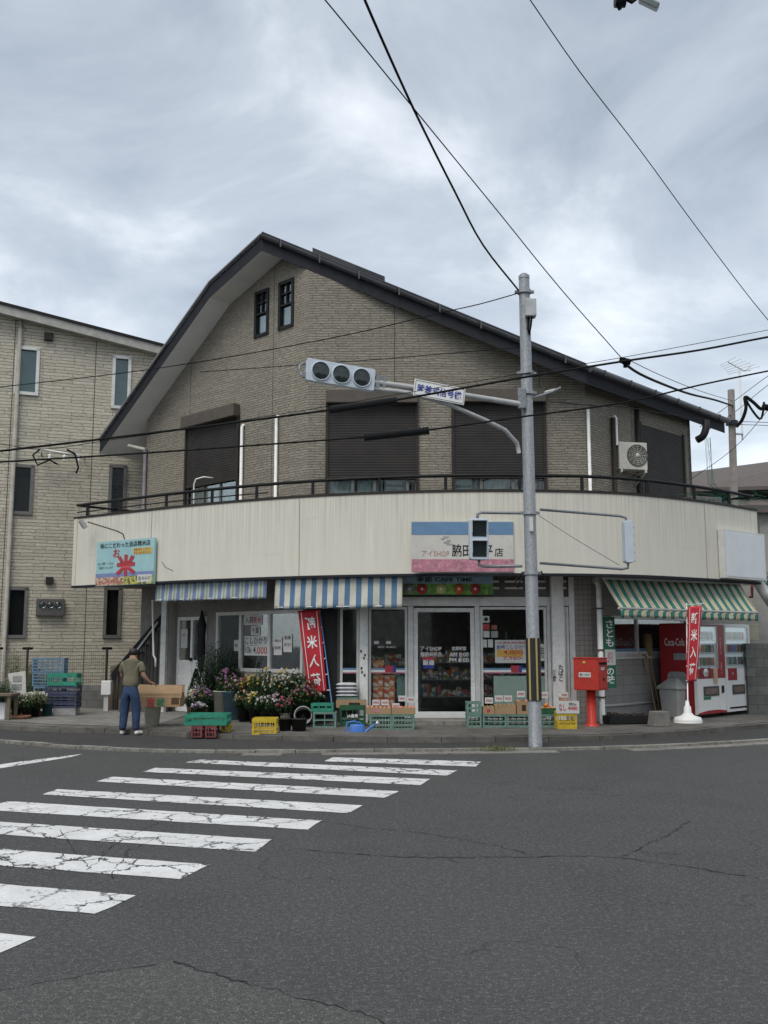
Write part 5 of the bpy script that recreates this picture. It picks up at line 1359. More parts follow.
# trees on the right
def leafy_tree(name, label, cat, base, h, cr, nleaf, leafmats, group=None, trunk=True, cz=.62, sq=(1, 1, 1)):
    t = thing(name, label, cat, base, 0, group)
    if trunk:
        mb = MB().tube([(0, 0, 0), (.04, .02, h * .35), (-.03, 0, h * .6)], [.05 + h * .015, .04 + h * .01, .03], 8)
        for k in range(5):
            a = k * 1.3; mb.tube([(0, 0, h * (.35 + .05 * k)), (cr * .6 * math.cos(a), cr * .6 * math.sin(a), h * (.6 + .06 * k))], [.03, .01], 5)
        obj('trunk', mb, M['bark'], t)
    clumps = [(random.gauss(0, cr * .42) * sq[0], random.gauss(0, cr * .42) * sq[1], h * cz + random.gauss(0, cr * .4) * sq[2], random.uniform(.18, .42) * cr) for _ in range(26)]
    mb = MB()
    for _ in range(nleaf):
        c = random.choice(clumps); d = Vector((random.gauss(0, 1), random.gauss(0, 1), random.gauss(0, 1))).normalized() * c[3] * random.uniform(.5, 1.05)
        p = Vector(c[:3]) + d
        if p.z < .02: p.z = .02 + random.random() * .05
        s = random.uniform(.5, 1) * .045 * max(.7, cr); a = Vector((random.gauss(0, 1), random.gauss(0, 1), random.gauss(0, .6))).normalized(); b = a.cross(Vector((random.gauss(0, 1), random.gauss(0, 1), 1))).normalized()
        mb.add([p - a * s, p + b * s * .5, p + a * s, p - b * s * .5], [(0, 1, 2, 3)], random.choice((0, 0, 1)))
    obj('crown', mb, leafmats, t); return t
leafy_tree('garden_tree', 'dark bushy tree above the block wall at the right edge', 'tree', (9.6, 23.9, .12), 3.6, .85, 5200, [M['leafdark'], M['leaf']], cz=.72)
leafy_tree('garden_tree', 'garden shrub behind the block wall, further right than the bushy tree', 'tree', (11.2, 24.6, .12), 3.2, 1.0, 4000, [M['leafdark'], M['leaf']], cz=.6)
# background houses so the street does not end in an empty plain
for k, (x, y, w, d, h, c, lab) in enumerate(((-16.5, 34, 9, 8, 6.2, (.30, .28, .25), 'plain grey-beige house far to the left behind the tall building'), (17, 40, 8, 8, 5.5, (.33, .32, .29), 'pale distant house beyond the garden trees'), (28, 52, 12, 8, 6, (.26, .25, .23), 'distant house furthest right'))):
    t = thing('distant_house', lab, 'house', (x, y, .1))
    obj('wall', MB().box(-w / 2, w / 2, 0, d, 0, h * .7), pm('far_wall_%d' % k, c, .9), t)
    obj('roof', MB().prism([(-w / 2 - .4, h * .7), (w / 2 + .4, h * .7), (0, h)], -.4, d + .4), M['roofbrown'], t)
    for i in range(3): obj('window', MB().box(-w / 2 + .8 + i * w / 3.2, -w / 2 + 2 + i * w / 3.2, -.03, -.001, h * .35, h * .55), M['teal'], t)

# unseen houses added outside the view for the shop glass to mirror
for k, (x, y, w, d, h, rz, lab) in enumerate(((-27, 13, 12, 9, 7, 90, 'plain unseen house added on the left for the left shop window to mirror'), (-28, 28, 11, 9, 7.5, 90, 'second plain unseen house added on the left for reflections'),
        (-9, -20, 14, 9, 7, 0, 'wide plain unseen house added behind the viewer for reflections'), (9, -19, 12, 9, 8, 0, 'taller plain unseen house added behind the viewer for reflections'), (27, -6, 12, 9, 7, -60, 'plain unseen house added over the right side of the crossing for reflections'), (30, 10, 12, 9, 7, -90, 'plain unseen house added on the right for the right window to mirror'))):
    t = thing('added_house', lab, 'house', (x, y, .1), R(rz))
    obj('wall', MB().box(-w / 2, w / 2, -d / 2, d / 2, 0, h * .75), pm('added_house_wall_%d' % (k % 3), ((.22, .20, .17), (.30, .29, .26), (.18, .18, .18))[k % 3], .9), t)
    obj('roof', MB().prism([(-w / 2 - .5, h * .75), (w / 2 + .5, h * .75), (0, h + .8)], -d / 2 - .5, d / 2 + .5), M['roofbrown'], t)
    for i in range(4):
        for sgn in (-1, 1): obj('window', MB().box(-w / 2 + .8 + i * w / 4.2, -w / 2 + 2.2 + i * w / 4.2, sgn * d / 2 - .03, sgn * d / 2 + .03, h * .45, h * .62), M['teal'], t)
# ------------------------------------------------------------------ air conditioners
def aircon(p, rz, w, h, d, label, mat=None):
    t = thing('air_conditioner', label, 'air conditioner', p, rz)
    obj('casing', MB().box(-w / 2, w / 2, 0, d, 0, h), mat or M['cream'], t, bevel=.015)
    T_ = Matrix.Translation((w * .14, -.001, h * .52)) @ Matrix.Rotation(R(90), 4, 'X'); r = h * .40
    fn = obj('fan_grille', MB().lathe([(r, 0), (r, .015), (r * .93, .015), (r * .93, .002), (0, .002)], n=28, T=T_), pm('grille_dark', (.11, .11, .10), .6), t)
    mb = MB()
    for k in range(1, 6): 
        rr = r * k / 6; mb.tube([T_ @ Vector((rr * math.cos(a * math.pi / 12), rr * math.sin(a * math.pi / 12), .016)) for a in range(25)], .004, 4)
    for k in range(12): a = k * math.pi / 6; mb.tube([T_ @ Vector((r * .2 * math.cos(a), r * .2 * math.sin(a), .018)), T_ @ Vector((r * .95 * math.cos(a), r * .95 * math.sin(a), .018))], .004, 4)
    obj('guard', mb, M['cream'], fn); obj('hub', MB().lathe([(0, .02), (r * .2, .02), (r * .2, .004)][::-1], n=14, T=T_), M['cream'], fn)
    mb = MB()
    for k in range(8): mb.box(-w / 2 - .004, -w / 2 - .001, .04, d - .04, h * (.12 + .1 * k), h * (.16 + .1 * k))
    obj('side_louvre', mb, M['greyframe'], t)
    return t
q = at(632, 470.5, 20.9); ac = aircon((q.x, 20.75, at(632, 470, 20.8).z), R(12), .66, .60, .26, 'cream air conditioner hung high on the right wall under the eave')
obj('wall_bracket', MB().box(-.3, -.26, -.02, .7, -.06, -.0).box(.26, .3, -.02, .7, -.06, -.0).tube([(-.28, 0, -.05), (-.28, .6, -.3)], .02, 5).tube([(.28, 0, -.05), (.28, .6, -.3)], .02, 5), M['alu'], ac)
q = at(707, 499, 21.3); aircon((q.x, 21.3, 4.22), R(20), .8, .62, .3, 'grey air conditioner on the balcony floor behind the right railing', M['greyframe'])
# satellite bits: black drain hose at right gable end
single('black_duct_hose', MB().tube(path([(697, 440, 22.6), (703, 436, 22.5), (706, 428, 22.5), (706, 422, 22.6)]), .09, 8), M['rubber'], 'short fat black hose curling under the right eave end', 'hose')
# ------------------------------------------------------------------ street objects
# post box
q = gr(592, 726, .12)
pbx = thing('post_box', 'red pillar post box standing in front of the tiled wall', 'post box', q, R(-36))
obj('post', MB().tube([(0, 0, 0), (0, 0, .7)], .085, 18), M['red'], pbx); obj('foot', MB().lathe([(.13, 0), (.13, .03), (.09, .05)], n=18), M['red'], pbx)
bw_, bd = .25, .21
bx = obj('box', MB().box(-bw_, bw_, -bd, bd, .66, 1.24), M['red'], pbx, bevel=.015)
obj('top_rim', MB().box(-bw_ - .012, bw_ + .012, -bd - .012, bd + .012, 1.241, 1.262), M['red'], bx, bevel=.006)
obj('emblem', MB().lathe([(.028, 0), (.028, .004), (0, .004)], n=14, T=Matrix.Translation((-.03, -bd - .002, 1.165)) @ Matrix.Rotation(R(90), 4, 'X')), M['polyellow'], bx)
obj('notice_plate', MB().box(-.14, .10, -bd - .006, -bd - .001, .90, .99), M['paper'], bx); lettering('郵便 POST', -.02, .945, .2, .05, M['ink'], bx, y=-bd - .009, bold=.01)
Ms = WM[pbx] @ TR((bw_, 0, 0), R(90))
obj('slot', MB().box(-.16, .16, -.012, -.001, 1.13, 1.17), M['holeblack'], bx, Ms); obj('slot_hood', MB().box(-.18, .18, -.05, -.001, 1.18, 1.195), M['red'], bx, Ms)
obj('label_plate', MB().box(-.10, .06, -.006, -.001, 1.03, 1.085), M['paper'], bx, Ms)
obj('door', MB().box(-.17, .17, -.010, -.001, .70, .98), M['red'], bx, Ms); obj('lock', MB().lathe([(.035, 0), (.035, .01), (0, .012)], n=12, T=Matrix.Translation((0, -.011, .87)) @ Matrix.Rotation(R(90), 4, 'X')), M['brown'], bx, Ms)

# vending machines
DISP, _nt, _b = _new('lit_display_back'); _b.inputs['Base Color'].default_value = (.35, .42, .44, 1); _b.inputs['Emission Color'].default_value = (.75, .9, 1, 1); _b.inputs['Emission Strength'].default_value = .22
def vending(p, q, label, red, depth=.78, H=1.92):
    a, b = Vector(p), Vector(q); w = (b - a).length - .03; ang = math.atan2(b.y - a.y, b.x - a.x)
    t = thing('vending_machine', label, 'vending machine', (a.x, a.y, .14), ang, 'vending machines')
    body = M['vred'] if red else M['cleanwhite']
    obj('cabinet', MB().box(.01, w, .012, depth, .05, H), body, t, bevel=.01)
    obj('feet', MB().box(.05, w - .05, .06, depth - .05, 0, .049), M['black'], t)
    x0, x1 = (.06, w * .72) if red else (.07, w - .14)
    z0, z1 = 1.02, H - .10
    def holed(xa, xb, za, zb, ya, yb):
        a0, a1, c0, c1 = x0 - .03, x1 + .03, z0 - .03, z1 + .03
        return MB().box(xa, xb, ya, yb, za, c0).box(xa, xb, ya, yb, c1, zb).box(xa, a0, ya, yb, c0, c1).box(a1, xb, ya, yb, c0, c1)
    dr_ = obj('front_door', holed(.0, w + .01, .06, H - .01, -.06, .01), M['cleanwhite'], t)
    if red:
        obj('door_trim', holed(.012, w - .002, .78, H - .03, -.067, -.061), M['vred'], dr_)
        obj('kick_strip', MB().prism([(.01, .06), (w, .06), (w, .10), (w * .7, .13), (w * .35, .13), (.01, .09)], -.068, -.0615), M['vred'], dr_)
    disp = obj('display', MB().box(x0 - .03, x1 + .03, -.004, .008, z0 - .03, z1 + .03), DISP, dr_)
    for k in range(3):
        zb = z0 + .03 + (z1 - z0) / 3 * k; mb = MB(); x = x0 + .03; hcan = (z1 - z0) / 3 * .62
        while x < x1 - .03:
            mb.lathe([(0, 0), (.022, 0), (.024, .01), (.024, hcan * .75), (.012, hcan * .92), (.012, hcan), (0, hcan)], (x, -.030, zb), 8, mi=random.randrange(7)); x += .062
        obj('drinks_row', mb, [M['cleanwhite'], M['redink'], M['bluecan'], M['orange'], M['greencrate'], M['bark'], M['polyellow']], disp)
        obj('price_strip', MB().box(x0, x1, -.058, -.006, zb - .035, zb - .004), M['cleanwhite'], disp)
    obj('display_glass', MB().box(x0 - .03, x1 + .03, -.0635, -.0615, z0 - .03, z1 + .03), m_glass('display_pane', (.95, .97, .97), .0), dr_)
    mb = MB().box(x0 - .04, x0 - .022, -.072, -.068, z0 - .04, z1 + .04).box(x1 + .022, x1 + .04, -.072, -.068, z0 - .04, z1 + .04).box(x0 - .0215, x1 + .0215, -.072, -.068, z0 - .04, z0 - .022).box(x0 - .0215, x1 + .0215, -.072, -.068, z1 + .022, z1 + .04)
    obj('display_frame', mb, M['alu'], dr_)
    if red:
        c = obj('round_panel', MB().box(.12, w * .46, -.074, -.069, .80, 1.0), pm('dark_red', (.20, .01, .02), .4), dr_)
        obj('white_disc', MB().lathe([(.10, 0), (.10, .004), (0, .004)], n=24, T=Matrix.Translation((w * .29, -.075, .90)) @ Matrix.Rotation(R(90), 4, 'X') @ Matrix.Scale(.92, 4, (0, 1, 0))), M['cleanwhite'], c)
        lettering('Coca-Cola', w * .29, .90, .15, .05, M['redink'], c, y=-.082)
        lettering('あったか〜い', w * .86, 1.45, .05, .34, M['whiteink'], dr_, y=-.07, vertical=True, bold=.02)
        lettering('つめた〜い', w * .86, .98, .05, .24, M['whiteink'], dr_, y=-.07, vertical=True, bold=.02)
        obj('coin_panel', MB().box(w * .56, w * .70, -.075, -.069, .66, 1.0), pm('coin_cream', (.55, .42, .28), .5), dr_)
    else:
        c = obj('red_panel', MB().box(.10, w * .42, -.068, -.061, .72, .97), M['vred'], dr_); lettering('5℃', w * .26, .86, .08, .05, M['whiteink'], c, y=-.072)
        lettering('ドリンク', w * .76, .86, .11, .30, M['ink'], dr_, y=-.064, vertical=True, bold=.03)
        lettering('アイス', w * .88, 1.05, .09, .16, M['ink'], dr_, y=-.064, vertical=True, bold=.03)
    rr = (w * .22, w * .70) if not red else (w * .20, w * .74)
    ch = obj('delivery_flap', MB().box(rr[0], rr[1], -.074, -.0685, .42, .62), pm('flap_dark', (.06, .055, .05), .3), dr_)
    obj('flap_window', MB().box(rr[0] + .06, rr[1] - .06, -.079, -.0745, .46, .58), pm('flap_tint', (.18, .14, .11), .3), ch)
    obj('coin_return', MB().box(w * .84, w * .92, -.078, -.0695, .47, .62), M['black'], dr_)
    if red: obj('green_label', MB().box(w * .2, w * .45, -.0655, -.0605, .35, .41), M['greenink'], dr_)
    else: obj('vent_slot', MB().box(.12, w - .14, -.0655, -.0605, .12, .155), M['black'], dr_)
    return t
v1a, v1b, v2b = gr(696, 717.8, .14), gr(725, 714.8, .14), gr(751, 712.0, .14)
vm = vending(v1a, v1b, 'red sided drinks vending machine, left one of the pair, beside the grey bin', True)
vending(v1b, v2b, 'all white vending machine next to the block wall', False)
Msd = WM[vm] @ TR((0, .79, 0), R(-90))
lettering('Coca-Cola', .37, 1.53, .46, .16, M['whiteink'], vm, Msd, y=-.0 - .002, name='side_lettering', bold=.01)
# plain white rounded patch with a sign board, where the side carries its artwork
pt = obj('side_artwork', MB().prism(rrect(.18, .62, .62, .92, .10), -.004, -.001), M['greycrate'], vm, Msd)
obj('side_plate', MB().box(.34, .70, -.007, -.0045, 1.16, 1.30, T=None), M['greycrate'], vm, Msd)

# grey bin with peaked lid
q = gr(677, 717.5, .12); bn = thing('waste_bin', 'grey plastic bin with a peaked lid in front of the red vending machine side', 'bin', q, R(35))
BINM = pm('bin_plastic', (.46, .46, .44), .55, var=.12)
obj('bin_body', MB().add([(-.22, -.2, 0), (.22, -.2, 0), (.22, .2, 0), (-.22, .2, 0), (-.26, -.24, .58), (.26, -.24, .58), (.26, .24, .58), (-.26, .24, .58)], [(3, 2, 1, 0), (4, 5, 6, 7), (0, 1, 5, 4), (1, 2, 6, 5), (2, 3, 7, 6), (3, 0, 4, 7)]), BINM, bn, bevel=.02)
obj('bin_lid', MB().add([(-.29, -.27, .581), (.29, -.27, .581), (.29, .27, .581), (-.29, .27, .581), (-.29, -.27, .63), (.29, -.27, .63), (.29, .27, .63), (-.29, .27, .63), (-.12, -.1, .80), (.12, -.1, .80), (.12, .1, .80), (-.12, .1, .80)],
    [(3, 2, 1, 0), (0, 1, 5, 4), (1, 2, 6, 5), (2, 3, 7, 6), (3, 0, 4, 7), (4, 5, 9, 8), (5, 6, 10, 9), (6, 7, 11, 10), (7, 4, 8, 11), (8, 9, 10, 11)]), BINM, bn, bevel=.015)

# banners
def banner(px, ybase, pole_top, cloth, label, mirror, lean=0.0, base=True, wave=.03, z=.12):
    g = gr(px, ybase, z); Y = g.y
    t = thing('banner', label, 'banner', g, 0, 'red rice banners')
    top = at(pole_top[0], pole_top[1], Y)
    obj('banner_pole', MB().tube([g + Vector((0, 0, .05)), top], .013, 8), M['cleanwhite'] if base else pm('blue_pole', (.10, .22, .45), .4), t, Matrix())
    (x0, y0), (x1, y1), (x2, y2), (x3, y3) = cloth     # TL TR BR BL
    P = [at(x0, y0, Y - .03), at(x1, y1, Y - .03), at(x2, y2, Y - .03), at(x3, y3, Y - .03)]
    W_ = (P[1] - P[0]).length; H_ = (P[0] - P[3]).length
    def surf(u, v):
        p = P[3].lerp(P[2], u).lerp(P[0].lerp(P[1], u), v); p.y += wave * math.sin(v * 6 + u * 2.5) * (.4 + .6 * (1 - v)) - .01; return p
    vs = []; fs = []; nu, nv = 10, 30
    for j in range(nv + 1):
        for i in range(nu + 1): vs.append(tuple(surf(i / nu, j / nv)))
    for j in range(nv):
        for i in range(nu): c = j * (nu + 1) + i; fs.append((c, c + 1, c + nu + 2, c + nu + 1))
    cl = obj('cloth', MB().add(vs, fs, smooth=True), M['bannerred'], t, Matrix()); sd = cl.modifiers.new('s', 'SOLIDIFY'); sd.thickness = .003
    def dec(o):       # bend a flat decoration onto the cloth
        for v in o.data.vertices: p = surf(v.co.x, v.co.z); v.co = (p.x, p.y - .009, p.z)
        o.data.update()
    # white edge lines
    mb = MB()
    for u in (.14, .86):
        for k in range(24): mb.add([(u - .015, 0, .04 + k * .04 - .02), (u + .015, 0, .04 + k * .04 - .02), (u + .015, 0, .04 + (k + 1) * .04 - .02), (u - .015, 0, .04 + (k + 1) * .04 - .02)], [(0, 1, 2, 3)])
    o = obj('border_line', mb, M['whiteink'], cl, Matrix()); dec(o)
    for k, ch in enumerate('新米入荷'):
        o = lettering(ch, .5, .84 - .225 * k, .50, .155, M['whiteink'], cl, Matrix(), y=0, bold=.022, mirror=mirror, name='character'); dec(o)
    mb = MB()
    arm_l, arm_r = P[0] + Vector((-.02, .02, .04)), P[1] + Vector((.04, .02, .04)); mb.tube([arm_l, arm_r], .010, 6)
    obj('cross_bar', mb, M['cleanwhite'], t, Matrix())
    ed_ = 0 if abs(P[0].x - top.x) < abs(P[1].x - top.x) else 1
    mb = MB()
    for k in range(6):
        v = .02 + k * .19; p = surf(float(ed_), v); zz_ = (p.z - g.z) / (top.z - g.z); pp = g.lerp(top, zz_); mb.tube([p, pp], .012, 5)
    obj('cloth_tie', mb, M['cleanwhite'], t, Matrix())
    if base:
        obj('water_base', MB().lathe([(.27, 0), (.28, .03), (.25, .10), (.12, .14), (.075, .19), (.07, .30), (.045, .32), (.03, .42)], tuple(g), 24, sy=.85), M['cleanwhite'], t, Matrix())
    return t
banner(334, 723, (319, 604), [(298, 611), (319.5, 609), (327, 692), (308, 695)], 'red rice banner with mirrored characters, tied to a blue pole by the flowers', True, base=False)
banner(688, 722.5, (686.5, 603), [(687.5, 607), (702, 605.5), (696.5, 681), (686.5, 682)], 'red rice banner on a white weighted stand in front of the vending machines', False)

# ---- crates
def crate_mb(w, d, h, t=.012, rows=3, cols=5, floor=True, solid=.0):
    mb = MB()
    if floor: mb.box(-w / 2, w / 2, -d / 2, d / 2, 0, t)
    for sgn in (-1, 1):
        for k in range(rows + 1):
            z = h * k / rows; zt = max(0, min(h - .022, z - .011)); mb.box(-w / 2, w / 2, sgn * d / 2 - t / 2, sgn * d / 2 + t / 2, zt, zt + .022 + solid * (k in (0, rows)) * h)
            mb.box(sgn * w / 2 - t / 2, sgn * w / 2 + t / 2, -d / 2 + t / 2, d / 2 - t / 2, zt, zt + .022 + solid * (k in (0, rows)) * h * .9)
        for k in range(cols + 1):
            x = -w / 2 + w * k / cols; ww = .03 if k in (0, cols) else .012
            x = max(-w / 2 + ww / 2, min(w / 2 - ww / 2, x)); mb.box(x - ww / 2, x + ww / 2, sgn * d / 2 - t * .8, sgn * d / 2 + t * .8, .002, h - .002)
        for k in range(1, max(2, cols - 1)):
            y = -d / 2 + d * k / (cols - 1); mb.box(sgn * w / 2 - t * .8, sgn * w / 2 + t * .8, y - .007, y + .007, .002, h - .002)
    mb.box(-w / 2 - .008, w / 2 + .008, -d / 2 - .008, -d / 2 + t, h, h + .016).box(-w / 2 - .008, w / 2 + .008, d / 2 - t, d / 2 + .008, h, h + .016)
    mb.box(-w / 2 - .008, -w / 2 + t, -d / 2 + t + .001, d / 2 - t - .001, h, h + .0155).box(w / 2 - t, w / 2 + .008, -d / 2 + t + .001, d / 2 - t - .001, h, h + .0155)
    return mb
def crate(x0, x1, ytop, ybase, mat, label, depth=.35, rows=3, cols=5, z=.12, Y=None, rz=0, group=None, solid=0.0, zabs=None):
    if Y is None:
        g0 = gr((x0 + x1) / 2, ybase, z); Y = g0.y
    a, b = at(x0, ybase, Y), at(x1, ybase, Y); h = at((x0 + x1) / 2, ytop, Y).z - at((x0 + x1) / 2, ybase, Y).z; zz0 = at((x0 + x1) / 2, ybase, Y).z if zabs is None else zabs
    return single('crate', crate_mb(b.x - a.x, depth, max(.06, h - .016), rows=rows, cols=cols, solid=solid), mat, label, 'crate', ((a.x + b.x) / 2, Y + depth / 2, zz0), rz, group)
def carton(x0, x1, ytop, ybase, Y, label, depth=.3, mat=None, open_=True, fill=None, name='carton', h=None, zabs=None, group=None, cat='carton'):
    a, b = at(x0, ybase, Y), at(x1, ybase, Y); z0 = a.z if zabs is None else zabs; H = (at(x0, ytop, Y).z - a.z) if h is None else h; w = b.x - a.x
    t = thing(name, label, cat, ((a.x + b.x) / 2, Y + depth / 2, z0), 0, group); mt = mat or M['card']; e = .006
    if open_:
        mb = MB().box(-w / 2, w / 2, -depth / 2, depth / 2, 0, e).box(-w / 2, w / 2, -depth / 2, -depth / 2 + e, e, H).box(-w / 2, w / 2, depth / 2 - e, depth / 2, e, H).box(-w / 2, -w / 2 + e, -depth / 2 + e, depth / 2 - e, e, H).box(w / 2 - e, w / 2, -depth / 2 + e, depth / 2 - e, e, H)
        obj('box', mb, mt, t)
    else: obj('box', MB().box(-w / 2, w / 2, -depth / 2, depth / 2, 0, H), mt, t, bevel=.004)
    if not mat and random.random() < .8:
        c_ = random.choice(('redink', 'greenink', 'brown', 'signpink')); a_ = random.uniform(-.2, .05)
        obj('printed_band', MB().box(w * a_, w * (a_ + random.uniform(.2, .38)), -depth / 2 - .003, -depth / 2 - .001, H * .25, H * .7), M[c_], t)
    if fill:
        rad = fill[1]; mb = MB(); nx = max(1, int(w / (2 * rad))); ny = max(1, int(depth / (2 * rad)))
        for i in range(nx):
            for j in range(ny):
                for l in range(fill[2]):
                    c = (-w / 2 + rad + i * (w - 2 * rad) / max(1, nx - 1) + random.uniform(-.006, .006), -depth / 2 + rad + j * (depth - 2 * rad) / max(1, ny - 1), H - rad * .6 + l * rad * 1.3 + random.uniform(-.01, .01))
                    if l and (i in (0, nx - 1) or j in (0,)): continue
                    mb.lathe([(0, -rad), (rad * .7, -rad * .7), (rad, 0), (rad * .7, rad * .7), (0, rad)], c, 8)
        obj('fruit' if fill[3] is None else fill[3], mb, fill[0], t)
    return t
def price_card(px, py, Y, s='¥300', w=.13, h=.10, label=None, ink=None):
    c = at(px, py, Y); t = single('price_card', MB().box(-w / 2, w / 2, 0, .004, -h / 2, h / 2), M['paper'], label, 'price card', c, random.uniform(-.1, .1), 'price cards on the produce')
    lettering(s, 0, 0, w * .75, h * .45, ink or M['redink'], t, y=-.003, bold=.01); return t
# centre-left produce stand
YA = gr(392, 729.5, .12).y
crate(370, 391.8, 714.5, 729.5, M['palegreen'], 'grey green crate holding up the apple cartons, left of two', rows=3, cols=7, Y=YA, group='grey green crates under the cartons')
crate(392.2, 414, 714.5, 729.5, M['palegreen'], 'grey green crate holding up the apple cartons, right of two', rows=3, cols=7, Y=YA, group='grey green crates under the cartons')
carton(366, 391, 707.5, 714.2, YA + .0, 'low open carton of pink peaches on the left grey green crate', fill=(M['peach'], .035, 1, None))
carton(391.6, 415.5, 707.5, 714.2, YA + .0, 'low open carton with price cards on the right grey green crate', fill=(M['peach'], .035, 1, None))
price_card(376, 702.5, YA + .1, '¥450', label='price card above the peach carton, leftmost'); price_card(385, 702.5, YA + .1, '¥500', label='price card above the peach carton, second from the left')
price_card(396, 706, YA + .05, '¥300', label='price card standing at the left of the right-hand carton'); price_card(402, 698.5, YA + .12, '¥980', label='raised price card behind the right-hand carton'); price_card(411, 699.5, YA + .12, '¥600', label='rightmost raised price card beside the door')
# stacked fruit packs in the window
YB = 19.62
lab = {(0, 0): 'lowest left fruit pack of the stack in the window', (1, 0): 'lowest right fruit pack of the stack in the window'}
names_ = ['bottom', 'second', 'third', 'top']
for k, (y0, y1) in enumerate(((706, 698), (697.6, 687), (686.6, 675), (674.6, 660))):
    for j, (x0, x1) in enumerate(((373, 384), (384.5, 395))):
        if k == 3 and j == 1: continue
        carton(x0, x1, y1, y0, YB - (.0), '%s printed fruit box in the window stack, %s column' % (names_[k], 'left' if j == 0 else 'right'), depth=.22, mat=M['peachprint'], open_=False, group='printed fruit boxes stacked in the window', name='fruit_box', cat='fruit box')
single('poster_stand', MB().box(-.10, .10, 0, .02, 0, .42), pm('poster_teal', (.22, .36, .32), .5, var=.4, scale=20), 'small green poster beside the window fruit boxes', 'poster', at(402, 698, 19.62))
# rice sacks
YC = 19.0; zb0 = None
crate(337, 358, 697.5, 708, M['palegreen'], 'crate under the white rice sacks', Y=YC + .1, rows=2, depth=.3)
for k in range(4):
    y1 = 697 - k * 3.6; c = at(347, y1, YC + .25); mb = MB(); n1_ = 9
    vs = []; fs = []
    for i in range(13):
        for j in range(9):
            u = i / 12 * 2 - 1; v = j / 8 * 2 - 1; r_ = max(0, 1 - abs(u) ** 5) * max(0, 1 - abs(v) ** 4)
            vs.append((u * .21, v * .14, .035 + .036 * r_)); 
    nn_ = len(vs)
    vs += [(x, y, .07 - z) for x, y, z in vs]
    for i in range(12):
        for j in range(8): c_ = i * 9 + j; fs.append((c_, c_ + 9, c_ + 10, c_ + 1)); fs.append((nn_ + c_, nn_ + c_ + 1, nn_ + c_ + 10, nn_ + c_ + 9))
    single('rice_sack', MB().add(vs, fs, smooth=True), M['bagwhite'], ['lowest white rice sack of the stack', 'second white rice sack from the bottom', 'third white rice sack from the bottom', 'topmost white rice sack of the stack'][k], 'rice sack', (c.x + random.uniform(-.01, .01), YC + .25, c.z), 0, 'white rice sacks')
# dark green crate with lettering & cartons around
YD = gr(352, 727, .12).y
cr = crate(340, 365, 708, 726.5, M['darkgreen'], 'dark green crate with white lettering behind the watering can', Y=YD + .1, rows=2, cols=4, depth=.3, solid=.22)
w_ = .2
lettering('JA直売', 0, .19, .2, .07, M['whiteink'], cr, y=-.17, bold=.03)
carton(336, 366, 700.5, 707.5, YD + .16, 'flattened brown carton on the dark green crate', depth=.28)
crate(313, 336, 712, 727.5, M['palegreen'], 'pale green crate by the blue banner pole', rows=2, cols=2, depth=.3)
crate(311, 333, 704, 711.6, M['greencrate'], 'shallow green crate on top of the pale green crate', Y=gr(324, 727.5, .12).y + .02, rows=1, cols=3, depth=.28, solid=.2)
q = gr(303, 727, .12)
hs = thing('garden_hose_reel', 'coiled pale garden hose leaning against the pale green crate', 'hose', q)
mb = MB()
for k in range(5): mb.tube([(.16 * math.cos(a * math.pi / 14), .03 * k, .21 + (.16 - .012 * k) * math.sin(a * math.pi / 14)) for a in range(29)], .013, 6)
obj('hose_coil', mb, M['greycrate'], hs); obj('reel_frame', MB().tube([(-.12, .06, 0), (0, .06, .22), (.12, .06, 0)], .012, 6), M['black'], hs)
# blue watering can
q = gr(357, 737, .03); wc = thing('watering_can', 'blue plastic watering can with its spout pointing right', 'watering can', (q.x, q.y, .03))
obj('can_body', MB().lathe([(0, 0), (.135, 0), (.14, .02), (.125, .20), (.11, .215), (0, .22)], n=20, sy=.62), M['bluecan'], wc)
obj('handle', MB().tube([(-.12, 0, .05), (-.20, 0, .12), (-.17, 0, .25), (-.05, 0, .27), (.06, 0, .24), (.07, 0, .20)], .014, 8), M['bluecan'], wc)
obj('spout', MB().tube([(.11, 0, .06), (.22, 0, .15), (.34, 0, .235)], [.028, .018, .014], 10), M['bluecan'], wc); obj('rose', MB().tube([(.335, 0, .23), (.37, 0, .255)], [.014, .038], 12), M['cleanwhite'], wc)

# right produce stand
YE = gr(512, 727.5, .12).y
crate(467, 481.5, 715, 727.5, M['palegreen'], 'lower of the two upright pale green crates at the right door post', Y=YE, rows=2, cols=3, depth=.3, solid=.08)
crate(467, 481.5, 702, 714.7, M['palegreen'], 'upper of the two pale green crates at the right door post', Y=YE, rows=2, cols=3, depth=.3, solid=.08)
crate(483, 506.5, 714.5, 727.5, M['palegreen'], 'pale green crate under the brown cartons, left of the pole', Y=YE, rows=2, cols=4, depth=.32, solid=.08, group='pale green crates in a row')
crate(507, 530.5, 714.5, 727.5, M['palegreen'], 'pale green crate directly behind the pole', Y=YE, rows=2, cols=4, depth=.32, solid=.08, group='pale green crates in a row')
crate(531, 556, 714.5, 727.5, M['palegreen'], 'pale green crate under the oranges, right of the pole', Y=YE, rows=2, cols=4, depth=.32, solid=.08, group='pale green crates in a row')
carton(483, 494.5, 707, 714.2, YE + .02, 'small brown carton at the left of the right-hand stand', fill=(M['straw'], .03, 1, 'vegetables'))
carton(495, 516, 705, 714.2, YE + .02, 'wide brown carton of vegetables on the right-hand stand', fill=(M['straw'], .035, 1, 'vegetables'))
carton(517, 531, 701, 714.2, YE + .02, 'taller brown carton of pink peaches beside the pole', fill=(M['peach'], .045, 2, None))
carton(540, 556, 708, 714.2, YE + .02, 'dark green tray heaped with oranges', mat=M['darkgreen'], fill=(M['orange'], .045, 2, None), name='fruit_tray', cat='tray')
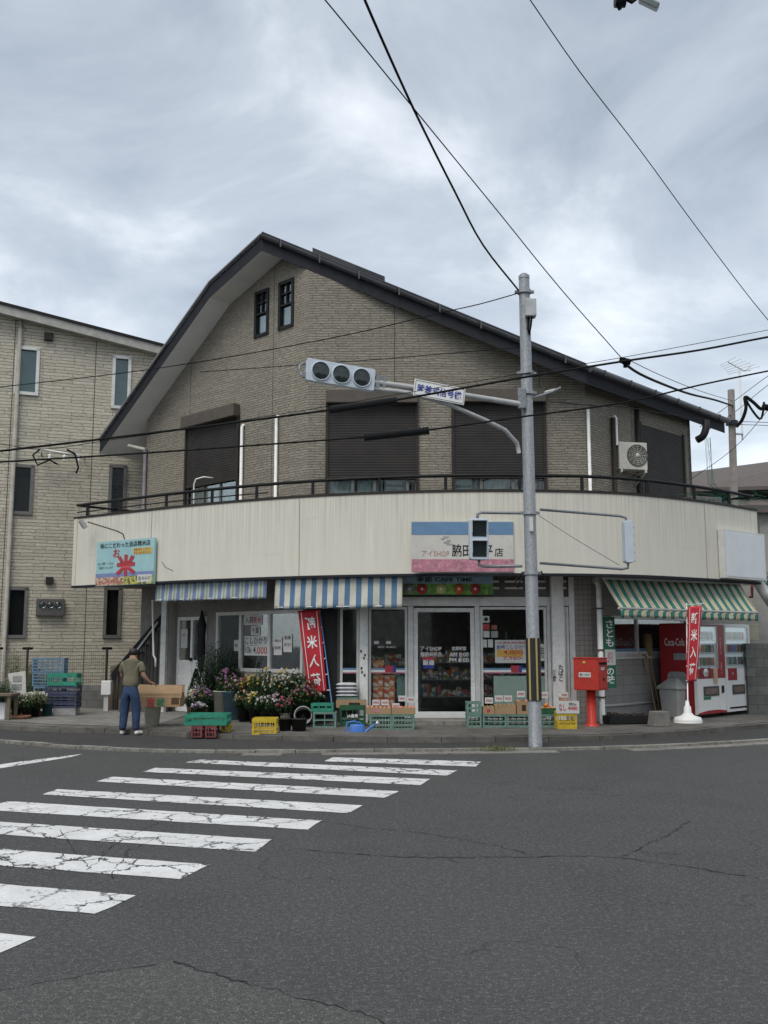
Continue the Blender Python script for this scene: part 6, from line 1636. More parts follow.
for x, y, s_, l in ((489, 700.5, '¥200', 'price card above the small left carton'), (499, 698.5, '¥300', 'left price card above the wide vegetable carton'), (508, 698.5, '¥250', 'right price card above the wide vegetable carton'), (521, 694, '¥980', 'price card above the peaches by the pole'), (544, 695, '¥500', 'price card above the oranges')):
    price_card(x, y, YE + .15, s_, .15, .11, l)
# yellow crates + sign
YF = gr(567, 729, .12).y
crate(557.5, 577, 714, 729, M['yellow'], 'yellow crate below the white fruit sign next to the post box', Y=YF, rows=2, cols=3, depth=.3, solid=.22)
q0, q1 = at(556.5, 713.5, YF - .02), at(579, 701, YF - .02)
wsn = single('fruit_sign', MB().box(0, q1.x - q0.x, 0, .02, 0, q1.z - q0.z), M['paper'], 'white handwritten fruit sign on the yellow crate', 'sign', q0)
lettering('なし', (q1.x - q0.x) * .27, (q1.z - q0.z) * .5, .13, .13, M['redink'], wsn, bold=.01); lettering('特価', (q1.x - q0.x) * .72, (q1.z - q0.z) * .75, .14, .06, M['ink'], wsn, bold=.01); lettering('¥480', (q1.x - q0.x) * .72, (q1.z - q0.z) * .42, .17, .07, M['redink'], wsn, bold=.02)
carton(560.5, 568.5, 697.5, 701, YF + .02, 'tiny carton standing on the fruit sign', depth=.15); price_card(564.5, 695, YF + .05, '¥980', label='price card above the white fruit sign')
YG = gr(264, 737, .06).y
yc = crate(252, 276, 720.5, 737, M['yellow'], 'yellow crate on the ground in front of the flower buckets', Y=YG, rows=2, cols=4, depth=.34, z=.05, solid=.2)
crate(184, 226.5, 716, 725.5, M['greencrate'], 'flat bright green crate resting on two faded red crates', Y=gr(205, 737, .05).y - .06, rows=1, cols=5, depth=.50, solid=.30)
crate(191, 202, 726, 737.5, M['redcrate'], 'faded red crate under the left of the flat green crate', z=.05, rows=2, cols=3, depth=.36, group='faded red crates')
crate(205, 216, 726, 737.5, M['redcrate'], 'faded red crate under the right of the flat green crate', z=.05, rows=2, cols=3, depth=.36, group='faded red crates')
crate(221, 229, 725, 734, M['yellow'], 'small yellow box partly behind the red crates', z=.08, rows=1, cols=2, depth=.25, solid=.3)

# ---- buckets and flowers
def bucket_mb(r, h, t=.006): return MB().lathe([(0, .004), (r * .78, .004), (r, h), (r + .012, h), (r + .012, h + .012), (r - t, h + .012), (r * .76, .012), (0, .012)], n=18)
def flowers(px, py, ybase_label, z=.12, r=.13, h=.30, ph=.45, spread=.22, petal=(0,), nf=70, mat=None, label='', blos=.022, leaf='leaf', Y=None, name='flower_bucket', cat='flower bucket', group='buckets of cut flowers', ng=230):
    g = gr(px, py, z) if Y is None else Vector((at(px, py, Y).x, Y, z))
    t = thing(name, label, cat, g, 0, group)
    obj('bucket', bucket_mb(r, h), mat or M['rubber'], t)
    mb = MB()
    for _ in range(ng):
        a = random.uniform(0, 6.28); rr = spread * math.sqrt(random.random()); zt = h + ph * random.uniform(.25, 1.0) * (1 - .35 * (rr / spread) ** 2)
        tip = Vector((rr * math.cos(a), rr * math.sin(a), zt)); bs = Vector((r * .5 * math.cos(a), r * .5 * math.sin(a), h * .6)); s = random.uniform(.02, .045)
        d1 = Vector((random.gauss(0, 1), random.gauss(0, 1), random.gauss(0, .5))).normalized(); d2 = d1.cross(Vector((0, 0, 1)) + d1 * .2).normalized()
        mb.add([tip - d1 * s, tip + d2 * s * .4, tip + d1 * s, tip - d2 * s * .4], [(0, 1, 2, 3)])
        m_ = bs.lerp(tip, random.uniform(.4, .9)); mb.add([m_ - d1 * s, m_ + d2 * s * .45, m_ + d1 * s, m_ - d2 * s * .45], [(0, 1, 2, 3)], 1)
        if _ % 4 == 0: mb.tube([bs, tip], .003, 3, cap=False)
    obj('foliage', mb, [M[leaf], M['leafdark']], t)
    mb = MB()
    for _ in range(nf):
        a = random.uniform(0, 6.28); rr = spread * math.sqrt(random.random()) * 1.02; zt = h + ph * random.uniform(.72, 1.08) * (1 - .35 * (rr / spread) ** 2)
        c = Vector((rr * math.cos(a), rr * math.sin(a), zt)); s = blos * random.uniform(.7, 1.3); k = random.choice(range(len(petal)))
        ax_ = Vector((rr * math.cos(a), rr * math.sin(a) - .1, .12)).normalized(); e1_ = ax_.cross(Vector((0, 0, 1))).normalized(); e2_ = ax_.cross(e1_)
        ring = [c + e1_ * (s * math.cos(q * math.pi / 3)) + e2_ * (s * math.sin(q * math.pi / 3)) for q in range(6)]
        mb.add([c + ax_ * s * .5] + ring, [(0, i + 1, (i + 1) % 6 + 1) for i in range(6)], k)
    if nf: obj('blossoms', mb, [PETALS[k] for k in petal], t)
    return t
fl_spec = [
    (226, 712, .55, (0, 3), 'black bucket of pink and mauve chrysanthemums at the left end of the flowers'),
    (238, 714, .52, (0, 0, 5), 'black bucket of pale pink flowers, second from the left'),
    (250, 715, .58, (1, 6), 'black bucket of yellow and rust chrysanthemums'),
    (262, 716, .60, (1, 1, 5), 'black bucket of bright yellow chrysanthemums'),
    (273, 716, .58, (2, 5), 'black bucket of white and cream flowers'),
    (284, 717, .62, (2, 2, 1), 'black bucket of white chrysanthemums near the banner'),
    (294, 717, .60, (2, 5), 'black bucket of cream flowers behind the banner edge'),
    (304, 717, .45, (0, 6), 'bucket of sparse rust flowers under the banner')]
def wallY(px):
    u = gL.loc(px, 680)[0]; return (gL.M @ Vector((min(u, gL.L), 0, 0))).y if px < 306 else 19.5
for px, py, ph, pe, lab in fl_spec:
    flowers(px, py, '', ph=ph * random.uniform(.82, 1.15), petal=pe, label=lab, spread=random.uniform(.22, .31), nf=62, ng=1000, h=.36, r=.14, Y=wallY(px) - .75, blos=.024)
for px, py, ph, pe, lab, hh_, m_ in (
    (243, 722, .34, (6, 5), 'low black bucket of small rust flowers in the front row', .26, 'rubber'), (254, 722, .36, (1, 5, 2), 'low black bucket of cream flowers in the front row', .24, 'rubber'),
    (265, 724, .34, (2, 2, 0), 'low black bucket of small white flowers in the front row', .22, 'rubber'),
    (275, 724, .36, (2, 0), 'low black bucket of white and pink daisies in the front row', .22, 'rubber'),
    (285, 728, .32, (4, 4, 0), 'pale pot of crimson flowers right of the yellow crate', .22, 'cream')):
    flowers(px, py, '', ph=ph, petal=pe, label=lab, spread=.19, nf=42, r=.10, h=hh_, mat=M[m_], ng=520, Y=wallY(px) - 1.25)
single('plant_bucket', bucket_mb(.14, .27), M['rubber'], 'empty black bucket below the banner', 'bucket', gr(299, 735, .05))
single('plant_bucket', bucket_mb(.12, .24), M['rubber'], 'black bucket standing right behind the yellow crate', 'bucket', gr(285, 733, .08))
# tall white and blue tubs with palm greens
single('tub', bucket_mb(.18, .55), M['cream'], 'cream tall tub under the dark palm leaves', 'tub', (at(222, 700, wallY(222) - 1.0).x, wallY(222) - 1.0, .12))
single('tub', bucket_mb(.19, .55), M['bluecrate'], 'pale blue tall tub right of the cream tub', 'tub', (at(232, 700, wallY(232) - .95).x, wallY(232) - .95, .12))
single('tub', bucket_mb(.15, .38), M['darkgreen'], 'dark green tub in front of the left flower pots', 'tub', gr(214, 718, .12))
flowers(217, 706, '', Y=wallY(217) - .5, ph=1.15, spread=.46, nf=0, r=.17, h=.45, label='dark leafy palm greens in a tub left of the flowers', leaf='leafdark', ng=1500, name='potted_plant', cat='plant', group=None, mat=M['darkgreen'])
flowers(228, 708, '', Y=wallY(228) - .4, ph=.6, spread=.36, nf=0, r=.17, h=.5, label='dark leafy greens directly below the left shop window', leaf='leafdark', ng=1200, name='potted_plant', cat='plant', group=None)
flowers(296, 711, '', Y=wallY(296) - .5, ph=.65, spread=.4, nf=0, r=.17, h=.35, label='dark greens filling the corner behind the banner', leaf='leafdark', ng=1100, name='potted_plant', cat='plant', group=None)
# conifer in pot
g = gr(195, 716, .12); t_ = thing('potted_conifer', 'small cone shaped conifer in a pot by the white door', 'plant', g)
obj('pot', bucket_mb(.14, .26), M['terracotta'], t_)
mb = MB()
for _ in range(2600):
    v = random.random() ** 1.4; a = random.uniform(0, 6.28); rr = .24 * (1 - v) * math.sqrt(random.uniform(.4, 1)) + .01; p = Vector((rr * math.cos(a), rr * math.sin(a), .26 + v * .72)); s = .02
    d1 = Vector((math.cos(a), math.sin(a), random.uniform(.4, 1.6))).normalized(); d2 = d1.cross(Vector((random.gauss(0, 1), random.gauss(0, 1), 1))).normalized(); mb.add([p - d2 * s * .5, p + d2 * s * .5, p + d1 * s * 1.8], [(0, 1, 2)], random.choice((0, 1)))
obj('foliage', mb, [M['leaf'], M['leafdark']], t_)
flowers(192, 719, '', ph=.36, spread=.2, nf=45, petal=(5, 2), r=.11, h=.22, label='cream potted flowers at the foot of the conifer', mat=M['terracotta'], name='potted_flowers', cat='potted flowers', group='pots of flowers by the door', blos=.03)
flowers(203, 719, '', ph=.42, spread=.22, nf=70, petal=(3, 3, 6), r=.11, h=.24, label='mauve potted flowers right of the conifer', mat=M['redcrate'], name='potted_flowers', cat='potted flowers', group='pots of flowers by the door')
flowers(198, 723, '', ph=.2, spread=.17, nf=50, petal=(2, 3), r=.10, h=.2, label='grey-white potted flowers in front of the conifer', mat=M['terracotta'], name='potted_flowers', cat='potted flowers', group='pots of flowers by the door')
flowers(310, 722, '', ph=.2, spread=.2, nf=20, petal=(6,), r=.12, h=.22, label='pot of yellowing leaves left of the pale green crate', mat=M['cream'], leaf='leafpale', name='potted_flowers', cat='potted flowers', group=None)
flowers(316, 711, '', ph=.18, spread=.2, nf=26, petal=(0, 2), r=.12, h=.18, Y=19.0, label='tray of pink seedlings behind the shallow green crate', z=.36, name='potted_flowers', cat='potted flowers', group=None)
# dark rolled parasol / coat at the door
c = at(203, 640, 21.9); mb = MB().lathe([(.02, .0), (.07, .15), (.11, .5), (.09, .8), (.12, 1.05), (.05, 1.25), (.02, 1.38)], (c.x, 21.7, at(203, 690, 21.7).z + .35), 12, sx=.9, sy=.6)
mb.tube([(c.x, 21.7, .12), (c.x, 21.7, 2.2)], .015, 6)
single('closed_parasol', mb, M['black'], 'closed black parasol standing between the white door and the window', 'parasol')
# black curtain beside corner column
c = at(321, 650, 19.4); single('black_sheet', MB().box(-.16, .26, 0, .03, .0, 2.55).box(-.1, .0, -.03, 0, 0, 2.5), M['black'], 'black sheet hanging behind the banner at the shop corner', 'sheet', (c.x + .05, 19.38, .2))

# ---- right side clutter
q = gr(629, 724, .12)
tr_ = thing('planter_tray', 'long black tray of soil against the right wall', 'tray', (q.x, q.y + .1, .12), R(10))
mb = MB().box(-.46, .46, -.2, .2, 0, .02)
for s in (-1, 1): mb.box(-.46, .46, s * .2 - .012, s * .2 + .012, .02, .16).box(s * .46 - .012, s * .46 + .012, -.185, .185, .02, .16)
obj('tray', mb, M['rubber'], tr_); mb = MB()
for _ in range(160): x, y, s = random.uniform(-.42, .42), random.uniform(-.16, .16), random.uniform(.015, .04); mb.box(x - s, x + s, y - s, y + s, .05, .13 + random.uniform(0, .06), T=Matrix.Rotation(random.uniform(-.1, .1), 4, 'Y'))
obj('soil', mb, pm('soil', (.05, .04, .03), .95, var=.5), tr_)
q = gr(659, 726, .12); single('concrete_block', MB().prism([(-.17, 0), (.17, 0), (.15, .27), (-.12, .27)], -.14, .14), M['concrete'], 'small concrete block beside the bin', 'block', q, R(15), bevel=.012)
q = gr(656, 714, .12)
def broom(base, top, label, head_len=.45, up=True, spread=.11):
    t = thing('broom', label, 'broom', base)
    a, b = Vector(base), Vector(top); obj('handle', MB().tube([a, b], .013, 6), M['straw'], t, Matrix())
    d = (b - a).normalized(); mb = MB()
    for _ in range(260):
        an_ = random.uniform(0, 6.28); r_ = random.random(); off = Vector((math.cos(an_), math.sin(an_) * .5, 0)) * r_ * spread
        mb.tube([b - d * head_len * .25 + off * .15, b + d * head_len * random.uniform(.55, 1) + off], .004, 3, cap=False)
    obj('bristles', mb, M['straw'], t, Matrix()); return t
b1 = gr(661, 716.6, .12); broom(b1, at(650, 655, b1.y + .05), 'tall straw broom leaning upside down against the right wall', .48)
b2 = gr(657, 717.5, .12); broom(b2, at(647, 668, b2.y + .1), 'thin bamboo broom left of the tall straw broom', .3, spread=.06)
for k, (x, l) in enumerate(((646, 'leftmost'), (651, 'middle'), (656, 'rightmost'))):
    a = gr(x + 3, 716, .12); b = at(x, 684, a.y + .1); mb = MB(); mb.tube([a, b], .035, 4); single('timber_board', mb, M['wood'] if k != 1 else M['straw'], '%s short timber board leaning by the brooms' % l, 'board', group='timber boards by the brooms')

# ---- left yard
def panel_quad(pxs, Y, th=.03):
    P = [at(x, y, Y) for x, y in pxs]; mb = MB(); v = [tuple(p) for p in P] + [(p.x, p.y + th, p.z) for p in P]
    return mb.add(v, [(0, 1, 2, 3), (7, 6, 5, 4), (0, 4, 5, 1), (1, 5, 6, 2), (2, 6, 7, 3), (3, 7, 4, 0)])
YL = gr(17, 714, .12).y
pn = single('notice_board', panel_quad([(8, 673.5), (25.5, 671), (26, 696), (11.5, 701)], YL), M['signwhite'], 'white panel with faint grey print leaning in the left yard', 'board')
mb = MB()
for y0 in (676, 684): mb.box(at(13, y0, YL).x, at(22, y0, YL).x, YL - .006, YL - .002, at(13, y0 + 6, YL).z, at(13, y0, YL).z)
obj('faded_print', mb, M['greycrate'], pn, Matrix())
single('foam_sheet', panel_quad([(11, 697), (26, 698.5), (27, 713), (12, 714)], YL + .1), M['signwhite'], 'lower white sheet standing behind the potted plants', 'sheet')
YK = gr(61, 716, .12).y
crate(32, 64, 658, 672, M['bluecrate'], 'faded blue crate standing tilted behind, upper of two', Y=YK + .5, rows=4, cols=6, depth=.25, group='faded blue crates'); crate(32, 63, 672.3, 686, M['bluecrate'], 'faded blue crate standing tilted behind, lower of two', Y=YK + .5, rows=4, cols=6, depth=.25, group='faded blue crates')
crate(33, 62, 686.4, 706, M['bluecrate'], 'faded blue crate at the bottom of the rear stack', Y=YK + .5, rows=3, cols=6, depth=.25, group='faded blue crates')
crate(47, 76, 676, 686.5, M['greencrate'], 'green crate on top of the navy crates', Y=YK, rows=1, cols=4, depth=.36, solid=.34)
crate(45, 76.5, 687, 694.5, M['purplecrate'], 'topmost navy crate right under the green one', Y=YK, rows=1, cols=4, depth=.36, solid=.30, group='navy crates in the left yard'); crate(46, 76, 695, 702.5, M['purplecrate'], 'middle navy crate of the left yard stack', Y=YK, rows=2, cols=4, depth=.36, group='navy crates in the left yard')
crate(46, 76, 703, 708, M['purplecrate'], 'lowest navy crate of the left yard stack', Y=YK, rows=1, cols=4, depth=.36, solid=.2, group='navy crates in the left yard')
q = gr(64, 716, .12); single('foam_box', MB().box(-.24, .24, 0, .3, 0, .2), M['greycrate'], 'pale grey foam box under the navy crates', 'box', q, bevel=.02)
q = gr(47, 716, .12); single('plant_bucket', bucket_mb(.11, .26), pm('teal_bucket', (.03, .10, .12), .5), 'teal bucket at the left foot of the navy crates', 'bucket', q)
crate(26, 47, 693, 705, M['cream'], 'pale planter frame with round holes beside the white panel', Y=gr(36, 716, .12).y, rows=2, cols=4, depth=.25, solid=.15)
crate(27, 46, 705.3, 715, M['wood'], 'low wooden box under the pale planter frame', Y=gr(36, 716, .12).y, rows=1, cols=3, depth=.25, solid=.2)
single('terracotta_dish', MB().lathe([(0, 0), (.16, 0), (.2, .06), (.18, .06), (0, .02)], n=20), M['terracotta'], 'shallow terracotta dish on the forecourt', 'dish', gr(21, 718.5, .13))
single('wooden_table', MB().box(-.55, .25, -.2, .3, .48, .52).box(.17, .23, -.18, -.12, 0, .48).box(.17, .23, .2, .26, 0, .48).box(-.5, -.44, -.18, -.12, 0, .48), M['wood'], 'low wooden plant table at the left edge', 'table', gr(1, 720, .12))
single('white_canister', MB().box(-.11, .11, -.1, .1, 0, .34), M['cleanwhite'], 'white canister under the low wooden table', 'canister', gr(-1, 720, .12) + Vector((0, .1, 0)), bevel=.02)
def shrubby(px, py, h, sp, lab, leafm='leaf', n=500, z=.12, petal=(), nf=0, pot='rubber'):
    return flowers(px, py, '', z=z, ph=h, spread=sp, nf=nf, petal=petal or (0,), r=.11, h=.2, label=lab, leaf=leafm, ng=n, name='potted_plant', cat='plant', group='potted plants in the left yard', mat=M[pot])
shrubby(5, 714, .55, .3, 'bushy potted plant on the far left below the white panel'); shrubby(16, 717, .3, .25, 'dark potted plant below the white panel', 'leafdark'); shrubby(34, 717, .35, .28, 'trailing plant in front of the pale planter frame', 'leafpale'); shrubby(28, 706, .9, .2, 'tall thin plant between the panel and the blue crates', 'leafpale', 300)
shrubby(13, 708, 1.3, .16, 'tall reddish stemmed plant in front of the mesh fence', 'leafpale', 240); shrubby(38, 709, .75, .3, 'leafy plant behind the pale planter frame', 'leaf', 420); shrubby(-8, 716, .6, .3, 'plant at the very left edge', 'leafdark', 400); shrubby(26, 718, .22, .2, 'small plant between the dish and the box', 'leaf', 260, petal=(5,), nf=8)
shrubby(24, 712, .4, .26, 'green plant right beside the white panel', 'leaf', 420)

# ------------------------------------------------------------------ person with carton on a bucket
def skin_mesh(name, joints, edges, mat, parent, Mw, sub=2):
    me = bpy.data.meshes.new(name); names = list(joints); idx = {k: i for i, k in enumerate(names)}
    me.from_pydata([joints[k][0] for k in names], [(idx[a], idx[b]) for a, b in edges], [])
    o = bpy.data.objects.new(name, me); COL.objects.link(o)
    m = o.modifiers.new('skin', 'SKIN'); m.branch_smoothing = .6
    for k in names:
        r_ = joints[k][1]; sv = me.skin_vertices[0].data[idx[k]]; sv.radius = r_ if isinstance(r_, tuple) else (r_, r_)
    me.skin_vertices[0].data[0].use_root = True
    s = o.modifiers.new('sub', 'SUBSURF'); s.levels = sub; s.render_levels = sub
    dg = bpy.context.evaluated_depsgraph_get(); me2 = bpy.data.meshes.new_from_object(o.evaluated_get(dg)); bpy.data.objects.remove(o)
    for p in me2.polygons: p.use_smooth = True
    me2.materials.clear(); me2.materials.append(mat); me2.name = name
    o = bpy.data.objects.new(name, me2); link(o, Mw, parent); return o
pf = gr(129, 735, .025)
per = thing('person', 'person in olive polo shirt, jeans and white shoes, one hand on a big carton', 'person', pf, R(-8))
k_ = 1.0
J = dict(pelvis=((0, 0, .82), (.13, .10)), waist=((0, .01, .97), (.125, .09)), chest=((.0, .02, 1.15), (.15, .10)), upper=((0, .03, 1.27), (.13, .085)), neck=((.0, .055, 1.36), (.055, .055)),
         head=((.0, .095, 1.43), (.075, .085)), crown=((.0, .10, 1.52), (.06, .07)),
         shr=((.16, .03, 1.27), (.06, .055)), elr=((.235, .02, 1.03), (.045, .042)), wrr=((.315, .10, .92), (.026, .03)), par=((.34, .13, .905), (.034, .018)),
         shl=((-.16, .03, 1.27), (.06, .055)), ell=((-.21, .09, 1.03), (.045, .042)), wrl=((-.12, .28, .95), (.028, .03)), pal=((-.09, .33, .94), (.034, .018)),
         hir=((.085, 0, .76), (.10, .10)), knr=((.11, .02, .43), (.062, .066)), anr=((.125, -.01, .10), (.04, .045)), ftr=((.13, .12, .04), (.04, .03)),
         hil=((-.085, 0, .76), (.10, .10)), knl=((-.105, .02, .43), (.062, .066)), anl=((-.12, -.02, .10), (.04, .045)), ftl=((-.13, .11, .04), (.04, .03)))
E_ = [('pelvis', 'waist'), ('waist', 'chest'), ('chest', 'upper'), ('upper', 'neck'), ('neck', 'head'), ('head', 'crown'), ('upper', 'shr'), ('shr', 'elr'), ('elr', 'wrr'), ('wrr', 'par'), ('upper', 'shl'), ('shl', 'ell'), ('ell', 'wrl'), ('wrl', 'pal'),
      ('pelvis', 'hir'), ('hir', 'knr'), ('knr', 'anr'), ('anr', 'ftr'), ('pelvis', 'hil'), ('hil', 'knl'), ('knl', 'anl'), ('anl', 'ftl')]
for hnd, base, sx in (('r', 'par', 1), ('l', 'pal', -1)):
    b = Vector(J[base][0])
    for i in range(4):
        o_ = Vector((.012 * (i - 1.5) * sx, .0, .014 - .008 * i)); f1 = b + Vector((.03 * sx, .03, .0)) + o_ * 1.6; f2 = f1 + Vector((.02 * sx, .02, -.022 - .002 * i)); f3 = f2 + Vector((.0, .006, -.02))
        for n_, p_ in (('a', f1), ('b', f2), ('c', f3)): J['%sf%d%s' % (hnd, i, n_)] = (tuple(p_), (.009, .009))
        E_ += [(base, '%sf%da' % (hnd, i)), ('%sf%da' % (hnd, i), '%sf%db' % (hnd, i)), ('%sf%db' % (hnd, i), '%sf%dc' % (hnd, i))]
    t1 = b + Vector((-.02 * sx, .025, -.015)); t2 = t1 + Vector((0, .025, -.02)); J[hnd + 't1'] = (tuple(t1), (.011, .011)); J[hnd + 't2'] = (tuple(t2), (.009, .009)); E_ += [(base, hnd + 't1'), (hnd + 't1', hnd + 't2')]
skin_mesh('body', J, E_, M['skin'], per, WM[per])
# shirt
Jc = {k: (J[k][0], tuple(r * f for r in J[k][1])) for k, f in (('waist', 1.32), ('chest', 1.24), ('upper', 1.32), ('shr', 1.4), ('shl', 1.4))}
Jc['hem'] = ((0, .005, .79), (.165, .13)); Jc['collar'] = ((0, .05, 1.375), (.078, .078))
for s, sh, el in (('r', 'shr', 'elr'), ('l', 'shl', 'ell')):
    a = Vector(J[sh][0]); b = Vector(J[el][0]); Jc['sl' + s] = (tuple(a.lerp(b, .5)), (.076, .074)); Jc['cu' + s] = (tuple(a.lerp(b, .72)), (.074, .072))
Jc = {k: Jc[k] for k in ('chest', 'waist', 'hem', 'upper', 'collar', 'shr', 'slr', 'cur', 'shl', 'sll', 'cul')}
skin_mesh('shirt', Jc, [('chest', 'waist'), ('waist', 'hem'), ('chest', 'upper'), ('upper', 'collar'), ('upper', 'shr'), ('shr', 'slr'), ('slr', 'cur'), ('upper', 'shl'), ('shl', 'sll'), ('sll', 'cul')], M['shirt'], per, WM[per])
Jt = dict(p=((0, 0, .84), (.145, .115)), w=((0, .005, .93), (.138, .105)), hr=((.088, 0, .74), (.112, .112)), kr=((.112, .02, .43), (.082, .086)), mr=((.118, .005, .25), (.072, .074)), ar=((.125, -.01, .075), (.066, .07)),
          hl=((-.088, 0, .74), (.112, .112)), kl=((-.108, .02, .43), (.082, .086)), ml=((-.114, 0, .25), (.072, .074)), al=((-.12, -.02, .075), (.066, .07)))
skin_mesh('jeans', Jt, [('p', 'w'), ('p', 'hr'), ('hr', 'kr'), ('kr', 'mr'), ('mr', 'ar'), ('p', 'hl'), ('hl', 'kl'), ('kl', 'ml'), ('ml', 'al')], M['jeans'], per, WM[per])
for s, x, rz, dx in ((1, .125, -.5, .03), (-1, -.12, .1, 0)):
    Js = dict(h=((x, -.045, .045), (.045, .045)), m=((x + .02 * s + dx, .05, .045), (.043, .04)), t=((x + .035 * s + dx * 2.2, .16, .035), (.045, .03)))
    skin_mesh('shoe', Js, [('h', 'm'), ('m', 't')], M['shoe'], per, WM[per])
Jh = dict(a=((0, .045, 1.385), (.074, .072)), b=((.0, .075, 1.46), (.094, .098)), c=((.0, .10, 1.53), (.080, .086)))
skin_mesh('hair', Jh, [('a', 'b'), ('b', 'c')], M['hair'], per, WM[per])
(lambda *a: None)('belt', MB().tube([(.152 * math.cos(a * math.pi / 12), .005 + .12 * math.sin(a * math.pi / 12), .915) for a in range(25)], .014, 5), M['black'], per)
# bucket & carton
bq = gr(150, 730, .06); BY = bq.y + .15
single('white_bucket', bucket_mb(.16, .36), M['cream'], 'upturned white bucket carrying the big open carton', 'bucket', (bq.x, BY, .12))
YX = BY - .25
cx0, cx1 = at(137, 700, YX), at(180, 700, YX); zt_, zm_, zb_ = at(160, 684.5, YX).z, at(160, 696, YX).z, .49
big = thing('carton', 'big open brown carton with red and green characters resting on the white bucket', 'carton', ((cx0.x + cx1.x) / 2, YX + .2, zb_))
x0, x1 = cx0.x, cx1.x
obj('box', MB().box(x0, x1, YX, YX + .006, zb_, zt_ - (zt_ - zb_) * .40).box(x0, x1, YX + .4, YX + .406, zb_, zt_ - .02).box(x0, x0 + .006, YX + .0065, YX + .3995, zb_, zt_ - .1).box(x1 - .006, x1, YX + .0065, YX + .3995, zb_, zt_ - .15).box(x0, x1, YX, YX + .4, zb_ - .006, zb_ - .0005), M['card'], big, Matrix())
obj('flap', MB().add([(x0 - .0, YX - .002, zm_ - .01), (x1 + .02, YX - .002, zm_ - .03), (x1 + .03, YX + .03, zt_ - .02), (x0, YX + .05, zt_)], [(0, 1, 2, 3)]), pm('cardboard_light', (.42, .28, .16), .8, var=.1), big, Matrix()).modifiers.new('s', 'SOLIDIFY').thickness = .005
obj('opening_shade', MB().box(x0 + (x1 - x0) * .80, x1 - .02, YX - .003, YX - .001, zb_ + .04, zm_ - .03), pm('carton_shadow', (.10, .055, .03), .9), big, Matrix())  # dark sheet on the front, coloured as the shade inside a cut
zz_ = zb_ + (zm_ - zb_) * .42
FrM = TR((x0, YX, 0)); lettering('宮', (x1 - x0) * .32, zz_, .15, .17, M['redink'], big, FrM, y=-.012, bold=.012); lettering('崎', (x1 - x0) * .56, zz_, .14, .17, M['greenink'], big, FrM, y=-.012, bold=.012)
EXPO = 0.46
# ------------------------------------------------------------------ camera, light, sky
cam = bpy.data.cameras.new('camera'); co = bpy.data.objects.new('camera', cam); COL.objects.link(co)
co.location = CAM; co.rotation_euler = (R(90) + PITCH, 0, 0)
cam.sensor_fit = 'VERTICAL'; cam.sensor_height = 36; cam.lens = F / 1024 * 36; cam.clip_end = 2000; cam.clip_start = .05
scene.camera = co
SE, SR = R(58), R(200)
sun = bpy.data.lights.new('sun', 'SUN'); so = bpy.data.objects.new('sun', sun); COL.objects.link(so)
sun.energy = 1.5; sun.angle = R(35); sun.color = (1.0, .95, .87)
dirv = Vector((math.sin(R(-25)) * math.cos(SE), -math.cos(R(-25)) * math.cos(SE), math.sin(SE)))
so.rotation_euler = dirv.to_track_quat('Z', 'Y').to_euler()
world = bpy.data.worlds.new('World'); scene.world = world; world.use_nodes = True
nt = world.node_tree; nt.nodes.clear()
out = nt.nodes.new('ShaderNodeOutputWorld')
sky = nt.nodes.new('ShaderNodeTexSky'); sky.sky_type = 'NISHITA'; sky.sun_disc = False; sky.sun_elevation = SE; sky.sun_rotation = R(205)
bg1 = nt.nodes.new('ShaderNodeBackground'); bg1.inputs[1].default_value = .03; nt.links.new(sky.outputs[0], bg1.inputs[0])
tc = nt.nodes.new('ShaderNodeTexCoord'); sp = nt.nodes.new('ShaderNodeSeparateXYZ'); nt.links.new(tc.outputs['Generated'], sp.inputs[0])
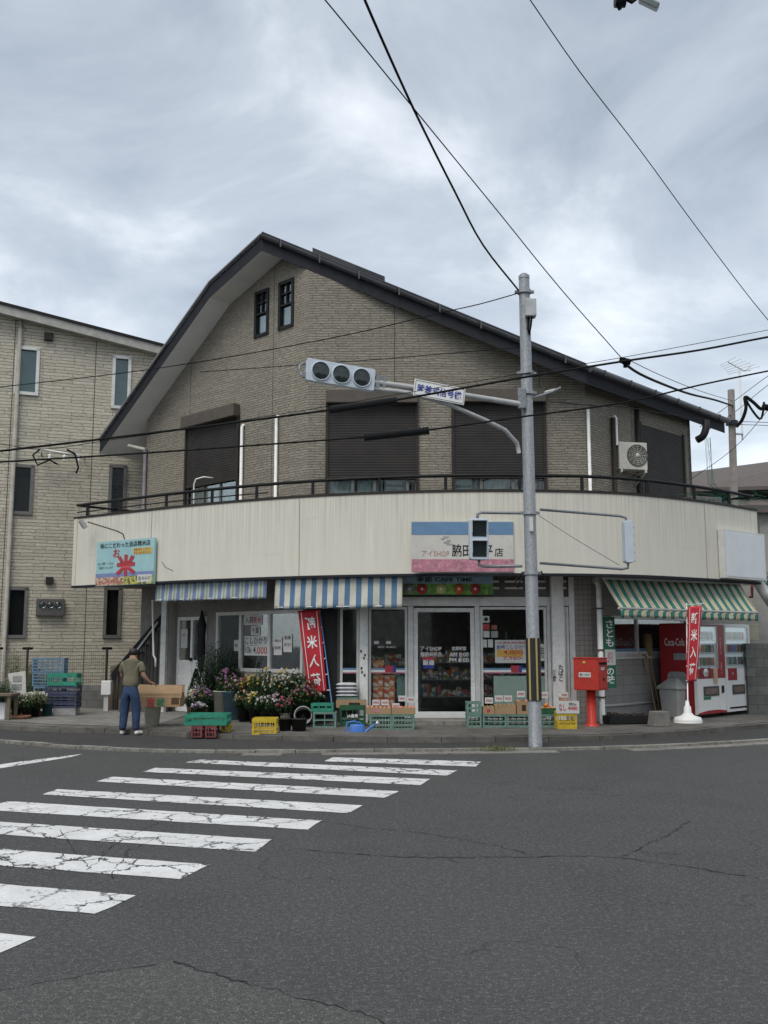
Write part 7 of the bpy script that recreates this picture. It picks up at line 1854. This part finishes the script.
zz = math_(nt, 'ADD', math_(nt, 'MAXIMUM', sp.outputs[2], 0.0), .22)
cx = math_(nt, 'DIVIDE', sp.outputs[0], zz); cy = math_(nt, 'DIVIDE', sp.outputs[1], zz)
cb_ = nt.nodes.new('ShaderNodeCombineXYZ'); nt.links.new(cx, cb_.inputs[0]); nt.links.new(cy, cb_.inputs[1]); cb_.inputs[2].default_value = 8.15
n1 = N(nt, 'ShaderNodeTexNoise', Scale=2.0, Detail=10, Roughness=.56, Distortion=.35); nt.links.new(cb_.outputs[0], n1.inputs['Vector'])
n2 = N(nt, 'ShaderNodeTexNoise', Scale=.55, Detail=3, Roughness=.5); nt.links.new(cb_.outputs[0], n2.inputs['Vector'])
mixn = math_(nt, 'ADD', math_(nt, 'MULTIPLY', n1.outputs['Fac'], .6), math_(nt, 'MULTIPLY', n2.outputs['Fac'], .4))
r = nt.nodes.new('ShaderNodeValToRGB'); nt.links.new(mixn, r.inputs[0])
e = r.color_ramp.elements; e[0].position = .40; e[0].color = (.27, .305, .34, 1); e[1].position = .645; e[1].color = (.80, .825, .84, 1)
m_ = e.new(.50); m_.color = (.405, .44, .475, 1)
# brighter towards the horizon
hz = N(nt, 'ShaderNodeMapRange'); nt.links.new(sp.outputs[2], hz.inputs[0]); hz.inputs[1].default_value = 0.0; hz.inputs[2].default_value = .45; hz.inputs[3].default_value = .35; hz.inputs[4].default_value = 0.0
col = mixc(nt, hz.outputs[0], r.outputs[0], (.68, .715, .735))
bg2 = nt.nodes.new('ShaderNodeBackground'); nt.links.new(col, bg2.inputs[0]); bg2.inputs[1].default_value = .94
ad = nt.nodes.new('ShaderNodeAddShader'); nt.links.new(bg1.outputs[0], ad.inputs[0]); nt.links.new(bg2.outputs[0], ad.inputs[1]); nt.links.new(ad.outputs[0], out.inputs[0])
vs_ = scene.view_settings; vs_.view_transform = 'Standard'; vs_.look = 'None'; vs_.gamma = 1; vs_.exposure = EXPO; vs_.use_curve_mapping = False
scene.cycles.max_bounces = 8; scene.cycles.transparent_max_bounces = 12
